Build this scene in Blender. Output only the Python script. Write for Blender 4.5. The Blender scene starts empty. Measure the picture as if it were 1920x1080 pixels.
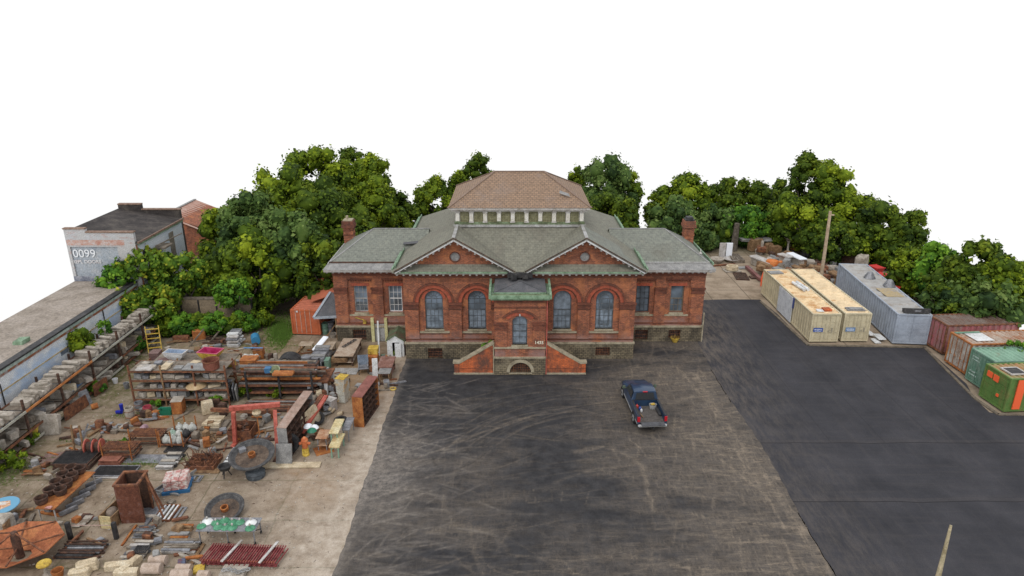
import bpy, bmesh, math, random
import numpy as np
from mathutils import Vector, Matrix
from mathutils.geometry import tessellate_polygon
R=math.radians
random.seed(7); rng=np.random.default_rng(7)
SC=bpy.context.scene
# ---------------------------------------------------------------- camera
F=1303.68; PITCH=R(19.6); CAMH=24.0
cam=bpy.data.cameras.new('camera'); camo=bpy.data.objects.new('camera',cam)
SC.collection.objects.link(camo); SC.camera=camo
camo.location=(0,0,CAMH); camo.rotation_euler=(R(90)-PITCH,0,0)
cam.sensor_width=36; cam.lens=36*F/1920; cam.clip_end=2000; cam.clip_start=.3
# ---------------------------------------------------------------- sky and sun
w=bpy.data.worlds.new('World'); SC.world=w; w.use_nodes=True
nt=w.node_tree; nt.nodes.clear()
o=nt.nodes.new('ShaderNodeOutputWorld'); ad=nt.nodes.new('ShaderNodeAddShader')
b1=nt.nodes.new('ShaderNodeBackground'); b2=nt.nodes.new('ShaderNodeBackground')
sk=nt.nodes.new('ShaderNodeTexSky'); sk.sky_type='NISHITA'; sk.sun_disc=False
sk.sun_elevation=R(58); sk.sun_rotation=R(200)
b1.inputs[1].default_value=.05
b2.inputs[0].default_value=(1,1,1,1); b2.inputs[1].default_value=1.0   # bright even overcast
nt.links.new(sk.outputs[0],b1.inputs[0]); nt.links.new(b1.outputs[0],ad.inputs[0]); nt.links.new(b2.outputs[0],ad.inputs[1]); nt.links.new(ad.outputs[0],o.inputs[0])
sl=bpy.data.lights.new('sun','SUN'); sl.energy=1.0; sl.angle=R(16); sl.color=(1,.97,.92)
so=bpy.data.objects.new('sun',sl); SC.collection.objects.link(so)
so.rotation_euler=(R(40),0,R(-18))
SC.view_settings.view_transform='Standard'; SC.view_settings.look='None'; SC.view_settings.gamma=1
SC.view_settings.exposure=0.0; SC.view_settings.use_curve_mapping=False
SC.cycles.max_bounces=5; SC.cycles.diffuse_bounces=3

cP,sP=math.cos(PITCH),math.sin(PITCH)
def G(px,py,z=0.0):
    """photo pixel -> place on the level z"""
    u=(px-960)/F; v=(py-540)/F
    t=(z-CAMH)/(-sP-v*cP)
    return Vector((u*t,(cP-v*sP)*t,z))
def V(px,py,Y):
    u=(px-960)/F; v=(py-540)/F
    t=Y/(cP-v*sP)
    return Vector((u*t,Y,CAMH+(-sP-v*cP)*t))
# ---------------------------------------------------------------- materials
MATS={}
def nodes(name):
    m=bpy.data.materials.new(name); m.use_nodes=True; n=m.node_tree
    return m,n,n.nodes['Principled BSDF']
def rgba(c): return (c[0],c[1],c[2],1)
def ramp(n,stops,fac):
    r=n.nodes.new('ShaderNodeValToRGB'); e=r.color_ramp.elements
    e[0].position=stops[0][0]; e[0].color=rgba(stops[0][1]); e[1].position=stops[-1][0]; e[1].color=rgba(stops[-1][1])
    for p,c in stops[1:-1]: x=e.new(p); x.color=rgba(c)
    n.links.new(fac,r.inputs[0]); return r.outputs[0]
def noise(n,vec,scale,detail=4,rough=.6,dist=0):
    t=n.nodes.new('ShaderNodeTexNoise'); t.inputs['Scale'].default_value=scale; t.inputs['Detail'].default_value=detail
    t.inputs['Roughness'].default_value=rough; t.inputs['Distortion'].default_value=dist
    if vec is not None: n.links.new(vec,t.inputs['Vector'])
    return t.outputs[0]
def mix(n,a,b,f,mode='MIX'):
    x=n.nodes.new('ShaderNodeMix'); x.data_type='RGBA'; x.blend_type=mode
    def put(s,v):
        if isinstance(v,(int,float)): s.default_value=v
        elif isinstance(v,tuple): s.default_value=rgba(v)
        else: n.links.new(v,s)
    put(x.inputs[0],f); put(x.inputs[6],a); put(x.inputs[7],b); return x.outputs[2]
def math_(n,op,a,b=0.0,c=None,clamp=False):
    x=n.nodes.new('ShaderNodeMath'); x.operation=op; x.use_clamp=clamp
    for i,v in enumerate((a,b,c)):
        if v is None: continue
        if isinstance(v,(int,float)): x.inputs[i].default_value=v
        else: n.links.new(v,x.inputs[i])
    return x.outputs[0]
def mapping(n,vec,sc=(1,1,1),rot=(0,0,0)):
    x=n.nodes.new('ShaderNodeMapping'); x.inputs['Scale'].default_value=sc; x.inputs['Rotation'].default_value=rot
    n.links.new(vec,x.inputs[0]); return x.outputs[0]
def bump(n,b,h,dist=.02,st=.6):
    x=n.nodes.new('ShaderNodeBump'); x.inputs['Distance'].default_value=dist; x.inputs['Strength'].default_value=st
    n.links.new(h,x.inputs['Height']); n.links.new(x.outputs[0],b.inputs['Normal'])
def wpos(n):
    g=n.nodes.new('ShaderNodeNewGeometry'); return g.outputs['Position']
def mat(name,cols,scale=2.5,rough=.8,metal=0,bd=.02,spec=.3,ramp_pos=None):
    """weathered surface: colours mixed by two noises in place"""
    if name in MATS: return MATS[name]
    m,n,b=nodes(name); p=wpos(n)
    f=noise(n,p,scale,8,.72,.3)
    k=len(cols); ps=ramp_pos or [ .33+.34*i/(k-1) for i in range(k)]
    c=ramp(n,list(zip(ps,cols)),f)
    g=noise(n,p,scale*9,3,.7)
    c=mix(n,c,ramp(n,[(.3,(.55,.55,.55)),(.7,(1.35,1.35,1.35))],g),.75,'MULTIPLY')
    n.links.new(c,b.inputs['Base Color']); b.inputs['Roughness'].default_value=rough; b.inputs['Metallic'].default_value=metal
    b.inputs['Specular IOR Level'].default_value=spec
    if bd: bump(n,b,g,bd)
    MATS[name]=m; return m
def flat(name,c,rough=.5,metal=0):
    if name in MATS: return MATS[name]
    m,n,b=nodes(name); b.inputs['Base Color'].default_value=rgba(c); b.inputs['Roughness'].default_value=rough; b.inputs['Metallic'].default_value=metal
    MATS[name]=m; return m
def courses(name,c1,c2,mortar,bw,bh,ms,dirt,dscale=.5,dpos=(.5,.72),off=.5,var=None,rough=.85,bd=.012,damt=.8,extra=None,rows=False):
    m,n,b=nodes(name); uv=n.nodes.new('ShaderNodeUVMap').outputs[0]; p=wpos(n)
    t=n.nodes.new('ShaderNodeTexBrick'); n.links.new(uv,t.inputs['Vector'])
    t.inputs['Color1'].default_value=rgba(c1); t.inputs['Color2'].default_value=rgba(c2); t.inputs['Mortar'].default_value=rgba(mortar)
    t.inputs['Scale'].default_value=1; t.inputs['Mortar Size'].default_value=ms; t.inputs['Brick Width'].default_value=bw; t.inputs['Row Height'].default_value=bh
    t.offset=off; t.inputs['Mortar Smooth'].default_value=.3
    c=t.outputs[0]
    v=noise(n,p,3.5,9,.78)
    c=mix(n,c,ramp(n,[(.3,(.5,.5,.5)),(.5,(1,1,1)),(.7,(1.45,1.4,1.3))],v),.8,'MULTIPLY')
    if rows: c=mix(n,c,ramp(n,[(.35,(.55,.55,.55)),(.5,(1,1,1)),(.65,(1.4,1.35,1.3))],noise(n,mapping(n,p,(1.3,1.3,6)),2.6,6,.8)),.75,'MULTIPLY')
    if var: 
        v2=noise(n,p,.8,5,.6); c=mix(n,c,var,math_(n,'MULTIPLY',ramp(n,[(.52,(0,0,0)),(.68,(1,1,1))],v2),.6))
    d=noise(n,mapping(n,p,(1,1,.6)),dscale,8,.75)
    c=mix(n,c,dirt,math_(n,'MULTIPLY',ramp(n,[(dpos[0],(0,0,0)),(dpos[1],(1,1,1))],d),damt))
    if extra: c=extra(n,c,p)
    n.links.new(c,b.inputs['Base Color']); b.inputs['Roughness'].default_value=rough; b.inputs['Specular IOR Level'].default_value=.2
    bump(n,b,math_(n,'SUBTRACT',noise(n,p,20,3),t.outputs[1]),bd)
    MATS[name]=m; return m
def zmask(n,p,z0,z1):
    s=n.nodes.new('ShaderNodeSeparateXYZ'); n.links.new(p,s.inputs[0])
    x=n.nodes.new('ShaderNodeMapRange'); n.links.new(s.outputs[2],x.inputs[0]); x.inputs[1].default_value=z0; x.inputs[2].default_value=z1
    return x.outputs[0],s
def brick_extra(n,c,p):
    # pale lime bloom low on the wall over the stone course, soot band under the eaves
    m1,s=zmask(n,p,2.5,1.7)
    k=math_(n,'MULTIPLY',m1,ramp(n,[(.40,(0,0,0)),(.55,(1,1,1))],noise(n,p,.7,5)))
    c=mix(n,c,(.30,.20,.18),math_(n,'MULTIPLY',k,.7,clamp=True))
    return c
BRICK=courses('red_brick',(.43,.142,.07),(.25,.088,.052),(.14,.085,.062),.26,.10,.018,(.075,.045,.036),.7,(.50,.74),var=(.54,.20,.08),extra=brick_extra,damt=.85,rows=True)
BRICKD=courses('soot_dark_brick',(.26,.085,.048),(.15,.055,.036),(.07,.042,.034),.22,.075,.012,(.05,.035,.03),.8,(.5,.7))
BRICKO=courses('bright_orange_brick',(.66,.15,.045),(.46,.11,.04),(.22,.10,.06),.26,.10,.014,(.11,.06,.045),.5,(.44,.58),damt=.95)
ARCHB=courses('arch_red_brick',(.44,.095,.05),(.34,.08,.045),(.2,.09,.06),.075,.3,.010,(.12,.05,.04),.8,(.5,.75),damt=.7)
STONE=courses('rough_basement_stone',(.24,.195,.125),(.16,.13,.088),(.07,.058,.042),.33,.15,.022,(.04,.035,.028),.9,(.44,.62),bd=.04,var=(.32,.27,.18))
SLATE=courses('grey_green_slate',(.196,.204,.173),(.180,.187,.158),(.145,.15,.127),.34,.24,.015,(.13,.115,.09),.35,(.5,.75),bd=.01,damt=.6)
SLATEB=courses('brown_grey_slate',(.195,.190,.150),(.180,.174,.138),(.14,.134,.106),.34,.24,.015,(.12,.10,.08),.35,(.5,.75),bd=.01,damt=.6)
TILE=courses('brown_clay_tile',(.275,.182,.120),(.25,.167,.113),(.16,.115,.085),.34,.25,.03,(.23,.19,.17),.5,(.52,.75),bd=.02,damt=.55)
COPPER=mat('copper_green',[(.08,.12,.065),(.18,.27,.17),(.29,.39,.28)],2.2,.7)
COPPERD=mat('copper_mossy',[(.06,.065,.035),(.13,.16,.085),(.23,.30,.19)],2.0,.8)
TRIM=mat('weathered_white_trim',[(.26,.23,.19),(.43,.40,.37),(.56,.54,.52)],2.5,.8)
TRIMG=mat('grey_painted_trim',[(.20,.19,.17),(.33,.32,.30),(.45,.45,.44)],2,.8)
LEAD=mat('lead_grey',[(.15,.145,.14),(.24,.235,.225),(.32,.31,.29)],1.8,.7)
SILL=mat('sandstone_trim',[(.18,.15,.10),(.34,.29,.20),(.42,.37,.27)],2.2,.85)
DKSLATE=mat('dark_slate_flat',[(.07,.07,.075),(.10,.10,.105),(.14,.13,.13)],1.5,.8)
RUST=mat('rust',[(.05,.028,.02),(.17,.07,.038),(.33,.14,.06)],3.5,.85)
RUSTO=mat('orange_rust',[(.16,.05,.02),(.34,.12,.035),(.46,.20,.06)],2.5,.85)
RUSTD=mat('dark_rust',[(.028,.02,.016),(.075,.042,.030),(.16,.08,.05)],3.5,.85)
REDP=mat('faded_red_paint',[(.24,.05,.03),(.42,.10,.07),(.50,.15,.11)],2.5,.6)
STEEL=mat('grey_steel',[(.10,.10,.11),(.22,.22,.23),(.34,.34,.35)],2.5,.55,.3)
DARK=mat('dark_iron',[(.014,.014,.015),(.034,.032,.032),(.075,.07,.066)],3,.6)
STONEP=mat('pale_weathered_stone',[(.20,.17,.135),(.36,.315,.26),(.50,.45,.385)],2.2,.9,bd=.03)
STONEC=mat('cream_stone',[(.32,.25,.16),(.52,.42,.28),(.62,.54,.40)],1.8,.9,bd=.03)
WHITEP=mat('chipped_white_paint',[(.22,.19,.16),(.55,.55,.53),(.72,.72,.71)],2.2,.6,ramp_pos=[.30,.42,.6])
WOOD=mat('old_grey_wood',[(.09,.07,.05),(.19,.155,.12),(.28,.24,.19)],3,.9)
WOODB=mat('brown_wood',[(.10,.055,.03),(.22,.13,.065),(.33,.22,.12)],3,.85)
YEL=mat('worn_yellow_paint',[(.22,.13,.03),(.52,.35,.05),(.62,.46,.12)],2.5,.6)
YPALE=mat('pale_yellow_paint',[(.40,.36,.16),(.58,.54,.27),(.66,.62,.36)],2.5,.7)
RUBBER=mat('black_rubber',[(.012,.012,.013),(.025,.025,.026),(.05,.048,.046)],4,.8)
LIMEST=mat('pinkish_cast_stone',[(.32,.24,.18),(.44,.34,.27),(.50,.41,.34)],5,.9)
GLASSM,_n,_b=nodes('window_glass')
_c=ramp(_n,[(.35,(.07,.08,.09)),(.5,(.12,.145,.17)),(.68,(.19,.235,.29))],noise(_n,wpos(_n),.9,2,.5))
_n.links.new(_c,_b.inputs['Base Color']); _b.inputs['Roughness'].default_value=.12; MATS['window_glass']=GLASSM
GLASSL,_n,_b=nodes('curtain_reflection_glass'); _n.links.new(ramp(_n,[(.35,(.12,.14,.16)),(.5,(.18,.215,.25)),(.68,(.27,.32,.38))],noise(_n,wpos(_n),1.6,3,.6)),_b.inputs['Base Color']); _b.inputs['Roughness'].default_value=.12  # paler bluish glass: curtains and a sky reflection painted into the colour
FRAME=mat('blue_grey_window_paint',[(.05,.055,.06),(.10,.112,.12),(.17,.185,.20)],3,.6)
FRAMED=mat('dark_blue_grey_window_paint',[(.035,.04,.045),(.075,.085,.095),(.13,.14,.15)],3,.6)
# ---------------------------------------------------------------- mesh helpers
class M:
    def __init__(s): s.v=[]; s.f=[]; s.sm=[]; s.tf=Matrix.Identity(4)
    def add(s,vs,fs,smooth=False):
        o=len(s.v); s.v+= [tuple(s.tf@Vector(v)) for v in vs]
        s.f+= [tuple(i+o for i in f) for f in fs]; s.sm+=[smooth]*len(fs); return s
    def box(s,x0,x1,y0,y1,z0,z1,j=0):
        vs=[(x,y,z) for z in (z0,z1) for x,y in ((x0,y0),(x1,y0),(x1,y1),(x0,y1))]
        if j: vs=[(a+random.uniform(-j,j),b+random.uniform(-j,j),c+random.uniform(-j,j)) for a,b,c in vs]
        return s.add(vs,[(3,2,1,0),(4,5,6,7),(0,1,5,4),(1,2,6,5),(2,3,7,6),(3,0,4,7)])
    def block(s,x0,x1,y0,y1,z0,z1,c=.03,j=0.0):
        """box with chamfered edges"""
        c=min(c,(x1-x0)*.3,(y1-y0)*.3,(z1-z0)*.3)
        def ring(e,z): 
            pts=[(x0+e+c,y0+e),(x1-e-c,y0+e),(x1-e,y0+e+c),(x1-e,y1-e-c),(x1-e-c,y1-e),(x0+e+c,y1-e),(x0+e,y1-e-c),(x0+e,y0+e+c)]
            return [(a+random.uniform(-j,j),b+random.uniform(-j,j),z+random.uniform(-j,j)) for a,b in pts]
        return s.loft([ring(c,z0),ring(0,z0+c),ring(0,z1-c),ring(c,z1)],cap=True)
    def loft(s,rings,cap=True,closed=True,smooth=False):
        n=len(rings[0]); vs=[p for r in rings for p in r]; fs=[]
        for i in range(len(rings)-1):
            for k in range(n if closed else n-1):
                a=i*n+k; b=i*n+(k+1)%n; fs.append((a,b,b+n,a+n))
        s.add(vs,fs,smooth)
        if cap:
            o=len(s.v)-len(vs)
            s.f.append(tuple(o+k for k in reversed(range(n)))); s.f.append(tuple(o+(len(rings)-1)*n+k for k in range(n))); s.sm+=[False,False]
        return s
    def bar(s,p,q,w,h=None,up=(0,0,1)):
        h=h or w; p=Vector(p); q=Vector(q); d=(q-p).normalized(); u=Vector(up)
        if abs(d.dot(u))>.97: u=Vector((0,1,0))
        a=d.cross(u).normalized()*w/2; b=a.cross(d).normalized()*h/2
        rs=[[tuple(c+x*a+y*b) for x,y in ((-1,-1),(1,-1),(1,1),(-1,1))] for c in (p,q)]
        return s.loft(rs)
    def tube(s,p,q,r0,r1=None,n=12,cap=True):
        r1=r0 if r1 is None else r1; p=Vector(p); q=Vector(q); d=(q-p).normalized()
        u=Vector((0,0,1)) if abs(d.z)<.9 else Vector((1,0,0))
        a=d.cross(u).normalized(); b=d.cross(a).normalized()
        rs=[[tuple(c+r*(math.cos(t)*a+math.sin(t)*b)) for t in [2*math.pi*k/n for k in range(n)]] for c,r in ((p,r0),(q,r1))]
        return s.loft(rs,cap=cap,smooth=True)
    def lathe(s,prof,n=20,cx=0,cy=0,cap=False,jit=0):
        rs=[[(cx+r*math.cos(2*math.pi*k/n),cy+r*math.sin(2*math.pi*k/n),z) for k in range(n)] for r,z in prof]
        return s.loft(rs,cap=cap,smooth=True)
    def prism(s,poly,z0,z1):
        return s.loft([[(x,y,z) for x,y in poly] for z in (z0,z1)])
    def plate(s,outer,holes,y0,y1):
        """upright plate in XZ with openings; y0 is the face towards the viewer"""
        loops=[outer]+holes; vl=[[Vector((x,z,0)) for x,z in l] for l in loops]
        tri=tessellate_polygon(vl); flat_=[p for l in loops for p in l]; n=len(flat_)
        vs=[(x,y0,z) for x,z in flat_]+[(x,y1,z) for x,z in flat_]; fs=[]
        for t in tri:
            a,b,c=[flat_[i] for i in t]
            ar=(b[0]-a[0])*(c[1]-a[1])-(b[1]-a[1])*(c[0]-a[0])
            t=tuple(t) if ar>0 else tuple(reversed(t))
            fs.append(t); fs.append(tuple(i+n for i in reversed(t)))
        o=0
        for l in loops:
            k=len(l)
            for i in range(k): fs.append((o+i,o+i+n,o+(i+1)%k+n,o+(i+1)%k))
            o+=k
        return s.add(vs,fs)
    def arcring(s,cx,cz,r0,r1,y0,y1,a0=0,a1=180,n=18):
        rs=[]
        for k in range(n+1):
            t=R(a0+(a1-a0)*k/n); c,q=math.cos(t),math.sin(t)
            rs.append([(cx+r0*c,y0,cz+r0*q),(cx+r1*c,y0,cz+r1*q),(cx+r1*c,y1,cz+r1*q),(cx+r0*c,y1,cz+r0*q)])
        return s.loft(rs)
    def mesh(s,name):
        me=bpy.data.meshes.new(name); me.from_pydata(s.v,[],s.f); me.validate()
        bm=bmesh.new(); bm.from_mesh(me); bmesh.ops.recalc_face_normals(bm,faces=bm.faces)
        uvl=bm.loops.layers.uv.new('UVMap')
        for f in bm.faces:
            nn=f.normal; t=Vector((0,0,1)).cross(nn)
            t=Vector((1,0,0)) if t.length<.05 else t.normalized()
            b=nn.cross(t)
            for l in f.loops: l[uvl].uv=(l.vert.co.dot(t),l.vert.co.dot(b))
        bm.to_mesh(me); bm.free()
        if any(s.sm) and len(me.polygons)==len(s.sm):
            me.polygons.foreach_set('use_smooth',s.sm)
            me.set_sharp_from_angle(angle=R(40))
        return me
def mesh_uv_scale(me,k): pass
def link(o): SC.collection.objects.link(o); return o
def tag(o,label=None,cat=None,group=None,kind=None):
    if label: o['label']=label
    if cat: o['category']=cat
    if group: o['group']=group
    if kind: o['kind']=kind
    return o
def T(name,label,cat,loc=(0,0,0),rz=0,group=None,rx=0,ry=0):
    o=link(bpy.data.objects.new(name,None)); o.location=loc; o.rotation_euler=(rx,ry,rz); o.empty_display_size=.3
    return tag(o,label,cat,group)
def P(root,name,m,ma,label=None,kind=None):
    me=m.mesh(name) if isinstance(m,M) else m
    o=link(bpy.data.objects.new(name,me))
    if not me.materials: me.materials.append(ma)
    o.parent=root
    return tag(o,label,None,None,kind)
def S(name,m,ma,label,cat,loc=(0,0,0),rz=0,group=None,kind=None,rx=0,ry=0):
    me=m.mesh(name) if isinstance(m,M) else m
    o=link(bpy.data.objects.new(name,me))
    if not me.materials: me.materials.append(ma)
    o.location=loc; o.rotation_euler=(rx,ry,rz)
    return tag(o,label,cat,group,kind)
def copytree(o,loc=None,rz=None,label=None,parent=None):
    c=link(o.copy())
    if parent: c.parent=parent
    if loc is not None: c.location=loc
    if rz is not None: c.rotation_euler.z=rz
    if label: c['label']=label
    for ch in list(o.children): copytree(ch,parent=c)
    return c
def fr(a,b,z=0):
    """two photo pixels on level z -> left end, heading, length"""
    p=G(*a,z); q=G(*b,z); d=q-p
    return p,math.atan2(d.y,d.x),d.length
def text(root,name,s,size,loc,rot,ma,ext=.004,bold=0):
    cu=bpy.data.curves.new(name,'FONT'); cu.body=s; cu.size=size; cu.extrude=ext; cu.offset=bold
    cu.align_x='CENTER'; cu.align_y='CENTER'
    t=bpy.data.objects.new(name,cu); link(t); bpy.context.view_layer.update()
    me=bpy.data.meshes.new_from_object(t.evaluated_get(bpy.context.evaluated_depsgraph_get())); bpy.data.objects.remove(t)
    me.materials.clear(); me.materials.append(ma)
    o=link(bpy.data.objects.new(name,me)); o.parent=root; o.location=loc; o.rotation_euler=rot; return o
# ---------------------------------------------------------------- ground
def vnoise(X,Y,sx,sy,seed,oct=4):
    r=np.random.default_rng(seed); out=np.zeros_like(X); amp=1;tot=0
    for o_ in range(oct):
        T_=r.random((256,256)); u=X/sx*2**o_+r.random()*100; v=Y/sy*2**o_+r.random()*100
        i=np.floor(u).astype(int); j=np.floor(v).astype(int); fu=u-i; fv=v-j; fu=fu*fu*(3-2*fu); fv=fv*fv*(3-2*fv)
        a=T_[i%256,j%256]; b=T_[(i+1)%256,j%256]; c=T_[i%256,(j+1)%256]; d=T_[(i+1)%256,(j+1)%256]
        out+=amp*((a*(1-fu)+b*fu)*(1-fv)+(c*(1-fu)+d*fu)*fv); tot+=amp; amp*=.55
    return out/tot
def stroke(X,Y,pts,wd,st,seed=0,px=True,rough=.5):
    P_=[G(*p) for p in pts] if px else [Vector((p[0],p[1],0)) for p in pts]
    D=np.full_like(X,1e9); wd=wd*.5; st=st*(.55 if px else .85)
    # smooth the path
    Q=[]
    for k in range(len(P_)-1):
        p0=P_[max(k-1,0)];p1=P_[k];p2=P_[k+1];p3=P_[min(k+2,len(P_)-1)]
        for t in np.linspace(0,1,5)[:-1]:
            Q.append(.5*((2*p1)+(p2-p0)*t+(2*p0-5*p1+4*p2-p3)*t*t+(3*p1-p0-3*p2+p3)*t**3))
    Q.append(P_[-1])
    for a,b in zip(Q[:-1],Q[1:]):
        dx,dy=b.x-a.x,b.y-a.y; L=dx*dx+dy*dy+1e-9
        t=np.clip(((X-a.x)*dx+(Y-a.y)*dy)/L,0,1)
        D=np.minimum(D,np.hypot(X-a.x-t*dx,Y-a.y-t*dy))
    n=vnoise(X,Y,.5,.5,seed+50,3)
    return st*np.exp(-(D/wd)**2)*np.clip((n-.5+rough)*1.6,0,1)
def blob(X,Y,px,rx,ry,st):
    c=G(*px); return st*np.exp(-((X-c.x)/rx)**2-((Y-c.y)/ry)**2)
def sheet(name,x0,x1,y0,y1,step,z,ma,chans,edge=None):
    nx=int((x1-x0)/step)+1; ny=int((y1-y0)/step)+1
    X,Y=np.meshgrid(np.linspace(x0,x1,nx),np.linspace(y0,y1,ny))
    A,B=X.copy(),Y.copy()
    C=chans(X,Y)
    if edge: A,B=edge(X,Y)
    me=bpy.data.meshes.new(name)
    vs=np.stack([A.ravel(),B.ravel(),np.full(A.size,z)],1)
    idx=np.arange(nx*ny).reshape(ny,nx)
    fs=np.stack([idx[:-1,:-1].ravel(),idx[:-1,1:].ravel(),idx[1:,1:].ravel(),idx[1:,:-1].ravel()],1)
    me.vertices.add(len(vs)); me.vertices.foreach_set('co',vs.ravel())
    me.loops.add(fs.size); me.loops.foreach_set('vertex_index',fs.ravel().astype(np.int32))
    me.polygons.add(len(fs)); me.polygons.foreach_set('loop_start',np.arange(0,fs.size,4,dtype=np.int32)); me.update(calc_edges=True)
    at=me.color_attributes.new('wear','FLOAT_COLOR','POINT')
    at.data.foreach_set('color',np.stack([np.clip(c,0,1).ravel() for c in C]+[np.ones(X.size)],1).astype(np.float32).ravel())
    me.materials.append(ma); o=link(bpy.data.objects.new(name,me)); o['kind']='structure'; return o
def wear(n):
    a=n.nodes.new('ShaderNodeVertexColor'); a.layer_name='wear'; s=n.nodes.new('ShaderNodeSeparateColor'); n.links.new(a.outputs[0],s.inputs[0]); return s.outputs
# old dusty asphalt
def m_old():
    m,n,b=nodes('dusty_old_asphalt'); p=wpos(n); wv=wear(n)
    c=ramp(n,[(.35,(.021,.021,.023)),(.65,(.046,.045,.047))],noise(n,p,1.2,8,.7))
    f=noise(n,mapping(n,p,(.5,2.2,1),(0,0,.1)),2.2,9,.75,.4); f2=noise(n,mapping(n,p,(2.5,.6,1),(0,0,-.35)),2.0,9,.75,.4)
    f3=noise(n,mapping(n,p,(.35,3.0,1),(0,0,.05)),5.0,9,.8,.3); f4=noise(n,p,9,6,.85)
    k=math_(n,'MULTIPLY',wv[0],ramp(n,[(.34,(0,0,0)),(.60,(1,1,1))],math_(n,'MAXIMUM',f,f2)))
    k=math_(n,'MULTIPLY',k,ramp(n,[(.36,(.25,.25,.25)),(.56,(1.25,1.25,1.25))],math_(n,'MAXIMUM',f3,math_(n,'MULTIPLY',f4,.96))))
    c=mix(n,c,(.25,.20,.148),k)
    k2=math_(n,'MULTIPLY',wv[1],ramp(n,[(.32,(.1,.1,.1)),(.62,(1,1,1))],noise(n,p,3,8,.75)))
    c=mix(n,c,(.30,.26,.22),k2)
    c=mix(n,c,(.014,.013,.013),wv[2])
    g=noise(n,p,26,4,.8); c=mix(n,c,ramp(n,[(.3,(.6,.6,.6)),(.7,(1.4,1.4,1.4))],g),.7,'MULTIPLY')
    n.links.new(c,b.inputs['Base Color']); b.inputs['Roughness'].default_value=.9; b.inputs['Specular IOR Level'].default_value=.15; bump(n,b,g,.006)
    return m
def ch_old(X,Y):
    n1=vnoise(X,Y,5,2.2,1); n2=vnoise(X,Y,2.2,.8,2); n3=vnoise(X,Y,9,7,3)
    east=np.clip((X-3)/9,0,1)
    near=np.clip((38-Y)/14,0,1)
    d=(n1*.6+n2*.4-.42)*2.2+.42*east+.12*near-.12*np.clip((Y-40)/8,0,1)*(1-east)
    d=np.clip(d,.05,.60)*(.5+.6*n3)*(.62+.38*east)
    for i,(pts,wd,st) in enumerate([
      ([(850,830),(900,812),(960,795),(1010,775),(1080,762),(1160,752)],.22,.6),([(760,868),(860,830),(930,800),(1000,780),(1100,770)],.16,.5),
      ([(1080,848),(1130,838),(1200,870),(1215,920),(1225,955)],.35,.7),([(1130,838),(1085,850)],.2,.8),([(1200,870),(1100,885),(1040,905)],.25,.5),
      ([(620,1050),(700,1040),(800,1050),(880,1062)],.3,.4),([(900,1045),(980,1042),(1060,1052),(1140,1046),(1260,1050)],.12,.8),
      ([(960,1075),(1020,1070),(1100,1078)],.1,.8),([(1060,1055),(1075,1078)],.1,.7),([(850,1040),(870,1060),(890,1075)],.1,.6),([(895,1040),(925,1068),(960,1080)],.1,.6),
      ([(984,918),(988,942),(1010,942)],.06,.9),([(1000,918),(1004,940)],.05,.8),([(1035,918),(1036,940)],.05,.8),([(1055,920),(1052,940)],.05,.7),([(1104,922),(1098,945)],.05,.9),([(990,942),(1090,936)],.05,.4),
      ([(1300,700),(1360,790),(1420,870),(1480,960),(1530,1040)],.5,.6),([(1270,690),(1330,760),(1390,850),(1440,940)],.35,.5),
      ([(1250,760),(1330,735),(1380,740)],.3,.5),([(1290,820),(1360,840),(1420,850)],.4,.6),([(1310,880),(1420,890),(1480,905)],.3,.5),([(1350,860),(1400,900),(1440,935),(1470,990)],.18,.7),
      ([(1280,1000),(1400,1010),(1520,1025)],.25,.6),([(1260,1060),(1380,1070),(1560,1062)],.25,.6),([(1290,960),(1350,975),(1460,970)],.2,.5),
      ([(1180,825),(1200,840),(1215,860)],.08,.8),([(1235,815),(1245,840)],.08,.7),([(800,1000),(860,985),(920,1000),(950,1030)],.3,.5),([(870,860),(830,930),(860,1000)],.3,.3),
      ([(820,640+90),(835,870),(825,1000),(840,1060)],.05,.35),([(860,800),(850,900),(845,1000)],.05,.3),([(880,980),(890,1040),(905,1078)],.2,.5)]):
        d=d+stroke(X,Y,pts,wd,st,i)
    rs=np.random.default_rng(21); x0,y0=X[0,0],Y[0,0]; st_=X[0,1]-X[0,0]; sy_=Y[1,0]-Y[0,0]
    def scratch(A,x,y,a,L,wd,stg,curv):
        n_=max(4,int(L/.5)); px_,py_=x,y
        for q in range(n_):
            l=L/n_; qx,qy=px_+l*math.cos(a),py_+l*math.sin(a); a+=curv*l
            m_=wd*2.5; i0=max(0,int((min(px_,qx)-m_-x0)/st_)); i1=int((max(px_,qx)+m_-x0)/st_)+2; j0=max(0,int((min(py_,qy)-m_-y0)/sy_)); j1=int((max(py_,qy)+m_-y0)/sy_)+2
            XX=X[j0:j1,i0:i1]; 
            if XX.size:
                YY=Y[j0:j1,i0:i1]; t=np.clip(((XX-px_)*(qx-px_)+(YY-py_)*(qy-py_))/(l*l+1e-9),0,1)
                f=stg*math.sin(math.pi*(q+.7)/(n_+.4))*np.exp(-(np.hypot(XX-px_-t*(qx-px_),YY-py_-t*(qy-py_))/wd)**2)
                A[j0:j1,i0:i1]=np.maximum(A[j0:j1,i0:i1],f)
            px_,py_=qx,qy
    S_=np.zeros_like(X)
    for k in range(1700):
        x=rs.uniform(-8.2,15.3); y=rs.uniform(22,52); e=np.clip((x-2)/8,0,1); dens=.25+.75*e+(.35 if y<30 else 0)
        if rs.random()>dens: continue
        u=rs.random()
        if e>.5 and u<.25: a_=1.45+rs.normal(0,.15)      # along the eastern edge
        elif u<.45: a_=rs.normal(0,.5)
        else: a_=.05+rs.normal(0,.12)+.02*(x-3)*(1 if y>38 else -.5)
        scratch(S_,x,y,a_,rs.uniform(.5,4.5)*(1.5 if e<.5 else 1),rs.uniform(.04,.10),(.12+.7*rs.random()**2.2)*(.45+.55*e),rs.normal(0,.04))
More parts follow.
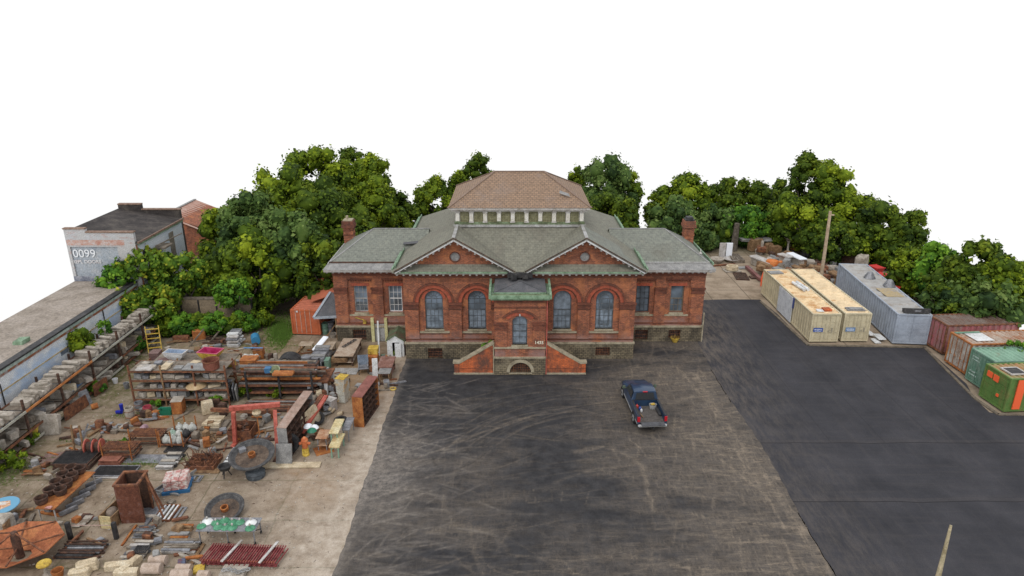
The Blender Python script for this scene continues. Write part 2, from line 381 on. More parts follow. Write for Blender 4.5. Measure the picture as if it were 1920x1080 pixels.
    for k in range(34):   # long sweeping wheel tracks through the middle
        cx=rs.uniform(4,9); r_=rs.uniform(6,15); an=rs.uniform(1.9,2.9); x=cx+r_*math.cos(an); y=33+r_*.9*math.sin(an)
        scratch(S_,x,y,an-math.pi/2,rs.uniform(4,10),rs.uniform(.04,.09),rs.uniform(.15,.5),-1/r_)
    d=d*.8+S_*.55*(.4+1.1*vnoise(X,Y,4,3,31))
    W2=np.zeros_like(X)
    for k in range(260):
        x=-8.4+abs(rs.normal(0,2.2)); y=rs.uniform(24,46); scratch(W2,x,y,rs.normal(.15,.5),rs.uniform(.6,3),rs.uniform(.05,.10),rs.uniform(.1,.45),rs.normal(0,.1))
    white=blob(X,Y,(720,860),2.6,3.2,.75)+blob(X,Y,(690,930),2.0,3.0,.35)+np.exp(-((X+8.45)/.35)**2)*.55
    for i,(pts,wd,st) in enumerate([([(700,868),(790,838),(870,812)],.14,.7),([(690,885),(740,862),(800,852),(820,830)],.16,.7),([(745,905),(750,850),(765,800),(770,740)],.14,.45),
        ([(700,920),(760,890),(790,870)],.2,.5),([(640,1040),(700,950),(720,880)],.2,.4),([(720,885),(760,880),(800,870),(840,850)],.12,.5),([(660,990),(780,960),(900,955),(1000,965)],.22,.3),([(1100,640),(1320,700)],.2,.1)]):
        white=white+stroke(X,Y,pts,wd,st,i+40)
    white*= .55+.7*vnoise(X,Y,1.2,1.2,9)
    white=white*.8+W2
    dark=0*X
    for i,(pts,wd,st) in enumerate([([(812,860),(815,870),(820,872)],.2,.8),([(768,884),(785,883)],.16,.9),([(770,861),(790,860)],.12,.7),([(810,889),(845,884),(885,868),(910,850)],.1,.6),([(840,950),(910,948),(990,955)],.1,.3),([(700,1050),(730,1055),(780,1050)],.3,.5),([(1018,700),(1028,740)],.04,.8),([(905,700),(898,740)],.04,.4),([(1080,880),(1130,990),(1240,1100)],.05,.35)]):
        dark=dark+stroke(X,Y,pts,wd,st,i+70,rough=.8)
    # darker strip at the foot of the building
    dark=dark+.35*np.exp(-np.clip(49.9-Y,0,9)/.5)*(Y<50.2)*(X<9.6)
    return d,np.clip(white,0,.75),np.clip(dark,0,.8)
OLD=m_old()
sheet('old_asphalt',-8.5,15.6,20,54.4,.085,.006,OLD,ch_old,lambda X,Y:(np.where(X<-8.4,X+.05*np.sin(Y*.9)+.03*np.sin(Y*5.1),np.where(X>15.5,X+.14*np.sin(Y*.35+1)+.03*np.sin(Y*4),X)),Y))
# newer asphalt
def m_new():
    m,n,b=nodes('fresh_asphalt'); p=wpos(n)
    c=ramp(n,[(.3,(.026,.026,.030)),(.7,(.052,.050,.055))],noise(n,p,.35,8,.65))
    st=noise(n,mapping(n,p,(.12,2.2,1)),1.2,6,.6); st2=noise(n,mapping(n,p,(2.0,.12,1),(0,0,-.12)),1.2,6,.6)
    c=mix(n,c,(.085,.073,.066),math_(n,'MULTIPLY',ramp(n,[(.5,(0,0,0)),(.75,(1,1,1))],math_(n,'MAXIMUM',st,st2)),.22))
    q,s=zmask(n,p,0,1); x=s.outputs[0]; y=s.outputs[1]
    # dusty towards the old surface and the back entrance
    dx=n.nodes.new('ShaderNodeMapRange'); n.links.new(x,dx.inputs[0]); dx.inputs[1].default_value=21; dx.inputs[2].default_value=15.5
    dy=n.nodes.new('ShaderNodeMapRange'); n.links.new(y,dy.inputs[0]); dy.inputs[1].default_value=40; dy.inputs[2].default_value=58
    sc=noise(n,mapping(n,p,(1.6,.35,1),(0,0,.15)),1.6,8,.75)
    k=math_(n,'MULTIPLY',math_(n,'MULTIPLY',dx.outputs[0],math_(n,'ADD',dy.outputs[0],.35)),ramp(n,[(.42,(0,0,0)),(.7,(1,1,1))],sc),clamp=True)
    c=mix(n,c,(.17,.14,.11),k)
    # roller seams across the lay
    for pos,ax in ((38.15,y),(32.2,y)):
        wob=math_(n,'ADD',ax,math_(n,'MULTIPLY',noise(n,mapping(n,p,(.25,.0,0)),1,2),.5))
        d=math_(n,'ABSOLUTE',math_(n,'SUBTRACT',wob,pos+.25))
        c=mix(n,c,(.012,.012,.014),math_(n,'MULTIPLY',math_(n,'LESS_THAN',d,.035),.8))
        d2=math_(n,'SUBTRACT',wob,pos+.25)
        c=mix(n,c,(.11,.09,.075),math_(n,'MULTIPLY',math_(n,'MULTIPLY',math_(n,'GREATER_THAN',d2,.0),math_(n,'LESS_THAN',d2,.35)),.10))
    for pos in (20.2,23.6,27.0,30.4,37.5):
        d=math_(n,'ABSOLUTE',math_(n,'SUBTRACT',x,pos)); 
        c=mix(n,c,(.017,.017,.02),math_(n,'MULTIPLY',math_(n,'MULTIPLY',math_(n,'LESS_THAN',d,.04),math_(n,'GREATER_THAN',y,38.2)),.3))
    g=noise(n,p,30,4,.8); c=mix(n,c,ramp(n,[(.3,(.65,.65,.65)),(.7,(1.35,1.35,1.35))],g),.7,'MULTIPLY')
    n.links.new(c,b.inputs['Base Color']); b.inputs['Roughness'].default_value=.88; b.inputs['Specular IOR Level'].default_value=.18; bump(n,b,g,.006)
    return m
NEW=m_new()
def polysheet(name,pts,z,ma):
    m=M(); tri=tessellate_polygon([[Vector((x,y,0)) for x,y in pts]])
    m.add([(x,y,z) for x,y in pts],[tuple(t) for t in tri]); o=P(None,name,m,ma,kind='structure')
    return o
east_edge=[(15.55,12)]+[(15.55+.14*math.sin(y*.35+1)+.03*math.sin(y*4),y) for y in np.arange(13,54.4,.4)]+[(15.95,54.4),(15.95,59.8),(16.6,63.2),(18.7,63.9),(21,64.05),(24.36,64.0),(24.7,60),(24.75,53.25),(30,53.0),(34.3,52.7),(34.0,49.6),(33.7,46.2),(32.9,44.0),(32.7,42.0),(33.4,41.6),(42.4,41.5),(42.4,12)]
polysheet('new_asphalt',east_edge,.012,NEW)
# bare ground under everything: tan concrete slab with joints, dirt towards the trees
def m_back():
    m,n,b=nodes('tan_concrete_yard'); p=wpos(n)
    c=ramp(n,[(.35,(.19,.145,.10)),(.5,(.29,.225,.16)),(.68,(.36,.29,.215))],noise(n,p,.5,8,.7))
    q,s=zmask(n,p,0,1); x=s.outputs[0]; y=s.outputs[1]
    for ax,ps in ((y,(66.8,70.9,75,79)),(x,(19.7,23.5,28))):
        for v in ps: c=mix(n,c,(.11,.085,.06),math_(n,'MULTIPLY',math_(n,'LESS_THAN',math_(n,'ABSOLUTE',math_(n,'SUBTRACT',ax,v)),.05),.8))
    dy=n.nodes.new('ShaderNodeMapRange'); n.links.new(y,dy.inputs[0]); dy.inputs[1].default_value=78; dy.inputs[2].default_value=83
    c=mix(n,c,(.05,.055,.022),math_(n,'MULTIPLY',dy.outputs[0],ramp(n,[(.3,(.3,.3,.3)),(.5,(1,1,1))],noise(n,p,.6,6,.7))))
    g=noise(n,p,14,5,.8); c=mix(n,c,ramp(n,[(.3,(.65,.65,.65)),(.7,(1.3,1.3,1.3))],g),.7,'MULTIPLY')
    n.links.new(c,b.inputs['Base Color']); b.inputs['Roughness'].default_value=.92; b.inputs['Specular IOR Level'].default_value=.15; bump(n,b,g,.01)
    return m
polysheet('ground',[(-37.65,12),(42.4,12),(42.4,56),(46,62),(50,72),(46,84),(40,90),(-28,90),(-33,80),(-37.65,72)],-.012,m_back())
# junk yard surface
def m_yard():
    m,n,b=nodes('worn_yard_concrete'); p=wpos(n); wv=wear(n)
    c=ramp(n,[(.30,(.115,.082,.055)),(.48,(.235,.180,.128)),(.66,(.345,.28,.21))],noise(n,p,.9,10,.76))
    q_,s_=zmask(n,p,0,1)
    for ax,ps,ws in ((s_.outputs[1],(27.1,30.6,34.2,38,42,46.1,50),.6),(s_.outputs[0],(-12.6,-17.2,-22.1,-26.8),.5)):
        for v in ps: c=mix(n,c,(.09,.085,.045),math_(n,'MULTIPLY',math_(n,'LESS_THAN',math_(n,'ABSOLUTE',math_(n,'SUBTRACT',math_(n,'ADD',ax,math_(n,'MULTIPLY',noise(n,p,.6,3),.4)),v+.2)),.04),ws))
    c=mix(n,c,(.27,.165,.085),math_(n,'MULTIPLY',wv[1],ramp(n,[(.35,(.2,.2,.2)),(.6,(1,1,1))],noise(n,p,2.2,7,.75))))
    c=mix(n,c,(.50,.43,.35),math_(n,'MULTIPLY',wv[0],ramp(n,[(.36,(.1,.1,.1)),(.64,(.9,.9,.9))],noise(n,p,1.6,10,.75))))
    c=mix(n,c,(.075,.085,.02),math_(n,'MULTIPLY',wv[2],ramp(n,[(.42,(0,0,0)),(.6,(1,1,1))],noise(n,p,2.8,7,.8))))
    c=mix(n,c,(.06,.05,.04),math_(n,'MULTIPLY',ramp(n,[(.60,(0,0,0)),(.72,(1,1,1))],noise(n,p,1.7,8,.8)),.35))
    g=noise(n,p,18,5,.85); c=mix(n,c,ramp(n,[(.3,(.6,.6,.6)),(.7,(1.35,1.35,1.35))],g),.8,'MULTIPLY')
    n.links.new(c,b.inputs['Base Color']); b.inputs['Roughness'].default_value=.93; b.inputs['Specular IOR Level'].default_value=.12; bump(n,b,g,.012)
    return m
def ch_yard(X,Y):
    n1=vnoise(X,Y,4,4,11); n2=vnoise(X,Y,1.5,1.5,12)
    white=np.clip((X+17)/8,0,1)*np.clip((46-Y)/8,0,1)*(.25+.9*n1)+ .8*np.exp(-((X+8.9)/.9)**2)*(n2*1.2)
    for i,(pts,wd) in enumerate([([(560,905),(600,885),(640,870)],.12),([(470,1000),(540,940),(560,905)],.15),([(520,1060),(600,1000),(680,880)],.5),([(640,1060),(700,880),(735,760)],.4)]): white=white+stroke(X,Y,pts,wd,.7,i+90)
    white=np.clip(white*(.55+.9*vnoise(X,Y,.9,.45,77,5)),0,1)
    brown=blob(X,Y,(650,695),3.0,4.0,1)+blob(X,Y,(560,885),1.0,.6,.7)+blob(X,Y,(590,920),1.8,1.6,.55)+blob(X,Y,(290,800),3.0,1.5,.8)+blob(X,Y,(720,740),1.4,4,.5)+blob(X,Y,(660,690),1,1,.4)+.5*np.clip(n1-.55,0,1)+blob(X,Y,(470,650),6,1.5,.35)+blob(X,Y,(200,700),2,4,.2)
    moss=.25*np.clip((n2-.6)*4,0,1)*(Y<50)
    for px,rx,ry,s in (((525,625),1.7,3.6,1.6),((540,600),1.5,3.5,1.6),((5,885),2.2,2.0,1.3),((25,870),2.8,.5,1),((70,858),2.5,.3,1),((260,870),1.6,.7,1.1),((330,880-20),1.2,.5,.8),((240,778),1.8,.5,1),((335,765),1,.6,.8),((100,925),1.2,.3,.7),((420,770),2,.5,.6),((60,995),2,.8,.6),((150,1060),3,.3,.5),((380,893),.7,.4,.6),((430,975),.9,.3,.6),((460,650),8,.8,.5),((230,700),1.5,4,.6),((240,660),2.0,2.5,1),((350,720),5,2.5,.8),((470,730),4,2.5,.5),((210,740),1,1.5,.7),((330,790),1.0,.3,.7),((160,827),2.4,.25,.8),((245,860-32),1.2,.2,.8),((420,690),8,2,.4)):
        moss=moss+blob(X,Y,px,rx,ry,s)
    moss=moss+np.exp(-((X+30.5)/.9)**2)*(.9*n1)
    return white,brown,moss
sheet('yard_ground',-37.6,-8.45,20,62,.13,0.0,m_yard(),ch_yard)
# ---------------------------------------------------------------- brick building
BX=.6
bld=T('brick_building','two tone red brick public building with arched windows, slate roofs and a clerestory','building',(BX,0,0))
def arch(cx,hw,z0,zs,n=12):
    return [(cx-hw,z0),(cx+hw,z0)]+[(cx+hw*math.cos(R(180*k/n)),zs+hw*math.sin(R(180*k/n))) for k in range(n+1)]
def seg(cx,hw,z0,zs,rise,n=8):
    r=(hw*hw+rise*rise)/(2*rise); a=math.asin(hw/r)
    return [(cx-hw,z0),(cx+hw,z0)]+[(cx+r*math.sin(a-2*a*k/n),zs+rise-r+r*math.cos(a-2*a*k/n)) for k in range(n+1)]
def rect(x0,x1,z0,z1): return [(x0,z0),(x1,z0),(x1,z1),(x0,z1)]
FY=50.6; WY=54.0; PY=47.7; BK=66.4
wc=[-6.7,-3.34,3.34,6.65]
# main block
m=M().plate(rect(-9,9,1.42,7.25),[arch(c,1.12 if False else 1.18,2.05,4.75,16) for c in wc],FY,FY+.14)
P(bld,'front_wall',m,BRICK)
m=M().plate(rect(-8.99,8.99,1.42,7.24),[arch(c,.70,2.5,5.02,14) for c in wc],FY+.142,FY+.5)
P(bld,'recessed_wall',m,BRICK)
P(bld,'side_wall',M().box(-9,-8.6,FY+.5,BK,0,7.25),BRICK); P(bld,'side_wall',M().box(8.6,9,FY+.5,BK,0,7.25),BRICK); P(bld,'rear_wall',M().box(-8.6,8.6,BK-.4,BK,0,7.25),BRICK)
# basement
m=M().plate(rect(-9.06,9.06,0,1.3),[rect(-7.3,-6.15,.02,.92),rect(6.05,7.2,.25,1.0)],FY-.08,FY+.45); P(bld,'basement_wall',m,STONE)
m=M().box(-9.12,9.12,FY-.16,FY+.142,1.3,1.44); P(bld,'water_table',m,SILL)
P(bld,'band_course',M().box(-9.03,9.03,FY-.05,FY-.002,1.62,1.74),BRICKD)
for x0,x1,z0,z1 in ((-7.3,-6.15,.02,.92),(6.05,7.2,.25,1.0)):
    g=M()
    for k in range(9): x=x0+.06+(x1-x0-.12)*k/8; g.box(x-.011,x+.011,FY+.02,FY+.05,z0,z1)
    for k in range(4): z=z0+(z1-z0)*(k+.5)/4; g.box(x0,x1,FY+.051,FY+.07,z-.018,z+.018)
    w_=P(bld,'basement_window',g,RUST); P(w_,'opening',M().box(x0,x1,FY+.3,FY+.32,z0,z1),DARK)
# piers with corbelled capitals
for c,hw in ((-8.45,.55),(-5.02,.48),(-1.95,.25),(1.95,.25),(5.0,.46),(8.4,.6)):
    f=P(bld,'pier',M().box(c-hw,c+hw,FY-.10,FY-.003,1.74,4.22),BRICK)
    m=M().box(c-hw-.05,c+hw+.05,FY-.16,FY-.003,4.26,4.36).box(c-hw-.02,c+hw+.02,FY-.12,FY-.003,4.35,4.63).box(c-hw-.08,c+hw+.08,FY-.20,FY-.003,4.621,4.80)
    P(f,'capital',m,BRICKD)
for c in wc:
    P(bld,'arch_ring',M().arcring(c,4.80,1.18,1.44,FY-.05,FY-.003,0,180,24),ARCHB)
    P(bld,'hood_mould',M().arcring(c,4.80,1.441,1.60,FY-.12,FY-.003,0,180,24),BRICKD)
    P(bld,'inner_arch_ring',M().arcring(c,5.02,.705,.93,FY+.10,FY+.141,0,180,20),ARCHB)
    P(bld,'inner_edge_mould',M().arcring(c,4.80,1.09,1.179,FY+.04,FY+.141,0,180,24),BRICKD)
    P(bld,'window_sill',M().box(c-1.17,c+1.17,FY-.02,FY+.141,2.2,2.32).box(c-.76,c+.76,FY+.02,FY+.30,2.38,2.5),SILL)
def arched_window(c,style):
    FRM=FRAMED if style==1 else FRAME
    fr_=M().plate(arch(c,.70,2.5,5.02,14),[arch(c,.62,2.6,5.02,14)],FY+.28,FY+.36)
    w_=P(bld,'window',fr_,FRM)
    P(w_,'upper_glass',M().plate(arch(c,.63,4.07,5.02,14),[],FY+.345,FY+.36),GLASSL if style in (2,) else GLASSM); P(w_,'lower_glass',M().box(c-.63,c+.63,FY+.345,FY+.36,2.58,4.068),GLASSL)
    mu=M()
    mu.box(c-.63,c+.63,FY+.30,FY+.345,4.05,4.13)
    for x in (-.21,.21) if style!=2 else (): mu.box(c+x-.018,c+x+.018,FY+.31,FY+.345,4.13,5.05)
    for x in (-.31,0,.31): mu.box(c+x-.016,c+x+.016,FY+.31,FY+.345,2.6,4.05)
    for z in (3.1,3.58): mu.box(c-.63,c+.63,FY+.315,FY+.345,z-.015,z+.015)
    if style!=2: mu.box(c-.63,c+.63,FY+.315,FY+.345,4.55,4.58); mu.box(c-.63,c+.63,FY+.312,FY+.345,4.98,5.02)
    if style in (0,1):
        mu.arcring(c,5.02,.2,.23,FY+.318,FY+.345,0,180,10)
        for a in (30,60,90,120,150): t=R(a); mu.bar((c+.23*math.cos(t),FY+.33,5.02+.23*math.sin(t)),(c+.63*math.cos(t),FY+.33,5.02+.63*math.sin(t)),.03,.025)
    if style==3: mu.arcring(c,4.98,.36,.42,FY+.29,FY+.345,0,180,14).box(c-.42,c-.36,FY+.29,FY+.345,2.8,4.98).box(c+.36,c+.42,FY+.29,FY+.345,2.8,4.98).box(c-.36,c+.36,FY+.29,FY+.345,2.8,2.86)
    P(w_,'glazing_bars',mu,FRM)
for i,c in enumerate(wc): arched_window(c,i)
# main cornice
m=M().box(-9.05,9.05,FY-.06,FY-.003,6.85,7.0).box(-9.08,9.08,FY-.10,FY-.003,7.001,7.25); P(bld,'frieze',m,BRICKD)
EZ=7.5
m=M().box(-9.5,9.5,FY-.55,FY+.05,7.27,7.38).box(-9.6,9.6,FY-.68,FY+.05,7.381,EZ)
m.box(-9.6,-9.002,FY+.05,BK+.6,7.27,EZ).box(9.002,9.6,FY+.05,BK+.6,7.27,EZ).box(-9,9,BK+.002,BK+.6,7.27,EZ); P(bld,'cornice',m,TRIM)
br=M()
for k in range(38):
    x=-9.35+18.7*k/37; br.box(x-.07,x+.07,FY-.5,FY-.1,7.14,7.268)
P(bld,'modillions',br,TRIM,kind='stuff')
# main roof : frustum up to the clerestory
CX=5.1; CY0=53.7; CY1=61.6; CZ=10.1
def frustum(m,o,i,z0,z1):
    a=[(o[0],o[2],z0),(o[1],o[2],z0),(o[1],o[3],z0),(o[0],o[3],z0)]; b=[(i[0],i[2],z1),(i[1],i[2],z1),(i[1],i[3],z1),(i[0],i[3],z1)]
    return m.loft([a,b])
P(bld,'main_roof',frustum(M(),(-9.75,9.75,FY-.75,BK+.7),(-CX,CX,CY0,CY1),EZ+.005,CZ),SLATEB)
# green gutters on the side eaves
for s in (-1,1):
    x=s*9.75; m=M().bar((x-s*.25,FY-.3,EZ+.22),(x-s*.25,BK+.5,EZ+.22),.07,.30).bar((x-s*.02,FY-.3,EZ+.08),(x-s*.02,BK+.5,EZ+.08),.12,.14)
    P(bld,'side_gutter',m,COPPER)
# gables
GC=(-4.93,4.93); GH=4.06; GZ=10.1
for gi,c in enumerate(GC):
    y0=FY-.95
    gr=P(bld,'gable',M().plate([(c-3.55,EZ+.28),(c+3.55,EZ+.28),(c,EZ+.28+3.55*(GZ-EZ)/(GH+.3))],[[(c+.36*math.cos(R(20*k)),8.52+.36*math.sin(R(20*k))) for k in range(18)]],FY-.1,FY+.1),BRICK)
    e0=(-GH-.55,EZ-.02); pk=(0,GZ); n_=.16
    # roof planes with thickness
    for s in (-1,1):
        ring=lambda y:[(c+s*(GH+.55),y,EZ-.05),(c,y,GZ+.0),(c,y,GZ+.14),(c+s*(GH+.55),y,EZ+.10)]
        P(gr,'gable_roof',M().loft([ring(y0),ring(CY0-.02)]),SLATEB if not(gi==1 and s==1) else SLATE)
    P(gr,'ridge_cap',M().bar((c,y0,GZ+.16),(c,CY0-.05,GZ+.16),.24,.06),TRIMG)
    # tympanum
    P(gr,'roundel',M().tube((c,FY-.02,8.52),(c,FY+.06,8.52),.355,n=20),LEAD)
    P(gr,'roundel_ring',M().arcring(c,8.52,.355,.43,FY-.15,FY-.08,0,360,24),BRICKD)
    rk=M(); md=M()
    for s in (-1,1):
        a=Vector((c+s*(GH+.45),y0+.05,EZ+.0)); b=Vector((c,y0+.05,GZ-.06)); d=(b-a).normalized(); nn=Vector((0,0,1))
        up=Vector((-s*d.z*0,0,1))
        rk.bar(a,b,.10,.11,up=(0,0,1)); rk.bar(a+Vector((0,.3,-.06)),b+Vector((0,.3,-.06)),.5,.08)
        for k in range(10):
            q=a.lerp(b,.08+.86*k/9)+Vector((0,.33,-.22)); md.box(q.x-.06,q.x+.06,q.y-.24,q.y+.2,q.z-.02,q.z+.09)
    P(gr,'raking_cornice',rk,mat('pale_cornice_paint',[(.34,.32,.30),(.55,.54,.53),(.66,.66,.66)],2.2,.8)); P(gr,'brackets',md,TRIM,kind='stuff')
    P(gr,'raking_edge',M().bar((c-GH-.5,y0,EZ+.12),(c,y0,GZ+.13),.05,.06).bar((c+GH+.5,y0,EZ+.12),(c,y0,GZ+.13),.05,.06),RUSTD)
    # sloping copper ledge on the pediment base, mossy, with shadow in its dark colour
    P(gr,'copper_ledge',M().loft([[(c-GH-.3,FY-.72,EZ+.01),(c-GH+.1,FY-.1,EZ+.18),(c-GH+.1,FY-.1,EZ+.01)],[(c+GH+.3,FY-.72,EZ+.01),(c+GH-.1,FY-.1,EZ+.18),(c+GH-.1,FY-.1,EZ+.01)]]),COPPERD)
    P(gr,'ledge_edge',M().box(c-GH-.45,c+GH+.45,FY-.75,FY-.66,EZ-.1,EZ+.03),COPPER)
    P(gr,'dark_moulding',M().box(c-3.9,c+3.9,FY-.3,FY-.1,EZ+.18,EZ+.3),TRIMG)
P(bld,'drain_head',M().box(-.95,.95,FY-1.0,FY-.2,EZ-.35,EZ+.02).box(-.7,-.25,FY-1.2,FY-.95,EZ-.45,EZ-.05).box(.2,.6,FY-1.15,FY-.95,EZ-.4,EZ-.1).tube((0,FY-.9,EZ-.2),(.0,FY-.6,6.35),.06,n=8),DARK)
# clerestory
m=M().box(-CX,CX,CY0,CY1,CZ-1.2,11.5); P(bld,'clerestory_wall',m,TRIMG)
P(bld,'clerestory_ledge',M().box(-CX-.12,CX+.12,CY0-.22,CY0-.003,CZ-.02,CZ+.16).box(-CX-.06,CX+.06,CY0-.1,CY0-.003,CZ-.3,CZ-.021),TRIMG)
P(bld,'clerestory_plinth',M().box(-CX-.05,CX+.05,CY0-.14,CY0-.003,CZ+.161,CZ+.36),COPPERD)
CWIN=mat('olive_painted_glazing',[(.09,.085,.045),(.16,.15,.085),(.24,.225,.14)],4,.6)
for k in range(9):
    x=-CX+.28+(2*CX-.56)*(k+.5)/9; w_=P(bld,'clerestory_window',M().box(x-.38,x+.38,CY0-.03,CY0-.003,10.47,11.28),CWIN)
    mu=M()
    for i in range(5): mu.box(x-.38+.19*i-.012,x-.38+.19*i+.012,CY0-.05,CY0-.031,10.47,11.28)
    for i in range(5): z=10.47+.2*i; mu.box(x-.38,x+.38,CY0-.05,CY0-.031,z-.012,z+.012)
    P(w_,'glazing_bars',mu,mat('olive_bars',[(.16,.15,.07),(.26,.24,.12),(.33,.31,.18)],4,.7))
for k in range(10):
    x=-CX+.2+(2*CX-.4)*k/9; f=P(bld,'pilaster',M().box(x-.15,x+.15,CY0-.16,CY0-.003,10.47,11.36),mat('cream_white_paint',[(.42,.38,.31),(.60,.57,.50),(.68,.66,.61)],3,.75)); P(f,'capital',M().box(x-.19,x+.19,CY0-.2,CY0-.003,11.2,11.3),TRIM); P(f,'base_block',M().box(x-.19,x+.19,CY0-.2,CY0-.161,10.42,10.54),TRIM if k%3 else COPPERD)
P(bld,'clerestory_cornice',M().box(-CX-.25,CX+.25,CY0-.3,CY1+.2,11.36,11.52).box(-CX-.42,CX+.42,CY0-.48,CY1+.4,11.521,11.68),TRIM)
bz=11.685; hw=CX+.5; ry0,ry1=CY0-.55,CY1+.45; ym=(ry0+ry1)/2; rl=2.05; rz=13.75
m=M(); vs=[(-hw,ry0,bz),(hw,ry0,bz),(hw,ry1,bz),(-hw,ry1,bz),(-rl,ym,rz),(rl,ym,rz)]
m.add(vs,[(0,1,5,4),(1,2,5),(2,3,4,5),(3,0,4),(3,2,1,0)]); P(bld,'upper_roof',m,TILE)
rc=M()
for a,b in ((0,4),(1,5),(2,5),(3,4),(4,5)): rc.bar(Vector(vs[a])+Vector((0,0,.03)),Vector(vs[b])+Vector((0,0,.03)),.18,.06)
P(bld,'upper_ridge_caps',rc,mat('grey_brown_ridge',[(.17,.12,.09),(.22,.15,.11),(.25,.18,.14)],3,.8))
P(bld,'missing_tile_patch',M().add([(3.15,ry0+1.35,bz+.9),(4.0,ry0+1.0,bz+.67),(3.9,ry0+1.3,bz+.87),(3.2,ry0+1.6,bz+1.07)],[(0,1,2,3)]),LEAD)
# wings
for s in (-1,1):
    X0,X1=(9.0,15.3) if s>0 else (-15.3,-9.0)
    ws=[10.26,13.1] if s>0 else [-13.15,-10.28]
    hwn=.55
    m=M().plate(rect(X0+(0 if s>0 else .0),X1,1.42,6.35),[rect(w_-1.0,w_+1.0,2.3,5.5) for w_ in ws],WY,WY+.12); P(bld,'wing_front_wall',m,BRICK)
    m=M().plate(rect(X0+.01,X1-.01,1.42,6.34),[rect(w_-hwn,w_+hwn,2.6,4.93) for w_ in ws],WY+.122,WY+.5); P(bld,'wing_recessed_wall',m,BRICK)
    xo=X1 if s>0 else X0
    P(bld,'wing_side_wall',M().box(min(xo,xo-s*.4),max(xo,xo-s*.4),WY+.5,WY+6.2,0,6.35).box(X0,X1,WY+5.8,WY+6.19,0,6.34),BRICK)
    hl=[rect(9.75,10.85,.12,1.08),rect(12.6,13.6,.25,1.05)] if s>0 else [rect(-14.0,-12.9,.1,1.1)]
    if s<0: hl.append(rect(-12.15,-11.3,.0,1.28))
    P(bld,'wing_basement_wall',M().plate(rect(X0-(.06 if s<0 else 0),X1+(.06 if s>0 else 0),-.01,1.3),hl,WY-.08,WY+.4),STONE)
    P(bld,'wing_water_table',M().box(X0-(.1 if s<0 else 0),X1+(.1 if s>0 else 0),WY-.14,WY+.12,1.3,1.44),SILL)
    for h in hl[:2] if s>0 else hl[:1]:
        x0,x1,z0,z1=h[0][0],h[1][0],h[0][1],h[2][1]; g=M()
        for k in range(7): x=x0+.06+(x1-x0-.12)*k/6; g.box(x-.011,x+.011,WY+.02,WY+.05,z0,z1)
        for k in range(3): z=z0+(z1-z0)*(k+.5)/3; g.box(x0,x1,WY+.051,WY+.07,z-.018,z+.018)
        w_=P(bld,'basement_window',g,RUST); P(w_,'opening',M().box(x0,x1,WY+.3,WY+.32,z0,z1),DARK)
    P(bld,'wing_band_course',M().box(X0-(.03 if s<0 else 0),X1+(.03 if s>0 else 0),WY-.05,WY-.002,1.6,1.72),BRICKD)
    for i,w_ in enumerate(ws):
        P(bld,'window_sill',M().box(w_-1.0,w_+1.0,WY-.04,WY+.3,2.3,2.42).box(w_-.6,w_+.6,WY+.02,WY+.3,2.421,2.58),SILL)
        dn=M()
        for k in range(10): x=w_-.93+1.86*k/9; dn.box(x-.05,x+.05,WY+.0,WY+.121,5.33,5.497)
        P(bld,'corbel_table',dn,BRICKD,kind='stuff'); P(bld,'panel_head',M().box(w_-1.04,w_+1.04,WY-.05,WY-.002,5.5,5.6),BRICKD)
        P(bld,'window_lintel',M().box(w_-.75,w_+.75,WY+.06,WY+.12,4.935,5.17),ARCHB)
        F2=[TRIMG,WHITEP,FRAMED,mat('brown_window_paint',[(.09,.075,.055),(.17,.14,.10),(.22,.19,.15)],3,.7)][i+(2 if s>0 else 0)]
        wf=P(bld,'window',M().plate(rect(w_-hwn,w_+hwn,2.6,4.93),[rect(w_-hwn+.07,w_+hwn-.07,2.68,4.86)],WY+.26,WY+.34),F2)
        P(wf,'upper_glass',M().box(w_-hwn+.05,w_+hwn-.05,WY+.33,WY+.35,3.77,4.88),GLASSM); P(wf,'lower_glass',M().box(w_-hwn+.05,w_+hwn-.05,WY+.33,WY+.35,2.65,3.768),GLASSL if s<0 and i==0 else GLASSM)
        mu=M().box(w_-hwn+.06,w_+hwn-.06,WY+.27,WY+.33,3.73,3.81)
        for x in (-.17,.17): 
            mu.box(w_+x-.016,w_+x+.016,WY+.29,WY+.33,2.68,3.73)
            if not(s>0 and i==1): mu.box(w_+x-.016,w_+x+.016,WY+.29,WY+.33,3.81,4.86)
        for z in (3.2,4.3): 
            if not(s>0 and i==1 and z>4): mu.box(w_-hwn+.06,w_+hwn-.06,WY+.295,WY+.33,z-.015,z+.015)
        if s<0 and i==0: P(wf,'white_blind',M().box(w_-hwn+.09,w_+hwn-.09,WY+.315,WY+.328,2.7,3.45),FRAME)
        P(wf,'glazing_bars',mu,F2)
    for c,h2 in (((11.66,.45),(14.75,.52)) if s>0 else ((-14.75,.52),(-11.72,.45))):
        f=P(bld,'pier',M().box(c-h2,c+h2,WY-.08,WY-.003,1.72,4.28),BRICK); P(f,'capital',M().box(c-h2-.05,c+h2+.05,WY-.14,WY-.003,4.3,4.4).box(c-h2-.02,c+h2+.02,WY-.1,WY-.003,4.39,4.69).box(c-h2-.08,c+h2+.08,WY-.18,WY-.003,4.681,4.82),BRICKD)
    a0,a1=(X0,X1+.02) if s>0 else (X0-.02,X1)
    P(bld,'wing_frieze',M().box(a0,a1,WY-.06,WY-.003,5.85,5.98).box(a0,a1,WY-.1,WY-.003,5.981,6.35),BRICKD)
    o0,o1=(9.0,15.8) if s>0 else (-15.8,-9.0); wb=WY+7.0
    P(bld,'wing_cornice',M().box(o0,o1,WY-.72,wb,6.36,6.46).box(o0,o1,WY-.8,wb+.1,6.461,6.6),TRIM)
    md=M()
    for k in range(14): x=o0+.2+(o1-o0-.5)*k/13; md.box(x-.07,x+.07,WY-.55,WY-.12,6.23,6.358)
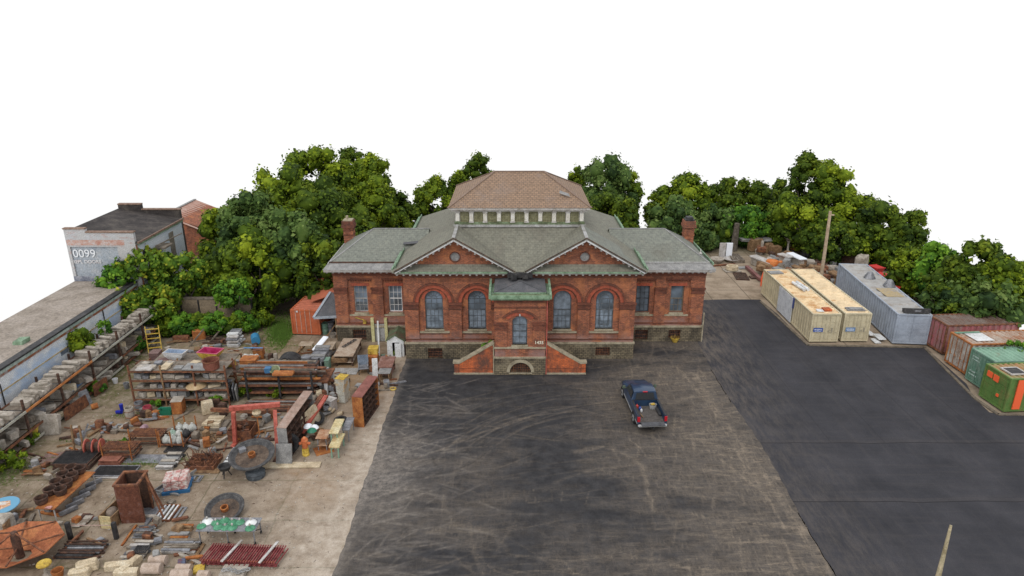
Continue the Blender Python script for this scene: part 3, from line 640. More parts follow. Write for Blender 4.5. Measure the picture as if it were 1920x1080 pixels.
    P(bld,'modillions',md,TRIM,kind='stuff')
    # skirt and hip roof
    X=lambda v: s*v
    yo0,yo1=WY-.85,wb+.15; ym=(yo0+yo1)/2
    vs=[(X(8.3),yo0,6.605),(X(15.85),yo0,6.605),(X(15.85),yo1,6.605),(X(8.3),yo1,6.605),(X(8.3),yo0+.75,6.98),(X(15.45),yo0+.75,6.98),(X(15.45),yo1-.6,6.98),(X(8.3),yo1-.6,6.98)]
    P(bld,'wing_roof_skirt',M().add(vs,[(0,1,5,4),(1,2,6,5),(2,3,7,6),(0,3,2,1)]),LEAD)
    vs=[(X(7.6),yo0+.78,7.02),(X(15.40),yo0+.78,7.02),(X(15.40),yo1-.63,7.02),(X(7.6),yo1-.63,7.02),(X(12.3),ym,9.0),(X(7.6),ym,9.0)]
    P(bld,'wing_roof',M().add(vs,[(0,1,4,5),(1,2,4),(2,3,5,4),(3,2,1,0)]),SLATE)
    P(bld,'roof_break_moulding',M().bar((X(9),yo0+.74,7.02),(X(15.45),yo0+.74,7.02),.1,.1),RUSTD if s<0 else TRIMG)
    P(bld,'hip_gutter',M().bar((X(15.7),yo0+.5,6.95),(X(15.6),yo1-.4,6.95),.1,.22) if s>0 else M().bar((X(15.5),yo0+.5,6.95),(X(15.5),yo1-.4,6.95),.1,.1),COPPER if s>0 else TRIMG)
    P(bld,'hip_cap',M().bar(vs[1],vs[4],.14,.05).bar(vs[4],vs[5],.14,.05).bar(vs[2],vs[4],.14,.05),LEAD)
    # chimney
    cx=X(15.1); cy=yo1-1.1
    ch=P(bld,'chimney',M().box(cx-.42,cx+.42,cy-.42,cy+.42,6.6,8.4),BRICK)
    P(ch,'chimney_bands',M().box(cx-.46,cx+.46,cy-.46,cy+.46,7.7,7.8).box(cx-.46,cx+.46,cy-.46,cy+.46,8.15,8.25).box(cx-.55,cx+.55,cy-.55,cy+.55,8.4,8.65).box(cx-.5,cx+.5,cy-.5,cy+.5,8.651,9.0),BRICKD if s<0 else BRICK)
    P(ch,'chimney_cap',M().box(cx-.4,cx+.4,cy-.4,cy+.4,9.0,9.1).tube((cx-.1,cy,9.1),(cx-.1,cy,9.4),.12,n=8) if s<0 else M().box(cx-.4,cx+.4,cy-.4,cy+.4,9.0,9.12).box(cx-.28,cx+.28,cy-.3,cy+.3,9.12,9.32),DARK if s>0 else SILL)
P(bld,'roof_patch',M().bar((-9.6,55.6,8.15),(-8.3,55.6,8.25),.7,.04),DKSLATE)
v_=V(1299,478,55.6); P(bld,'roof_vent',M().lathe([(.16,0),(.05,.1),(.05,.35),(.0,.36)],10,15.0,55.2).box(14.9,15.1,55.1,55.3,-.05,.02),TRIM).location=(0,0,7.4)
# downpipe at right corner of the wing and at the left of it
P(bld,'downpipe',M().tube((15.42,WY-.08,0),(15.42,WY-.08,2.6),.06,n=8),SILL)
# yellow framed door on the left wing
d=P(bld,'door',M().box(-12.15,-11.3,WY-.02,WY+.1,0,2.1),TRIMG); P(d,'door_frame',M().box(-12.42,-12.16,WY-.2,WY+.02,0,2.15).box(-11.29,-11.05,WY-.2,WY+.02,0,2.15),YPALE); P(d,'seam',M().box(-11.74,-11.71,WY-.03,WY-.02,0,2.1),DARK)
# entrance block
m=M().plate(rect(-1.9,1.9,1.5,6.15),[seg(-.02,.56,2.5,4.5,.3)],PY,PY+.4); P(bld,'porch_front_wall',m,BRICK)
P(bld,'porch_side_wall',M().box(-1.9,-1.5,PY+.4,FY-.005,0,6.15),BRICK); P(bld,'porch_side_wall',M().box(1.5,1.9,PY+.4,FY-.005,0,6.15),BRICK)
m=M().plate(rect(-1.94,1.94,0,1.4),[arch(.04,.80,.22,.26,12)],PY-.06,PY+.36); P(bld,'porch_basement',m,STONE)
P(bld,'basement_arch',M().arcring(.04,.26,.81,1.05,PY-.12,PY-.062,0,180,16),SILL)
P(bld,'arch_sill',M().box(-.85,.93,PY-.1,PY-.062,.12,.2),SILL)
g=M()
for k in range(13): x=-.76+1.6*k/12; g.box(x-.015,x+.015,PY+.0,PY+.03,.22,.26+math.sqrt(max(0,.64-(x-.04)**2)))
for z in (.4,.6,.8): g.box(-.74,.82,PY+.031,PY+.05,z-.013,z+.013)
w_=P(bld,'arched_grille',g,RUST); P(w_,'opening',M().box(-.8,.88,PY+.3,PY+.32,.2,1.08),DARK)
P(bld,'porch_water_table',M().box(-1.98,1.98,PY-.12,PY+.3,1.4,1.52),SILL)
P(bld,'porch_sill_course',M().box(-1.95,1.95,PY-.09,PY-.003,2.2,2.34).box(-.65,.6,PY-.05,PY+.2,2.341,2.5),SILL)
for c in (-1.42,1.42):
    f=P(bld,'pier',M().box(c-.45,c+.45,PY-.08,PY-.003,2.34,3.95),BRICK); P(f,'capital',M().box(c-.5,c+.5,PY-.12,PY-.003,3.7,3.9).box(c-.48,c+.48,PY-.10,PY-.003,3.89,4.16).box(c-.52,c+.52,PY-.16,PY-.003,4.151,4.32),BRICKD)
P(bld,'porch_arch',M().arcring(-.02,3.55,1.32,1.6,PY-.05,PY-.003,48,132,14),ARCHB)
P(bld,'porch_hood_mould',M().arcring(-.02,3.55,1.601,1.75,PY-.12,PY-.003,42,138,14),BRICKD)
P(bld,'keystone',M().box(-.07,.03,PY-.08,PY-.003,4.82,5.0),TRIM)
P(bld,'porch_frieze',M().box(-1.92,1.92,PY-.05,PY-.003,5.45,5.55).box(-1.94,1.94,PY-.08,PY-.003,5.9,6.15),BRICKD)
wf=P(bld,'window',M().plate(seg(-.02,.56,2.5,4.5,.3),[seg(-.02,.48,2.6,4.46,.26)],PY+.2,PY+.27),FRAME)
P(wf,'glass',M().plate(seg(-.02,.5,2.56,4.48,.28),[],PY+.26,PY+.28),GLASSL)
mu=M().box(-.5,.46,PY+.21,PY+.26,3.5,3.57).box(-.04,0,PY+.22,PY+.26,2.6,4.7)
for z in (3.05,4.05): mu.box(-.5,.46,PY+.225,PY+.26,z-.015,z+.015)
P(wf,'glazing_bars',mu,FRAME)
t_=text(bld,'house_number','1435',.34,(1.42,PY-.13,2.72),(R(90),0,0),flat('cream_digits',(.72,.66,.52)),.01,.008)
# porch roof
P(bld,'porch_cornice',M().box(-2.15,2.15,PY-.3,FY-.16,6.16,6.3).box(-2.3,2.3,PY-.45,FY-.17,6.301,6.42),COPPER)
P(bld,'porch_gutter',M().bar((-2.2,PY-.35,6.48),(2.2,PY-.35,6.48),.12,.12).bar((-2.22,PY-.4,6.5),(-2.22,FY-.2,6.75),.16,.18).bar((2.22,PY-.4,6.5),(2.22,FY-.2,6.75),.16,.18),COPPER)
P(bld,'porch_inner_gutter',M().box(-2.05,2.05,PY-.28,PY+.1,6.42,6.5),COPPERD)
P(bld,'porch_inner_lip',M().box(-1.9,1.9,PY+.1,PY+.2,6.42,6.6),COPPER)
m=M().add([(-1.95,PY+.2,6.55),(1.95,PY+.2,6.55),(1.9,FY-.2,6.82),(-1.9,FY-.2,6.82),(0,PY+1.7,6.95),(0,FY-.2,7.0)],[(0,1,4),(1,2,5,4),(0,4,5,3)]); P(bld,'porch_roof',m,DKSLATE)
P(bld,'porch_roof_hips',M().bar((-1.95,PY+.2,6.58),(0,PY+1.7,6.98),.05,.02).bar((1.95,PY+.2,6.58),(0,PY+1.7,6.98),.05,.02),DKSLATE)
# stairs behind raking walls
for s in (-1,1):
    top,bot=2.55,1.0; x0,x1,x2=1.96,4.55,5.0
    poly=[(s*x0,0),(s*x2,0),(s*x2,bot-.1),(s*x1,bot-.1),(s*x0,top)]
    if s<0: poly=poly[::-1]
    P(bld,'stair_wall',M().plate(poly,[],PY+.08,PY+.42),BRICKO)
    P(bld,'stair_coping',M().bar((s*x0,PY+.25,top+.06),(s*x1,PY+.25,bot+.0),.46,.14).box(min(s*x1,s*(x2+.08)),max(s*x1,s*(x2+.08)),PY+.02,PY+.48,bot-.1,bot+.06),SILL)
    P(bld,'stair_plinth',M().box(min(s*1.97,s*(x2+.04)),max(s*1.97,s*(x2+.04)),PY+.03,PY+.079,0,.14),SILL)
    P(bld,'stair_corner_band',M().box(min(s*4.62,s*4.66),max(s*4.62,s*4.66),PY+.06,PY+.079,.1,.88).box(min(s*1.97,s*x2),max(s*1.97,s*x2),PY+.06,PY+.079,.48,.52),BRICKD)
    for k in range(8):
        P(bld,'stair_step',M().box(min(s*(x1-.32*k),s*(x1-.32*(k+1))),max(s*(x1-.32*k),s*(x1-.32*(k+1))),PY+.42,FY-.2,0,.17*(k+1)),SILL)
    P(bld,'downpipe',M().tube((s*1.99,PY-.0,0.05),(s*1.99,PY-.0,2.65 if s<0 else 6.1),.045,n=8),SILL if s<0 else REDP)
# porch side plant and potted plant handled with vegetation
# ---------------------------------------------------------------- west white buildings
def wallpaint(name,base,dark,blue,amt,bamt,red=(.38,.16,.11),ramt=.7):
    m,n,b=nodes(name); p=wpos(n); uv=n.nodes.new('ShaderNodeUVMap').outputs[0]
    t=n.nodes.new('ShaderNodeTexBrick'); n.links.new(uv,t.inputs['Vector']); t.inputs['Scale'].default_value=1; t.inputs['Brick Width'].default_value=.3; t.inputs['Row Height'].default_value=.1; t.inputs['Mortar Size'].default_value=.012
    t.inputs['Color1'].default_value=rgba(base); t.inputs['Color2'].default_value=rgba(tuple(v*.88 for v in base)); t.inputs['Mortar'].default_value=rgba(tuple(v*.6 for v in base))
    c=t.outputs[0]
    c=mix(n,c,blue,math_(n,'MULTIPLY',ramp(n,[(.46,(0,0,0)),(.6,(1,1,1))],noise(n,mapping(n,p,(1,.6,1)),.7,6,.7)),bamt))
    c=mix(n,c,red,math_(n,'MULTIPLY',ramp(n,[(.54,(0,0,0)),(.62,(1,1,1))],noise(n,mapping(n,p,(.5,.5,1.5)),3.0,9,.8)),ramt))
    c=mix(n,c,dark,math_(n,'MULTIPLY',ramp(n,[(.5,(0,0,0)),(.7,(1,1,1))],noise(n,p,1.1,9,.8)),amt))
    g=noise(n,p,9,5,.8); c=mix(n,c,ramp(n,[(.3,(.75,.75,.75)),(.7,(1.15,1.15,1.15))],g),.8,'MULTIPLY')
    n.links.new(c,b.inputs['Base Color']); b.inputs['Roughness'].default_value=.85; bump(n,b,t.outputs[1],.01); MATS[name]=m; return m
WPAINT=wallpaint('flaking_white_wall',(.74,.76,.77),(.36,.37,.39),(.27,.42,.64),.4,.6,ramt=.10)
WPAINT2=wallpaint('white_painted_brick',(.52,.51,.50),(.30,.27,.26),(.42,.45,.50),.35,.3,ramt=.6)
WPAINT3=wallpaint('blue_white_wall',(.66,.69,.72),(.38,.40,.42),(.40,.50,.62),.3,.4,ramt=.05)
TARG=mat('gravelled_tar_roof',[(.20,.165,.13),(.29,.245,.20),(.35,.30,.255)],.7,.95)
TARB=mat('black_tar_roof',[(.022,.018,.017),(.05,.042,.038),(.10,.085,.07)],.8,.9)
lw=T('low_white_building','long low warehouse with gravelled flat roof and blue white flaking wall along the junk yard','building',(0,0,0))
WX=-32.3
P(lw,'wall',M().box(WX-.3,WX,12,56.45,0,4.4),WPAINT); P(lw,'wall',M().box(-37.6,-37.3,12,56.45,0,4.4),WPAINT); P(lw,'wall',M().box(-37.3,WX-.3,12,12.3,0,4.4),WPAINT)
P(lw,'roof',M().box(-37.6,WX-.42,12,56.48,4.36,4.5),TARG)
P(lw,'roof_edge',M().box(WX-.42,WX+.12,12,56.48,4.40,4.52),DARK)
P(lw,'gutter_board',M().box(WX+.0,WX+.10,12,56.4,4.18,4.40),mat('green_grey_board',[(.16,.2,.17),(.3,.36,.32),(.4,.45,.42)],2,.8))
P(lw,'rusty_fascia',M().box(WX+.0,WX+.06,12,56.4,3.98,4.16),mat('rusty_fascia',[(.3,.33,.35),(.25,.10,.05),(.2,.06,.03)],1.5,.8))
P(lw,'string_band',M().box(WX,WX+.05,12,56.4,3.02,3.1),mat('ochre_band',[(.3,.22,.12),(.42,.32,.16),(.5,.45,.35)],2,.8))
BLUEP=mat('bright_blue_paint',[(.06,.16,.36),(.10,.25,.5),(.3,.42,.58)],1.6,.7)
def wallpatch(px0,py0,px1,py1,ma,name):
    # patch on the wall plane x=WX given two photo corners (top-left, bottom-right)
    def on(px,py):
        u=(px-960)/F; v=(py-540)/F; t=WX/u; return (cP-v*sP)*t,CAMH+(-sP-v*cP)*t
    a=on(px0,py0); b=on(px1,py1)
    P(lw,name,M().box(WX+.001,WX+.012,min(a[0],b[0]),max(a[0],b[0]),min(a[1],b[1]),max(a[1],b[1]),.0),ma)
wallpatch(92,645,139,612,BLUEP,'blue_painted_patch'); wallpatch(115,668,126,650,mat('dark_stain',[(.08,.09,.11),(.14,.17,.21),(.25,.3,.36)],2,.9),'dark_stain')
P(lw,'roof_vent_box',M().box(-33.9,-33.2,43.2,44.0,4.5,4.75,.05),COPPER)
P(lw,'wall_pipe',M().tube((WX+.06,39.2,.5),(WX+.06,39.2,3.6),.04,n=6),DARK); P(lw,'wall_pipe',M().tube((WX+.06,51,.5),(WX+.06,51,4),.04,n=6),DARK)
w2=T('painted_brick_warehouse','two storey white painted brick warehouse with black roof and faded 0099 sign','building',(0,0,0))
Yw0,Yw1=56.5,65.1; XL,XR=-37.6,-31.8
P(w2,'sign_wall',M().plate([(XL,0),(XR,0),(XR,8.75),(XR-4.0+.0,8.8),(XR-4.0,9.1),(XL,9.1)],[rect(XL+.25,V(223,480,Yw0).x,4.9,V(180,463,Yw0).z)],Yw0,Yw0+.3),WPAINT2)
P(w2,'sign_panel',M().box(XL+.1,XR-.6,Yw0+.12,Yw0+.29,4.8,8.1),mat('blue_grey_sign_panel',[(.24,.27,.31),(.33,.36,.39),(.42,.42,.42)],1.2,.8))
P(w2,'foot_stain',M().box(XL+.01,XR-.3,Yw0-.012,Yw0-.002,4.5,4.95),mat('soot_blue_stain',[(.07,.075,.1),(.2,.21,.25),(.45,.45,.46)],1.8,.9))
P(w2,'brick_band',M().box(XL+.05,XR-.9,Yw0-.01,Yw0-.002,V(180,460,Yw0).z,V(180,450,Yw0).z),mat('exposed_red_band',[(.5,.49,.48),(.46,.3,.25),(.38,.17,.12)],2.6,.85))
P(w2,'coping',M().box(XL-.05,XR-4.0,Yw0-.06,Yw0+.36,9.1,9.2).box(XR-4.0,XR+.05,Yw0-.06,Yw0+.36,8.8,8.9),mat('brown_coping',[(.12,.07,.05),(.22,.14,.10),(.3,.22,.17)],3,.9))
WHT=flat('faded_white_lettering',(.66,.67,.68),.8)
_q=V(158,476,Yw0+.06); text(w2,'sign_number','0099',.98,tuple(_q),(R(90),0,0),WHT,.012,.006)
_q=V(163,491,Yw0+.06); text(w2,'sign_lettering','REPL DOORS',.42,tuple(_q),(R(90),0,0),mat('faded_letter',[(.5,.4,.38),(.62,.62,.62),(.66,.66,.66)],2.5,.8),.008,.012)
P(w2,'side_wall',M().box(XR-.3,XR,Yw0+.3,Yw1,0,7.85),WPAINT3); P(w2,'side_wall',M().box(XL,XL+.3,Yw0+.3,Yw1,0,8.80),WPAINT3)
P(w2,'rear_parapet',M().box(XL,XR-3.6,Yw1,Yw1+.35,0,9.25).box(XR-3.6,XR,Yw1,Yw1+.35,0,8.75),TARB)
P(w2,'rear_coping',M().box(XL,XR-3.6,Yw1-.08,Yw1+.4,9.25,9.35).box(XR-3.6,XR+.1,Yw1-.08,Yw1+.4,8.75,8.85),mat('brown_coping',[],0))
P(w2,'roof',M().add([(XL-.02,Yw0+.3,8.88),(XR+.25,Yw0+.05,7.95),(XR+.25,Yw1,7.95),(XL-.02,Yw1,8.88)],[(0,1,2,3)]),TARB)
P(w2,'roof_edge',M().bar((XR+.25,Yw0+.02,7.9),(XR+.25,Yw1,7.9),.12,.16),mat('brown_coping',[],0))
P(w2,'gutter',M().bar((XR+.12,Yw0+.3,7.7),(XR+.12,Yw1,7.7),.14,.14),COPPER)
P(w2,'corner_pipe',M().tube((XR+.05,Yw0+.1,2),(XR+.05,Yw0+.1,7.7),.07,n=8),RUST)
P(w2,'side_doorway',M().box(XR+.001,XR+.03,59.6,60.5,4.0,6.4),LEAD)
P(w2,'side_opening',M().box(XR+.001,XR+.06,62.3,63.1,4.2,7.2),mat('brown_grey_board',[(.12,.10,.07),(.2,.17,.13),(.26,.23,.19)],3,.9))
P(w2,'door_awning',M().bar((XR+.5,59.3,6.6),(XR+.5,60.9,6.6),1.0,.15,).bar((XR+.35,59,6.9),(XR+.9,63,7.0),.08,.08),WOOD)
P(w2,'side_window',M().box(XR+.001,XR+.03,57.4,58.1,5.9,7.0),DARK)
# rusty roofed shed
def m_tin(name,cols):
    m,n,b=nodes(name); p=wpos(n)
    c=ramp(n,list(zip((.3,.45,.6,.72),cols)),noise(n,mapping(n,p,(.35,2.2,1)),1.6,8,.7))
    n.links.new(c,b.inputs['Base Color']); b.inputs['Roughness'].default_value=.8; return m
TIN=m_tin('rusty_tin_roof',[(.50,.42,.38),(.43,.28,.22),(.36,.19,.14),(.48,.35,.29)])
rs=T('tin_roofed_shed','brick shed with rust streaked tin gable roof behind the white warehouse','shed',(0,0,0))
pk=V(366,374,80); pl=V(306,403,74); pr=V(425,395,82)
ya,yb=71.5,79.5; xm=V(366,374,yb).x; zr=V(366,374,yb).z; xl=-37.3; xr=-29.2
def corr(a,b,c,d,n,dep,up=Vector((0,0,1))):
    """corrugated sheet; ribs run a->b, repeated from side a-b to side d-c"""
    m=M(); a,b,c,d=[Vector(q) for q in (a,b,c,d)]; A=[];B=[]
    for k in range(n*4+1):
        t=k/(n*4); h=up*(dep if k%4 in (1,2) else 0)
        A.append(tuple(a.lerp(d,t)+h)); B.append(tuple(b.lerp(c,t)+h))
    N=len(A); m.add(A+B,[(i,i+1,i+1+N,i+N) for i in range(N-1)]); return m
P(rs,'roof_sheet',corr((xm,ya,zr),(xl,ya,zr-2.6),(xl,yb,zr-2.6),(xm,yb,zr),14,.05),TIN); P(rs,'roof_sheet',corr((xm,ya,zr),(xr+3.5,ya,zr-4.6),(xr+3.5,yb,zr-4.6),(xm,yb,zr),14,.05),TIN)
P(rs,'wall',M().loft([[(xl+.3,y,0),(xr-.3,y,0),(xr-.3,y,zr-2.6),(xm,y,zr-.05),(xl+.3,y,zr-2.6)] for y in (ya+.3,yb-.3)]),BRICK)
P(rs,'ridge_cap',M().bar((xm,ya,zr+.05),(xm,yb,zr+.05),.3,.05),LEAD)
# ---------------------------------------------------------------- concrete panel wall behind hedge
CONC=mat('stained_tan_concrete',[(.09,.08,.07),(.24,.185,.125),(.33,.25,.165)],.9,.9,ramp_pos=[.28,.42,.62])
cw=T('concrete_panel_wall','long tan concrete retaining wall with dark joints behind the hedge','wall',(0,0,0))
yw=57.6; xa=V(305,560,yw).x; xb=V(470,560,yw).x; zt=V(380,561,yw).z
for k in range(6):
    x0=xa-1.6+(xb-xa+1.6)*k/6; x1=xa-1.6+(xb-xa+1.6)*(k+1)/6
    P(cw,'panel',M().box(x0+.03,x1-.03,yw,yw+.25,0,zt),CONC)
    P(cw,'joint_post',M().box(x1-.06,x1+.06,yw-.06,yw+.1,0,zt),DARK)
P(cw,'wall_cap',M().box(xa-1.7,xb+.1,yw-.08,yw+.33,zt,zt+.12),WOOD)
# ---------------------------------------------------------------- vegetation
def m_leaf(name,cols,pos=None):
    m,n,b=nodes(name); a=n.nodes.new('ShaderNodeAttribute'); a.attribute_name='tint'
    f=noise(n,wpos(n),.55,5,.7)
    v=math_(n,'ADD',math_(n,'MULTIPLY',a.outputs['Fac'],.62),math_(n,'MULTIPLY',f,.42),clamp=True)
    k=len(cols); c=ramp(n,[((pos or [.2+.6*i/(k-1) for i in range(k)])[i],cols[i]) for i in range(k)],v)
    n.links.new(c,b.inputs['Base Color']); b.inputs['Roughness'].default_value=.75; b.inputs['Specular IOR Level'].default_value=.15
    MATS[name]=m; return m
L1=m_leaf('deciduous_leaves',[(.014,.030,.003),(.050,.086,.005),(.118,.168,.008),(.22,.27,.012)])
L2=m_leaf('dark_leaves',[(.010,.024,.003),(.034,.062,.005),(.078,.118,.008),(.15,.19,.012)])
L3=m_leaf('yellow_green_leaves',[(.018,.045,.006),(.055,.115,.01),(.12,.19,.015),(.34,.32,.025)])
L4=m_leaf('bright_green_leaves',[(.012,.04,.006),(.04,.11,.01),(.09,.19,.014),(.17,.30,.025)])
L5=m_leaf('greyish_green_leaves',[(.012,.028,.008),(.038,.072,.016),(.08,.13,.026),(.14,.19,.05)])
BARK=mat('grey_bark',[(.05,.04,.03),(.11,.09,.07),(.18,.155,.12)],3,.95,bd=.04)
ICO=None
def ico():
    global ICO
    if ICO is None:
        bm=bmesh.new(); bmesh.ops.create_icosphere(bm,subdivisions=2,radius=1); ICO=(np.array([v.co[:] for v in bm.verts]),np.array([[v.index for v in f.verts] for f in bm.faces])); bm.free()
    return ICO
def crown_mesh(name,c,rx,ry,rz,nc,cr,nl,ls,seed,ma,flatbot=.55):
    """crown of leaf faces grown on clumps that fill an ellipsoid, each with an added solid core"""
    r=np.random.default_rng(seed); c=np.array(c,float)
    d=r.normal(size=(nc,3)); d/=np.linalg.norm(d,axis=1)[:,None]
    rad=r.uniform(.45,.95,nc)**.6
    C=d*rad[:,None]*np.array([rx,ry,rz])*(1-.15*cr/ max(rx,ry)) ; 
    C[:,2]*=np.where(C[:,2]<0,.95,1.0)
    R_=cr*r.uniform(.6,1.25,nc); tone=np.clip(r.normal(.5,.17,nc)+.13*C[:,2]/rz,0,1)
    per=max(6,nl//nc); k=np.repeat(np.arange(nc),per); n=len(k)
    e=r.normal(size=(n,3)); e/=np.linalg.norm(e,axis=1)[:,None]
    sq=r.uniform(.65,1.3,(nc,3)); e2=e*sq[k]; pos=C[k]+e2*(R_[k]*r.uniform(.6,1.10,n))[:,None]+r.normal(size=(n,3))*(ls*.22)
    nor=e+r.normal(size=(n,3))*.45; nor[:,2]+=.35; nor/=np.linalg.norm(nor,axis=1)[:,None]
    a=np.cross(nor,r.normal(size=(n,3))); a/=np.linalg.norm(a,axis=1)[:,None]; b=np.cross(nor,a)
    s=ls*r.uniform(.55,1.3,n)
    q=np.stack([pos-a*(s*.5)[:,None],pos-b*(s*r.uniform(.25,.5,n))[:,None],pos+a*(s*.55)[:,None]-nor*(s*.15)[:,None],pos+b*(s*r.uniform(.25,.5,n))[:,None]],1).reshape(-1,3)
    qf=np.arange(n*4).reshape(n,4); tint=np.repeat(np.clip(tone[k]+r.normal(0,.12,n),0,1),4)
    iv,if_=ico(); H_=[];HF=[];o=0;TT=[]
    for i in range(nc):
        w_=iv*(R_[i]*.68)*sq[i]*(1+r.normal(0,.2,(len(iv),1)))+C[i]; H_.append(w_); HF.append(if_+o); o+=len(iv); TT.append(np.clip(np.full(len(iv),tone[i]-.18)+r.normal(0,.1,len(iv)),0,1))  # solid core per clump, added to block light, toned darker than the leaves
    hv=np.concatenate(H_); hf=np.concatenate(HF)+len(q); vs=np.concatenate([q,hv])+c; 
    vs[:,2]=np.maximum(vs[:,2],.03)
    tint=np.concatenate([tint]+TT)
    me=bpy.data.meshes.new(name); me.vertices.add(len(vs)); me.vertices.foreach_set('co',vs.astype(np.float32).ravel())
    li=np.concatenate([qf.ravel(),hf.ravel()]).astype(np.int32); me.loops.add(len(li)); me.loops.foreach_set('vertex_index',li)
    st=np.concatenate([np.arange(0,qf.size,4),qf.size+np.arange(0,hf.size,3)]).astype(np.int32); me.polygons.add(len(st)); me.polygons.foreach_set('loop_start',st)
    me.update(calc_edges=True); me.validate()
    at=me.attributes.new('tint','FLOAT','POINT'); at.data.foreach_set('value',tint.astype(np.float32)); me.materials.append(ma); return me
def trunk_mesh(h,r0,spread,seed):
    m=M(); r=random.Random(seed); p=Vector((0,0,0)); q=Vector((r.uniform(-.3,.3),r.uniform(-.3,.3),h*.45)); m.tube(p,q,r0,r0*.7,8)
    for k in range(5):
        a=r.uniform(0,6.28); e=q+Vector((math.cos(a)*spread*.6,math.sin(a)*spread*.6,h*r.uniform(.15,.42))); m.tube(q-Vector((0,0,r.uniform(0,h*.15))),e,r0*.45,r0*.12,6)
    return m
def tree(px,pt,Y,wpx,label,group,ma,cat='tree',name='deciduous_tree',low=.06,fine=1.0,seed=None,ry=None,pyb=None):
    top=V(px,pt,Y); zc=(CAMH-top.z)*sP+Y*cP; rx=wpx/2*zc/F; z1=top.z; z0=z1*low
    if pyb: z0=max(0,V(px,pyb,Y).z)
    seed=seed or int(px*7+pt); ryy=ry or rx*.95
    root=T(name,label,cat,(top.x,Y,0),0,group)
    P(root,'trunk',trunk_mesh(z1*.8,.16+.012*z1,rx,seed),BARK)
    cz=(z0+z1)/2; rz=(z1-z0)/2
    area=4*math.pi*((rx*rz)**1.0); cr=max(.42,min(rx,rz)*.30)
    nc=int(min(95,max(14,area/(cr*cr)*.42))); nl=int(min(11000,max(900,area*38*fine)))
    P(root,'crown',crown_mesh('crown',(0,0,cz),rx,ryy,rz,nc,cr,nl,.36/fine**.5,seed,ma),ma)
    return root
TL=[ # x, top y, distance, width, material, label
(418,385,66,95,L1,'leafy tree at the western end of the tree belt, beside the rusty tin roof'),
(462,352,64,110,L5,'grey green tree rising above the concrete wall west of the tallest pair'),
(515,315,69,120,L1,'tree just left of the highest rounded crown in the western belt'),
(577,273,76,105,L1,'tallest rounded bright green tree left of the brick building'),
(640,300,78,80,L1,'broad tree standing between the two tallest western crowns'),
(655,274,84,50,L2,'dark narrow treetop poking out above the western belt'),
(688,288,80,70,L1,'tall tree with ragged right edge above the left chimney'),
(600,350,70,130,L2,'wide dark green tree in the middle of the western belt'),
(700,345,74,85,L1,'tree directly behind the left chimney of the brick building'),
(735,360,84,55,L2,'small dark tree right of the left chimney, low in the gap'),
(540,400,62,120,L5,'dull green tree overhanging the lawn beside the orange container'),
(475,440,60,110,L1,'bushy tree leaning over the east end of the concrete wall'),
(595,440,60,85,L2,'dark tree touching the left wing of the brick building'),
(425,460,62,85,L2,'dark tree between the white warehouse and the concrete wall'),
(655,410,68,90,L2,'dark tree filling the space under the left chimney'),
(720,410,80,90,L2,'low dark tree behind the left wing roof'),
(770,385,86,60,L2,'low dark tree behind the left shoulder of the main roof'),
(815,332,88,75,L1,'pointed tree left of the brown upper roof'),
(862,318,90,45,L1,'slim tree squeezed against the brown upper roof'),
(898,292,90,62,L2,'dark knobbly tree rising behind the left of the brown roof'),
(1083,312,90,44,L1,'bright flat topped tree just right of the brown roof'),
(1138,298,86,108,L5,'tall grey green tree right of the brown roof'),
(1176,318,88,58,L1,'light green tree with a bare stem at the edge of the sky gap'),
(1128,365,80,95,L2,'dark bushy tree behind the right shoulder of the main roof'),
(1175,375,80,50,L2,'low tree beside the sky gap behind the right wing'),
(1245,362,88,60,L1,'tree right of the sky gap behind the right wing roof'),
(1298,335,88,75,L1,'tree with two upright tips behind the right chimney'),
(1270,385,80,90,L5,'low greyish tree behind the ridge of the right wing'),
(1362,342,90,70,L2,'dark tree between the right chimney and the yard opening'),
(1345,400,84,80,L5,'greyish tree shading the dark corner of the back yard'),
(1418,345,90,75,L2,'dark round tree behind the back yard'),
(1398,395,84,90,L4,'bright green spreading tree over the middle of the back yard'),
(1462,345,92,50,L2,'tree in the dip left of the tallest eastern tree'),
(1468,400,84,80,L2,'dark tree above the stored timber in the back yard'),
(1520,292,86,60,L2,'tallest eastern tree, with a dark peaked top'),
(1558,310,84,75,L1,'light green tree just right of the tallest eastern tree'),
(1520,370,80,95,L1,'tree directly behind the wooden utility pole'),
(1612,375,80,90,L1,'tree on the falling skyline right of the utility pole'),
(1570,425,76,100,L2,'dark tree between the utility pole and the red machinery'),
(1662,390,76,90,L2,'dark tree on the skyline behind the red machinery'),
(1712,398,74,56,L2,'dark blocky tree ending the eastern belt on the skyline'),
(1660,440,75,90,L1,'broad tree above the grey container'),
(1728,470,64,85,L1,'tree overhanging the near end of the grey container'),
(1772,462,62,80,L4,'bright tree in front of the dark blocky one'),
(1795,490,58,75,L2,'small tree in the dip of the eastern skyline'),
(1788,530,57.5,85,L5,'dull green tree at the back corner of the red container'),
(1825,548,56.0,95,L2,'dark tree hanging over the rusty container roofs'),
(1850,450,57,86,L2,'rounded dark tree near the right edge of the view'),
(1898,478,55,76,L1,'tree cut off by the right edge of the view'),
(1866,530,54.5,100,L5,'low tree behind the end of the red container'),
]
for i,(px,pt,Y,wd,ma,lb) in enumerate(TL): tree(px,pt-(9 if px<750 or px>1180 else 4),Y,wd*(1.2 if px<750 or px>1240 else 1.06),lb,'trees around the yard',ma,seed=i*13+5)
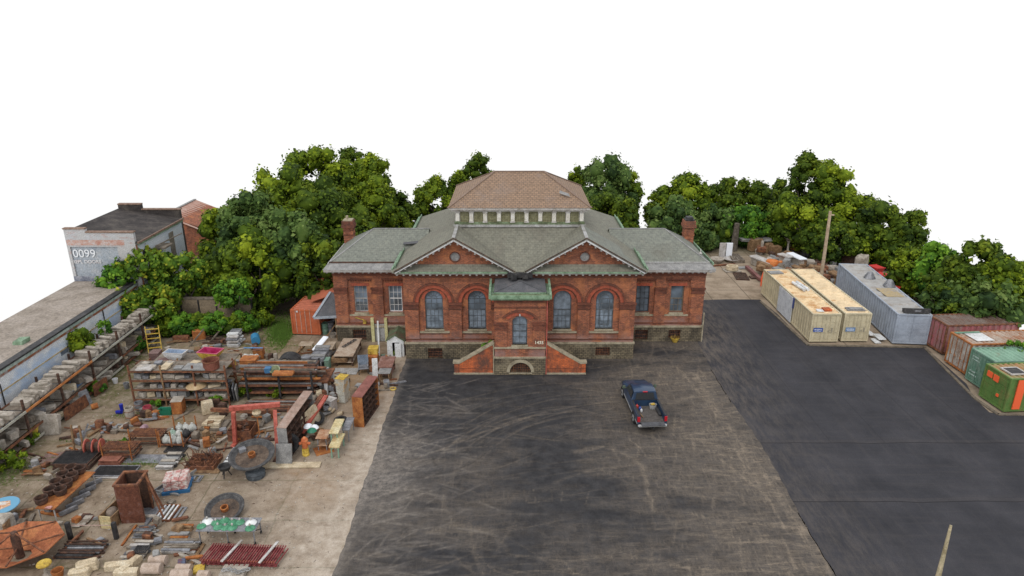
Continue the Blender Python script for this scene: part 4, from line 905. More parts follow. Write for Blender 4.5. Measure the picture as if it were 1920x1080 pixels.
TS=[(262,465,57.2,95,L3,'yellow flowering tree in front of the white warehouse corner',520),(330,475,58.5,105,L3,'yellow flowering tree in front of the warehouse side door',545),(212,500,56.0,66,L4,'fresh green tree standing against the low roof end',545),
(228,545,54.6,75,L3,'bushy green tree at the north end of the wall rack',630),(290,530,55.8,85,L3,'leafy tree left of the concrete panel wall',610),(395,505,60,80,L1,'shadowed tree just above the concrete panel wall',575),(432,520,57.0,66,L4,'young bright green tree with a bare stem at the concrete wall',575),(355,520,59.5,60,L3,'yellowish sapling above the middle of the concrete wall',560)]
for i,(px,pt,Y,wd,ma,lb,pb) in enumerate(TS): tree(px,pt,Y,wd,lb,'small trees by the warehouse',ma,'tree','small_tree',fine=1.5,seed=900+i*7,pyb=pb)
def bush(px,py,w_,h_,ma,label,cat='bush',name='bush',group=None,fine=3,z=0,dp=None,seed=None):
    g=G(px,py,z); root=T(name,label,cat,g,0,group); nc=max(7,int(w_*h_*9))
    P(root,'stem',M().tube((0,0,0),(.05,.03,h_*.6),.03,.015,5),BARK)
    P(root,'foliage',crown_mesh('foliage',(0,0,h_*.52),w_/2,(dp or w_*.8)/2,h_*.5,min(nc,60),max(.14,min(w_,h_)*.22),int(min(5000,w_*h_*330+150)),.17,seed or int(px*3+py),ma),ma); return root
HG=[(322,628,2.6,1.9),(352,630,2.4,2.1),(380,627,2.5,1.9),(408,630,2.5,2.0),(436,626,2.4,1.8),(462,622,2.2,1.8),(488,612,2.2,1.6)]
for i,(a,b_,c_,d_) in enumerate(HG): bush(a,b_,c_,d_,L4 if i%2 else L1,['leftmost hedge bush, behind the yellow ladder frame','second hedge bush, above the white bathtub','hedge bush in front of the middle of the concrete wall','hedge bush above the magenta bathtub','hedge bush behind the pile of white sheets','hedge bush at the right end of the concrete wall','dark bush beside the lawn'][i],group='bushes in the hedge')
bush(258,660,1.6,1.3,L4,'bush at the far end of the wall rack'); bush(160,662,2.0,1.9,L1,'green bush growing between the white wall and the wall rack',seed=5,z=2.2)
bush(203,645,.9,2.2,L4,'upright green sapling sprouting through the end of the wall rack',z=1.9)
bush(352,745,2.0,1.6,L4,'weedy sapling growing up through the shelf of grey stones'); bush(408,760,1.2,.8,L4,'low weeds under the right end of the stone shelves')
bush(460,745,.9,.9,L1,'weeds against the end post of the stone shelves'); bush(40,835,2.2,1.0,L1,'rank weeds under the lower end of the wall rack'); bush(12,880,2.4,1.2,L1,'weeds at the left edge under the wall rack',seed=77)
bush(300,770-10,1.2,.6,L4,'small weeds behind the green tub'); bush(52,785,1.8,1.0,L1,'weeds inside the wall rack near its orange beam'); bush(185,735,1.3,.8,L4,'weeds at the foot of the wall rack beside two white buckets')
bush(156,760-25,1.3,.8,L1,'weeds between rack posts beside the rusty sheet'); bush(232,838,.5,.6,L4,'small bright weed in front of the rusty bench stack'); bush(742,665,.6,.5,L1,'grass tuft at the corner of the little white shed')
bush(520,742,1.6,.7,L1,'weeds growing among the stored rails'); bush(1905,668,2.0,1.2,L4,'bright green bush sticking up behind the green containers',z=1.9)
bush(913,655,.9,.8,L4,'small round bush growing on the left entrance stairs',z=1.5,fine=4)
lawn=M()
for k in range(5200):
    a=random.gauss(0,1);b_=random.gauss(0,1); g=G(527+a*14,622+b_*14); 
    if g.x>-18.9 or g.y>66: continue
    h=random.uniform(.08,.22); t=random.uniform(0,6.28); dx,dy=.03*math.cos(t),.03*math.sin(t)
    lawn.add([(g.x-dx,g.y-dy,0),(g.x+dx,g.y+dy,0),(g.x+random.uniform(-.08,.08),g.y+random.uniform(-.08,.08),h)],[(0,1,2)])
S('grass',lawn,flat('grass_blades',(.10,.19,.02),.8),'short green grass beside the orange container','grass',kind='stuff')
del_=[]
# grass tufts in yard joints
tf=M()
for (px,py,rx,ry,n_) in ((5,890,1.6,1.2,500),(30,872,2.4,.3,260),(80,860,2,.2,160),(262,868,1.2,.5,300),(240,780,1.3,.3,160),(335,862,1,.3,120),(230,690,1,2.5,300),(60,1000,1.5,.5,120),(470,648,6,.5,300),(165,827,2,.15,120)):
    c=G(px,py)
    for k in range(n_):
        x=c.x+random.gauss(0,rx*.5); y=c.y+random.gauss(0,ry*.5); h=random.uniform(.04,.16); t=random.uniform(0,6.28); dx,dy=.02*math.cos(t),.02*math.sin(t)
        tf.add([(x-dx,y-dy,0),(x+dx,y+dy,0),(x+random.uniform(-.06,.06),y+random.uniform(-.06,.06),h)],[(0,1,2)])
S('weeds',tf,MATS['grass_blades'],'sparse grass growing in cracks of the junk yard','weeds',kind='stuff')
# ---------------------------------------------------------------- shipping containers
def paint(name,base,rustamt,lo=.5,hi=.66,c2=None,rc=(.30,.12,.045),streak=True):
    m,n,b=nodes(name); p=wpos(n)
    c=ramp(n,[(.35,tuple(v*.8 for v in base)),(.65,c2 or tuple(min(1,v*1.12) for v in base))],noise(n,p,1.3,6,.7))
    v=noise(n,mapping(n,p,(1,1,.45 if streak else 1)),1.1,9,.78)
    c=mix(n,c,rc,math_(n,'MULTIPLY',ramp(n,[(lo,(0,0,0)),(hi,(1,1,1))],v),rustamt))
    g=noise(n,p,11,4,.8); c=mix(n,c,ramp(n,[(.3,(.75,.75,.75)),(.7,(1.2,1.2,1.2))],g),.7,'MULTIPLY')
    n.links.new(c,b.inputs['Base Color']); b.inputs['Roughness'].default_value=.6; b.inputs['Specular IOR Level'].default_value=.3; MATS[name]=m; return m
CREAM=paint('cream_container_paint',(.52,.45,.30),.45,.56,.72,rc=(.33,.22,.10)); CREAMR=paint('rusty_cream_roof_paint',(.72,.55,.33),.95,.47,.62,rc=(.45,.22,.07),streak=False)
CREAMR2=paint('cream_roof_paint',(.72,.56,.35),.85,.55,.69,rc=(.45,.24,.09),streak=False)
GREYB=paint('blue_grey_container_paint',(.33,.365,.42),.6,.58,.7,rc=(.20,.17,.14)); GREYR=paint('dirty_grey_roof_paint',(.36,.35,.33),.8,.48,.64,rc=(.22,.17,.12),streak=False)
PINKC=paint('faded_pink_red_paint',(.40,.13,.135),.9,.46,.62,rc=(.26,.20,.17)); RUSTR=paint('rusty_brown_roof',(.19,.15,.125),.9,.42,.6,rc=(.14,.07,.045),streak=False)
DIRTY=paint('dirty_white_paint',(.46,.44,.39),.9,.45,.62,rc=(.24,.13,.075)); RUSTW=paint('rust_streaked_pale_roof',(.42,.34,.27),.9,.42,.58,rc=(.30,.13,.06),streak=False)
TEAL=paint('faded_teal_paint',(.13,.24,.17),.75,.50,.66,rc=(.30,.33,.28)); TEALR=paint('pale_teal_roof',(.20,.33,.235),.7,.56,.7,rc=(.22,.17,.11),streak=False)
GRN=paint('grass_green_paint',(.10,.185,.045),.8,.50,.66,rc=(.22,.14,.06)); GRNR=paint('green_rust_roof',(.26,.25,.11),.95,.44,.58,rc=(.36,.18,.08),streak=False)
ORG=paint('orange_container_paint',(.48,.125,.05),.5,.55,.7,rc=(.30,.13,.10)); ORGR=paint('orange_roof_paint',(.42,.125,.065),.6,.55,.7,rc=(.22,.12,.08),streak=False)
FLUO=flat('fluorescent_orange',(.80,.12,.035),.6)
def corrface(L,h,dep,pitch=.48):
    dep=dep*1.6
    """upright corrugated panel along +x from 0..L, height 0..h, faces -y"""
    m=M(); n=max(2,round(L/pitch)); p=L/n; pts=[]
    for k in range(n): pts+=[(k*p,0),(k*p+.40*p,0),(k*p+.48*p,dep),(k*p+.90*p,dep)]
    pts.append((L,0)); N=len(pts)
    m.add([(x,y,0) for x,y in pts]+[(x,y,h) for x,y in pts],[(i,i+1,i+1+N,i+N) for i in range(N-1)]); return m
def container(label,a,b,L,H,body,roofm,frame,doorm=None,door_end=True,W=None,bays='doors',rz=None,base=.12,group='shipping containers',extra=None,roofp=.4):
    p,hd,w_=fr(a,b); W=W or w_; 
    if rz is not None: hd=rz
    r=T('shipping_container',label,'container',(p.x,p.y,0),hd,group)
    c=.12
    f=M()
    for x in (0,W-c):
        for y in (0,L-c): f.box(x,x+c,y,y+c,base,H)
    f.box(c,W-c,0,c,base,base+.14).box(c,W-c,L-c,L,base,base+.14).box(c,W-c,0,c,H-.12,H).box(c,W-c,L-c,L,H-.12,H)
    f.box(0,c,c,L-c,base,base+.14).box(W-c,W,c,L-c,base,base+.14).box(0,c,c,L-c,H-.1,H).box(W-c,W,c,L-c,H-.1,H)
    P(r,'frame',f,frame)
    for s in (0,1):
        m=corrface(L-2*c,H-.1-base-.14,.05); o_=P(r,'side_panel',m,body); o_.location=(.03 if s==0 else W-.03,(L-c) if s==0 else c,base+.14); o_.rotation_euler=(0,0,R(-90) if s==0 else R(90))
    m=corrface(W-2*c,H-.12-base-.14,.05); o_=P(r,'end_panel',m,body); o_.location=(W-c,L-.03,base+.14); o_.rotation_euler=(0,0,R(180))
    n=max(3,round((L-.2)/roofp)); pts=[]; q=(L-.2)/n
    for k in range(n): pts+=[(.1+k*q,0),(.1+k*q+.35*q,0),(.1+k*q+.5*q,-.07),(.1+k*q+.85*q,-.07)]
    pts.append((L-.1,0)); N=len(pts); m=M().add([(c*.7,y,H-.01+z) for y,z in pts]+[(W-c*.7,y,H-.01+z) for y,z in pts],[(i,i+1,i+1+N,i+N) for i in range(N-1)]); P(r,'roof_panel',m,roofm)
    P(r,'floor',M().box(c,W-c,c,L-c,base+.02,base+.10),WOOD)
    for s in (0,1):
        x0=c if s==0 else W/2+.01; x1=W/2-.01 if s==0 else W-c
        d=M().box(x0,x1,.05,.10,base+.15,H-.13); 
        for k in range(4): z=base+.2+(H-base-.5)*k/4; d.box(x0+.08,x1-.08,.03,.049,z+.03,z+(H-base-.5)/4-.05)
        dd=P(r,'door',d,doorm or body)
        if bays=='doors':
            for u in (.3,.72): x=x0+(x1-x0)*u; g=M().tube((x,.0,base+.1),(x,.0,H-.08),.022,n=6).box(x-.04,x+.04,-.01,.02,1.0,1.15).bar((x,-.02,1.05),(x+.22,-.03,1.02),.03,.03); P(dd,'lock_rod',g,frame)
    return r,W,L,H
CORN=lambda a,b: (a,b)
c1,W1,_,_=container('cream container with white side door panel, two pipes and rust patches on its roof',(1516,643),(1570,643),12.0,2.62,CREAM,CREAMR,CREAM,group=None)
P(c1,'white_side_panel',M().box(-.07,-.02,4.1,7.4,.16,2.5),mat('scuffed_white_panel',[(.42,.43,.45),(.58,.59,.60),(.66,.67,.68)],2,.6)); P(c1,'blue_edge_strip',M().box(-.08,-.02,3.85,4.08,1.6,2.55),flat('navy_blue',(.05,.07,.22),.5))
c2,W2,_,_=container('cream container with mostly clean ribbed roof, between the rust patched one and the grey one',(1576,642),(1626,642),12.0,2.62,CREAM,CREAMR2,CREAM,group=None)
LBL=flat('royal_blue_sign',(.03,.075,.30),.5); LBL2=flat('faded_blue_sign',(.13,.22,.38),.5); WM=flat('white_marks',(.75,.77,.8),.6); GM=flat('grey_marks',(.28,.25,.20),.7)
for cc,W_,lm in ((c1,W1,LBL),(c2,W2,LBL2)):
    sg=P(cc,'sign',M().box(.22,1.02,-.045,-.03,1.02,1.38),lm)
    g=M()
    for k in range(7): x=.30+.09*k; g.bar((x,-.05,1.18),(x+.04,-.05,1.29),.022,.012,up=(0,1,0)).bar((x+.03,-.05,1.29),(x+.07,-.05,1.18),.022,.012,up=(0,1,0)) if k%3!=1 else g.box(x,x+.06,-.052,-.046,1.2,1.28)
    g.box(.34,.9,-.05,-.046,1.08,1.11); P(sg,'white_lettering',g,WM)
    g=M().box(1.45,1.62,-.02,.0,1.12,1.16).box(1.45,1.6,-.02,.0,1.03,1.08)
    for k in range(5): g.box(1.72,1.82,-.02,.0,.98+.08*k,1.03+.08*k)
    P(cc,'door_markings',g,GM)
c3,W3,_,_=container('long blue grey corrugated container with dirty grey roof and a black truck bumper on it',(1672,646),(1733,650),13.9,2.75,GREYB,GREYR,GREYB,bays='none',rz=R(-5.2),group=None,W=2.75,roofp=1.2)
c4,*_=container('faded pink red container with rusty brown roof, farthest of the four at the right',(1731,640),(1766,682),6.1,2.6,PINKC,RUSTR,RUST,rz=R(-88),W=2.44,group=None,doorm=PINKC)
c4.location=(34.55,53.6,0); c4.rotation_euler.z=R(-86)
c5,*_=container('dirty white door container with orange rust framing and a pale patched roof',(1777,690),(1806,716),6.1,2.6,DIRTY,RUSTW,RUSTO,rz=R(-86),W=2.44,group=None,doorm=DIRTY)
c5.location=(34.2,49.95,0)
c6,*_=container('faded teal container between the dirty white one and the bright green one',(1811,718),(1832,740),6.1,2.6,TEAL,TEALR,TEAL,rz=R(-86),W=2.44,group=None,doorm=TEAL)
c6.location=(34.0,46.95,0)
c7,*_=container('bright green container with fluorescent orange stripe and squares, nearest at the right edge',(1830,745),(1872,770),6.1,2.6,GRN,GRNR,GRN,rz=R(-86),W=2.44,group=None,doorm=GRN,bays='none')
c7.location=(33.35,44.3,0)
# markings on the green one: local x runs away from the viewer's left, y along its length
P(c7,'orange_square',M().box(.34,.82,-.03,.028,1.85,2.25).box(.95,1.40,-.03,.028,1.80,2.25).box(1.5,1.7,-.03,.028,.85,1.05),FLUO)
P(c7,'orange_stripe',M().box(2.40,2.47,.55,1.08,.3,2.5),FLUO)
P(c7,'roof_grille',M().box(.9,1.8,.5,1.5,2.61,2.66),DARK); P(c7,'roof_grille_frame',M().box(.8,.9,.4,1.6,2.6,2.68).box(1.8,1.9,.4,1.6,2.6,2.68).box(.9,1.8,.4,.5,2.6,2.68).box(.9,1.8,1.5,1.6,2.6,2.68),TRIM)
P(c5,'white_roof_patch',M().box(.5,1.9,.8,2.2,2.605,2.63),WHITEP); P(c5,'green_roof_edge',M().box(.15,.42,.2,2.2,2.605,2.64),TEAL)
P(c6,'door_markings',M().box(.3,.9,.0,.028,2.05,2.15).box(.3,1.0,.0,.028,1.85,1.9).box(.25,1.0,.0,.028,.65,.72).box(.3,.9,.0,.028,.9,1.0),mat('pale_green_marks',[(.3,.4,.34),(.4,.48,.42),(.45,.52,.47)],4,.8))
kerb=M()
for a,b in (((1426,566),(1515,648)),((1515,648),(1733,652)),((1733,652),(1765,685)),((1765,685),(1828,748)),((1828,748),(1871,778)),((1871,778),(1960,778))):
    p=G(*a); q=G(*b); kerb.bar(p+Vector((0,0,.05)),q+Vector((0,0,.05)),.22,.08)
o_=P(None,'kerb',kerb,mat('dirty_kerb',[(.07,.06,.045),(.16,.13,.095),(.22,.18,.13)],2.5,.9),kind='structure')
# things on the container roofs
def on(c,x,y,z=2.63):
    c_=bpy.context; return Matrix.LocRotScale(c.location,c.rotation_euler,None)@Vector((x,y,z))
S('pipe',M().tube((0,0,.12),(-.25,2.1,.12),.14,n=14),WHITEP,'left white pipe lying on the rust patched cream container','pipe',on(c1,1.45,5.5),0)
S('pipe',M().tube((0,0,.12),(-.25,2.1,.12),.15,n=14),WHITEP,'right white pipe lying on the rust patched cream container','pipe',on(c1,1.85,5.6),0)
r=T('brick_stack','orange bricks stacked on the door end of the rust patched cream container','bricks',on(c1,1.15,.5),R(4))
for k in range(12): P(r,'brick',M().block(.02+.23*(k%3),.22+.23*(k%3),.02+.3*((k//3)%2),.3+.3*((k//3)%2),.09*(k//6),.09*(k//6)+.085,.008),BRICKO)
S('slab',M().block(0,.55,0,.5,0,.08,.02,.01),WHITEP,'small white slab beside the orange bricks on a cream container','slab',on(c1,.55,.45),R(-6))
S('slab',M().block(0,1.3,0,.9,0,.09,.02,.01),LEAD,'grey metal panel on the far end of the rust patched cream container','panel',on(c1,.15,10.3),R(8))
S('slab',M().block(0,1.45,0,.75,0,.09,.02,.015).block(.15,1.3,.1,.6,.091,.15,.02,.01),LEAD,'grey metal panel on the door end of the clean roofed cream container','panel',on(c2,.45,.55),R(-3))
r=T('truck_bumper','black truck bumper lying on the near end of the grey container roof','bumper',on(c3,.55,.4,2.77),R(-4))
P(r,'bumper_bar',M().loft([[(x,-.25-.06*math.sin(math.pi*(x/2.1)),.05),(x,.15,.02),(x,.22,.3),(x,-.15-.06*math.sin(math.pi*(x/2.1)),.42)] for x in [0,.3,.7,1.05,1.4,1.8,2.1]]),DARK); P(r,'number_plate_recess',M().box(.8,1.3,-.29,-.2,.18,.3),STEEL)
for i,(x,y,lb) in enumerate(((1.3,9.4,'farther upturned grey hopper on the grey container roof'),(2.2,7.2,'nearer upturned grey hopper on the grey container roof'))):
    S('hopper',M().lathe([(.55,0),(.5,.1),(.25,.55),(.2,.6),(.0,.6)],6),STEEL,lb,'hopper',on(c3,x,y,2.75),.4)
S('roof_sheet',M().block(0,1.5,0,2.2,0,.03,.01,.01),mat('rusty_yellow_sheet',[(.32,.30,.27),(.40,.30,.15),(.3,.27,.24)],1.5,.8),'loose sheet with a yellow rust stain on the grey container roof','sheet',on(c3,.8,4.2,2.75),R(-3))
# red machinery east of the grey container
for i,(px,py,sx,sy,h,lb) in enumerate(((1622,67.8,1.1,1.2,1.5,'red hopper machine farthest left behind the grey container'),(1641,69.0,1.0,1.2,1.8,'tall red hopper machine behind the grey container'),(1654,67.4,1.1,1.1,1.5,'red hopper machine nearest the trees behind the grey container'),(1672,63.0,1.2,1.4,1.7,'red hopper machine half buried in leaves beside the grey container'))):
    g=V(px,520,py); r=T('hopper_machine',lb,'machine',(max(g.x,35.6+.3*i),g.y,0),.3*i)
    m=M(); m.loft([[(-sx*.25,-sy*.25,h*.45),(sx*.25,-sy*.25,h*.45),(sx*.25,sy*.25,h*.45),(-sx*.25,sy*.25,h*.45)],[(-sx*.5,-sy*.5,h),(sx*.5,-sy*.5,h),(sx*.5,sy*.5,h),(-sx*.5,sy*.5,h)]]); P(r,'hopper',m,flat('bright_red_paint',(.50,.03,.025),.5)); P(r,'body',M().block(-sx*.3,sx*.3,-sy*.3,sy*.3,.1,h*.45,.05),RUSTD)
    P(r,'hopper_rim',M().box(-sx*.52,sx*.52,-sy*.52,-sy*.48,h-.05,h+.04).box(-sx*.52,sx*.52,sy*.48,sy*.52,h-.05,h+.04),flat('bright_red_paint',(0,0,0)))
# rubble between cream container and grey one
r=T('stone_slab_stack','white broken slabs lying between the clean cream container and the grey one','slabs',(30.45,54.0,0),0)
for k in range(9): x=random.uniform(0,.6); y=random.uniform(-.6,4.5); P(r,'slab',M().block(0,random.uniform(.4,.8),0,random.uniform(.3,1.1),0,.12,.03,.03),WHITEP).location=(x,y,.02+.1*(k%3))
# ---------------------------------------------------------------- poles
def pole(label,pt,pb_,Y,r0,r1,Ytop,ma,extra=True):
    b=V(pb_[0],pb_[1],Y); t=V(pt[0],pt[1],Ytop); d=(t-b).normalized(); base=b-d*(b.z/d.z)
    r=T('utility_pole',label,'pole',(base.x,base.y,0)); P(r,'shaft',M().tube((0,0,0),t-Vector((base.x,base.y,0)),r0,r1,12),ma)
    if extra: q=t-Vector((base.x,base.y,0)); P(r,'crossarm',M().bar(q+Vector((-.1,0,-.35)),q+Vector((.45,0,-.4)),.12,.12),ma)
PW=mat('pale_pole_wood',[(.30,.22,.15),(.42,.32,.22),(.50,.40,.29)],2.0,.85)
pole('tall bare wooden utility pole standing behind the cream containers',(1557,396),(1541,511),68.5,.19,.14,68.5,PW)
pole('split wooden post top rising into view at the bottom right',(1783,985),(1759,1082),21.5,.20,.05,21.9,mat('mossy_pole_wood',[(.20,.16,.09),(.32,.27,.17),(.42,.34,.22)],2.5,.9),False)
# ---------------------------------------------------------------- orange container and lean-to
c8,W8,*_=container('orange container with pale seams beside the left wing of the building',(549,628),(602,630),6.1,2.35,ORG,ORGR,ORG,bays='none',group=None)
for k in range(4): P(c8,'door_seam',M().box(.42+.42*k,.45+.42*k,.0,.028,.2,2.4),mat('pale_seam',[(.4,.32,.26),(.5,.42,.36),(.55,.48,.42)],4,.8))
P(c8,'door_sticker',M().box(.52,.66,.0,.028,2.12,2.28),WHITEP)
r=T('lean_to_shed','lean-to roof with grey slates bridging the orange container and the left wing','shed',(-15.75,54.35,0))
P(r,'roof',M().add([(-.9,0,2.0),(1.0,0,2.1),(.95,2.9,3.25),(-.1,2.9,3.2),(-.9,0,1.92),(1.0,0,2.02),(.95,2.9,3.17),(-.1,2.9,3.1)],[(0,1,2,3),(7,6,5,4),(0,4,5,1),(1,5,6,2),(3,2,6,7),(0,3,7,4)]),DKSLATE)
P(r,'eaves_board',M().bar((-.95,-.06,1.98),(1.0,-.06,2.1),.08,.2).bar((-.95,-.06,2.03),(-.15,2.9,3.25),.22,.08),mat('blue_grey_board',[(.22,.25,.28),(.32,.35,.38),(.42,.44,.46)],2,.7)); P(r,'post',M().box(.85,.95,-.1,0,0,2.0),WOODB)
P(r,'upper_orange_roof',M().add([(-1.8,2.3,2.55),(.95,2.95,3.3),(.95,7.5,4.6),(-2.6,7.5,3.4),(-1.8,2.3,2.5),(.95,2.95,3.25),(.95,7.5,4.55),(-2.6,7.5,3.35)],[(0,1,2,3),(7,6,5,4),(0,4,5,1),(3,7,4,0)]),ORGR)
P(r,'back_boards',M().box(-.2,.95,3.2,3.3,0,3.0),DARK)
for k,(x,ma,lb,h) in enumerate(((-.5,TEAL,'grey green oil drum under the lean-to roof',1.0),(-.05,STEEL,'grey oil drum under the lean-to roof',1.0))):
    q=S('oil_drum',M().lathe([(0,0),(.29,0),(.3,.03),(.29,.3),(.31,.33),(.29,.36),(.29,.62),(.31,.65),(.29,.68),(.3,h),(.27,h),(.27,h-.03),(0,h-.03)],14),ma,lb,'drum',(-15.7+x,55.6+.2*k,0))
S('plank',M().bar((0,0,.1),(1.4,.5,1.9),.14,.05),WOODB,'plank leaning diagonally against the post of the lean-to','plank',(-15.9,54.5,0))
S('basin',M().lathe([(0,.05),(.2,.05),(.33,.35),(.36,.35),(.25,0),(0,0)],14),STONEP,'pale stone basin on the ground under the lean-to','basin',(-15.3,54.8,0))
S('metal_plate',M().bar((0,0,1.0),(.7,.3,1.9),.8,.04),STEEL,'bent grey sheet standing on the drums under the lean-to','sheet',(-15.9,56.2,-.3))
# ---------------------------------------------------------------- pickup truck
NAVY,_n,_b=nodes('dark_blue_car_paint'); _n.links.new(ramp(_n,[(.3,(.012,.028,.06)),(.7,(.022,.05,.10))],noise(_n,wpos(_n),1.2,4)),_b.inputs['Base Color']); _b.inputs['Roughness'].default_value=.28; _b.inputs['Coat Weight'].default_value=.3
TGLASS=flat('dark_car_glass',(.03,.033,.035),.12); TBLK=flat('black_car_trim',(.02,.02,.022),.6); TSIL=mat('silver_trim',[(.25,.25,.24),(.42,.42,.41),(.5,.5,.5)],4,.45,.3); REDL=flat('red_lamp_lens',(.42,.01,.02),.3)
tk=T('pickup_truck','dark blue pickup truck with open bed and lowered tailgate parked on the asphalt','truck',(8.95,42.35,.012),R(3.2))
def rr(y,hw,z0,z1,c=.12,tuck=.06):
    return [(-hw+c,y,z0),(hw-c,y,z0),(hw,y,z0+c),(hw,y,(z0+z1)/2),(hw-tuck,y,z1-c*.6),(hw-tuck-c,y,z1),(-hw+tuck+c,y,z1),(-hw+tuck,y,z1-c*.6),(-hw,y,(z0+z1)/2),(-hw,y,z0+c)]
# nose and cab lower body  (y: front +)
st=[(-.55,.96,.42,1.12),(0,.97,.4,1.12),(.9,.97,.38,1.10),(1.15,.97,.4,1.14),(1.9,.96,.42,1.08),(2.45,.92,.45,1.0),(2.75,.84,.5,.9),(2.86,.70,.55,.78)]
b_=M().loft([rr(*s) for s in st],smooth=True); P(tk,'body',b_,NAVY)
# cab greenhouse
def gh(y,hb,ht,z0,z1): return [(-hb,y,z0),(hb,y,z0),(ht,y,z1-.05),(ht-.1,y,z1),(-ht+.1,y,z1),(-ht,y,z1-.05)]
P(tk,'cab',M().loft([gh(-.60,.90,.78,1.08,1.12),gh(-.50,.90,.74,1.08,1.68),gh(-.2,.90,.74,1.08,1.76),gh(.45,.90,.73,1.08,1.76),gh(.75,.9,.72,1.08,1.68),gh(1.35,.88,.80,1.08,1.12)],smooth=True),NAVY)
g=M().add([(-.66,-.615,1.16),(.66,-.615,1.16),(.58,-.53,1.60),(-.58,-.53,1.60)],[(0,1,2,3)]); P(tk,'rear_window',g,TGLASS)
P(tk,'rear_window_frame',M().bar((-.2,-.62,1.15),(-.18,-.54,1.6),.03,.02).bar((.2,-.62,1.15),(.18,-.54,1.6),.03,.02),TBLK)
g=M().add([(-.78,1.34,1.17),(.78,1.34,1.17),(.66,.80,1.66),(-.66,.80,1.66)],[(0,1,2,3)]); P(tk,'windscreen',g,TGLASS)
for s in (-1,1):
    P(tk,'side_window',M().add([(s*.915,-.40,1.15),(s*.915,1.12,1.15),(s*.775,.66,1.62),(s*.78,-.36,1.62)],[(0,1,2,3)]),TGLASS)
    P(tk,'mirror',M().block(min(s*.98,s*1.2),max(s*.98,s*1.2),1.0,1.12,1.12,1.36,.04).bar((s*.9,1.05,1.15),(s*1.0,1.05,1.2),.05,.05),mat('greenish_mirror',[(.05,.07,.05),(.1,.13,.09),(.14,.17,.12)],4,.4))
P(tk,'brake_light',M().box(-.16,.16,-.60,-.52,1.66,1.71),REDL)
# bed
bd=M()
for s in (-1,1):
    x0,x1=(.80,.97) if s>0 else (-.97,-.80)
    bd.loft([[(x0,y,.5),(x1,y,.5),(x1+(.0),y,.9),(x1-.03*s if s>0 else x1,y,1.10),(x0,y,1.12)] for y in (-2.75,-2.2,-1.2,-.62)])
bd.box(-.80,.80,-.66,-.60,.5,1.12); P(tk,'bed_side',bd,NAVY)
P(tk,'rail_cap',M().box(-.93,-.80,-2.75,-.66,1.121,1.14).box(.80,.93,-2.75,-.66,1.121,1.14).box(-.8,.8,-.68,-.60,1.121,1.14),TBLK)
fl=M().box(-.795,.795,-2.75,-.665,.62,.66)
for k in range(13): x=-.72+.12*k; fl.box(x,x+.06,-2.75,-.68,.66,.675)
LINER=mat('dusty_bed_liner',[(.05,.043,.038),(.10,.087,.078),(.14,.125,.11)],5,.9); P(tk,'bed_floor',fl,LINER)
P(tk,'wheel_arch_box',M().block(-.8,-.60,-2.1,-1.2,.66,.86,.05).block(.60,.8,-2.1,-1.2,.66,.86,.05),TBLK)
tg=M().box(-.76,.76,-3.2,-2.76,.60,.66)
for k in range(4): tg.box(-.7+.36*k,-.42+.36*k,-3.12,-2.84,.661,.675)
P(tk,'tailgate',tg,mat('grey_tailgate',[(.05,.05,.053),(.085,.085,.09),(.12,.12,.125)],4,.6))
P(tk,'rear_bumper',M().block(-.95,.95,-2.98,-2.78,.38,.56,.05),TSIL); P(tk,'tow_hitch',M().box(-.05,.05,-3.15,-2.9,.35,.42),DARK)
for s in (-1,1):
    P(tk,'tail_light',M().block(min(s*.80,s*.975),max(s*.80,s*.975),-2.79,-2.62,.68,1.06,.02),REDL)
    P(tk,'running_trim',M().box(min(s*.955,s*.985),max(s*.955,s*.985),-2.7,2.4,.48,.56),TSIL)
    for y in (-1.66,1.86):
        wh=P(tk,'wheel',M().tube((s*.76,y,.37),(s*1.0,y,.37),.37,n=24),RUBBER); P(wh,'rim',M().tube((s*.995,y,.37),(s*1.012,y,.37),.23,n=16),TSIL); P(wh,'hub_cap',M().tube((s*1.012,y,.37),(s*1.03,y,.37),.08,n=10),TBLK)
        P(tk,'wheel_arch',M().arcring(0,0,.40,.47,-.02,.02,0,180,14),TBLK).matrix_local=Matrix.Translation((s*.985,y,.37))@Matrix.Rotation(R(90),4,'Z')
    P(tk,'headlight',M().block(min(s*.6,s*.88),max(s*.6,s*.88),2.62,2.80,.66,.84,.03),TGLASS)
P(tk,'grille',M().box(-.5,.5,2.84,2.88,.58,.76),TBLK); P(tk,'chassis',M().box(-.6,.6,-2.7,2.6,.3,.5),DARK)
def ontk(x,y,z): return Matrix.LocRotScale(tk.location,tk.rotation_euler,None)@Vector((x,y,z))
S('plastic_tub',M().loft([[(.18*math.cos(t)*k+.08*math.cos(t),.14*math.sin(t)*k+.06*math.sin(t),z) for t in [2*math.pi*i/12 for i in range(12)]] for k,z in ((.7,0),(1,.3),(1.05,.32),(.9,.31),(.8,.1))]),TSIL,'grey plastic tub holding a yellow rag in the right of the truck bed','tub',ontk(.45,-1.05,.68))
S('rag',M().block(-.12,.12,-.08,.08,0,.08,.03,.03),YEL,'yellow rag lying in the grey tub in the truck bed','rag',ontk(.47,-1.0,.93),.4)
S('jug',M().lathe([(0,0),(.09,0),(.1,.05),(.1,.2),(.04,.26),(.03,.3),(0,.3)],10),flat('red_plastic',(.45,.04,.03),.5),'red jug in the left front corner of the truck bed','jug',ontk(-.6,-.95,.68))
S('jug',M().lathe([(0,0),(.08,0),(.09,.05),(.09,.17),(.04,.22),(.03,.26),(0,.26)],10),flat('blue_plastic',(.03,.07,.3),.5),'blue jug in the left of the truck bed','jug',ontk(-.45,-1.2,.68))
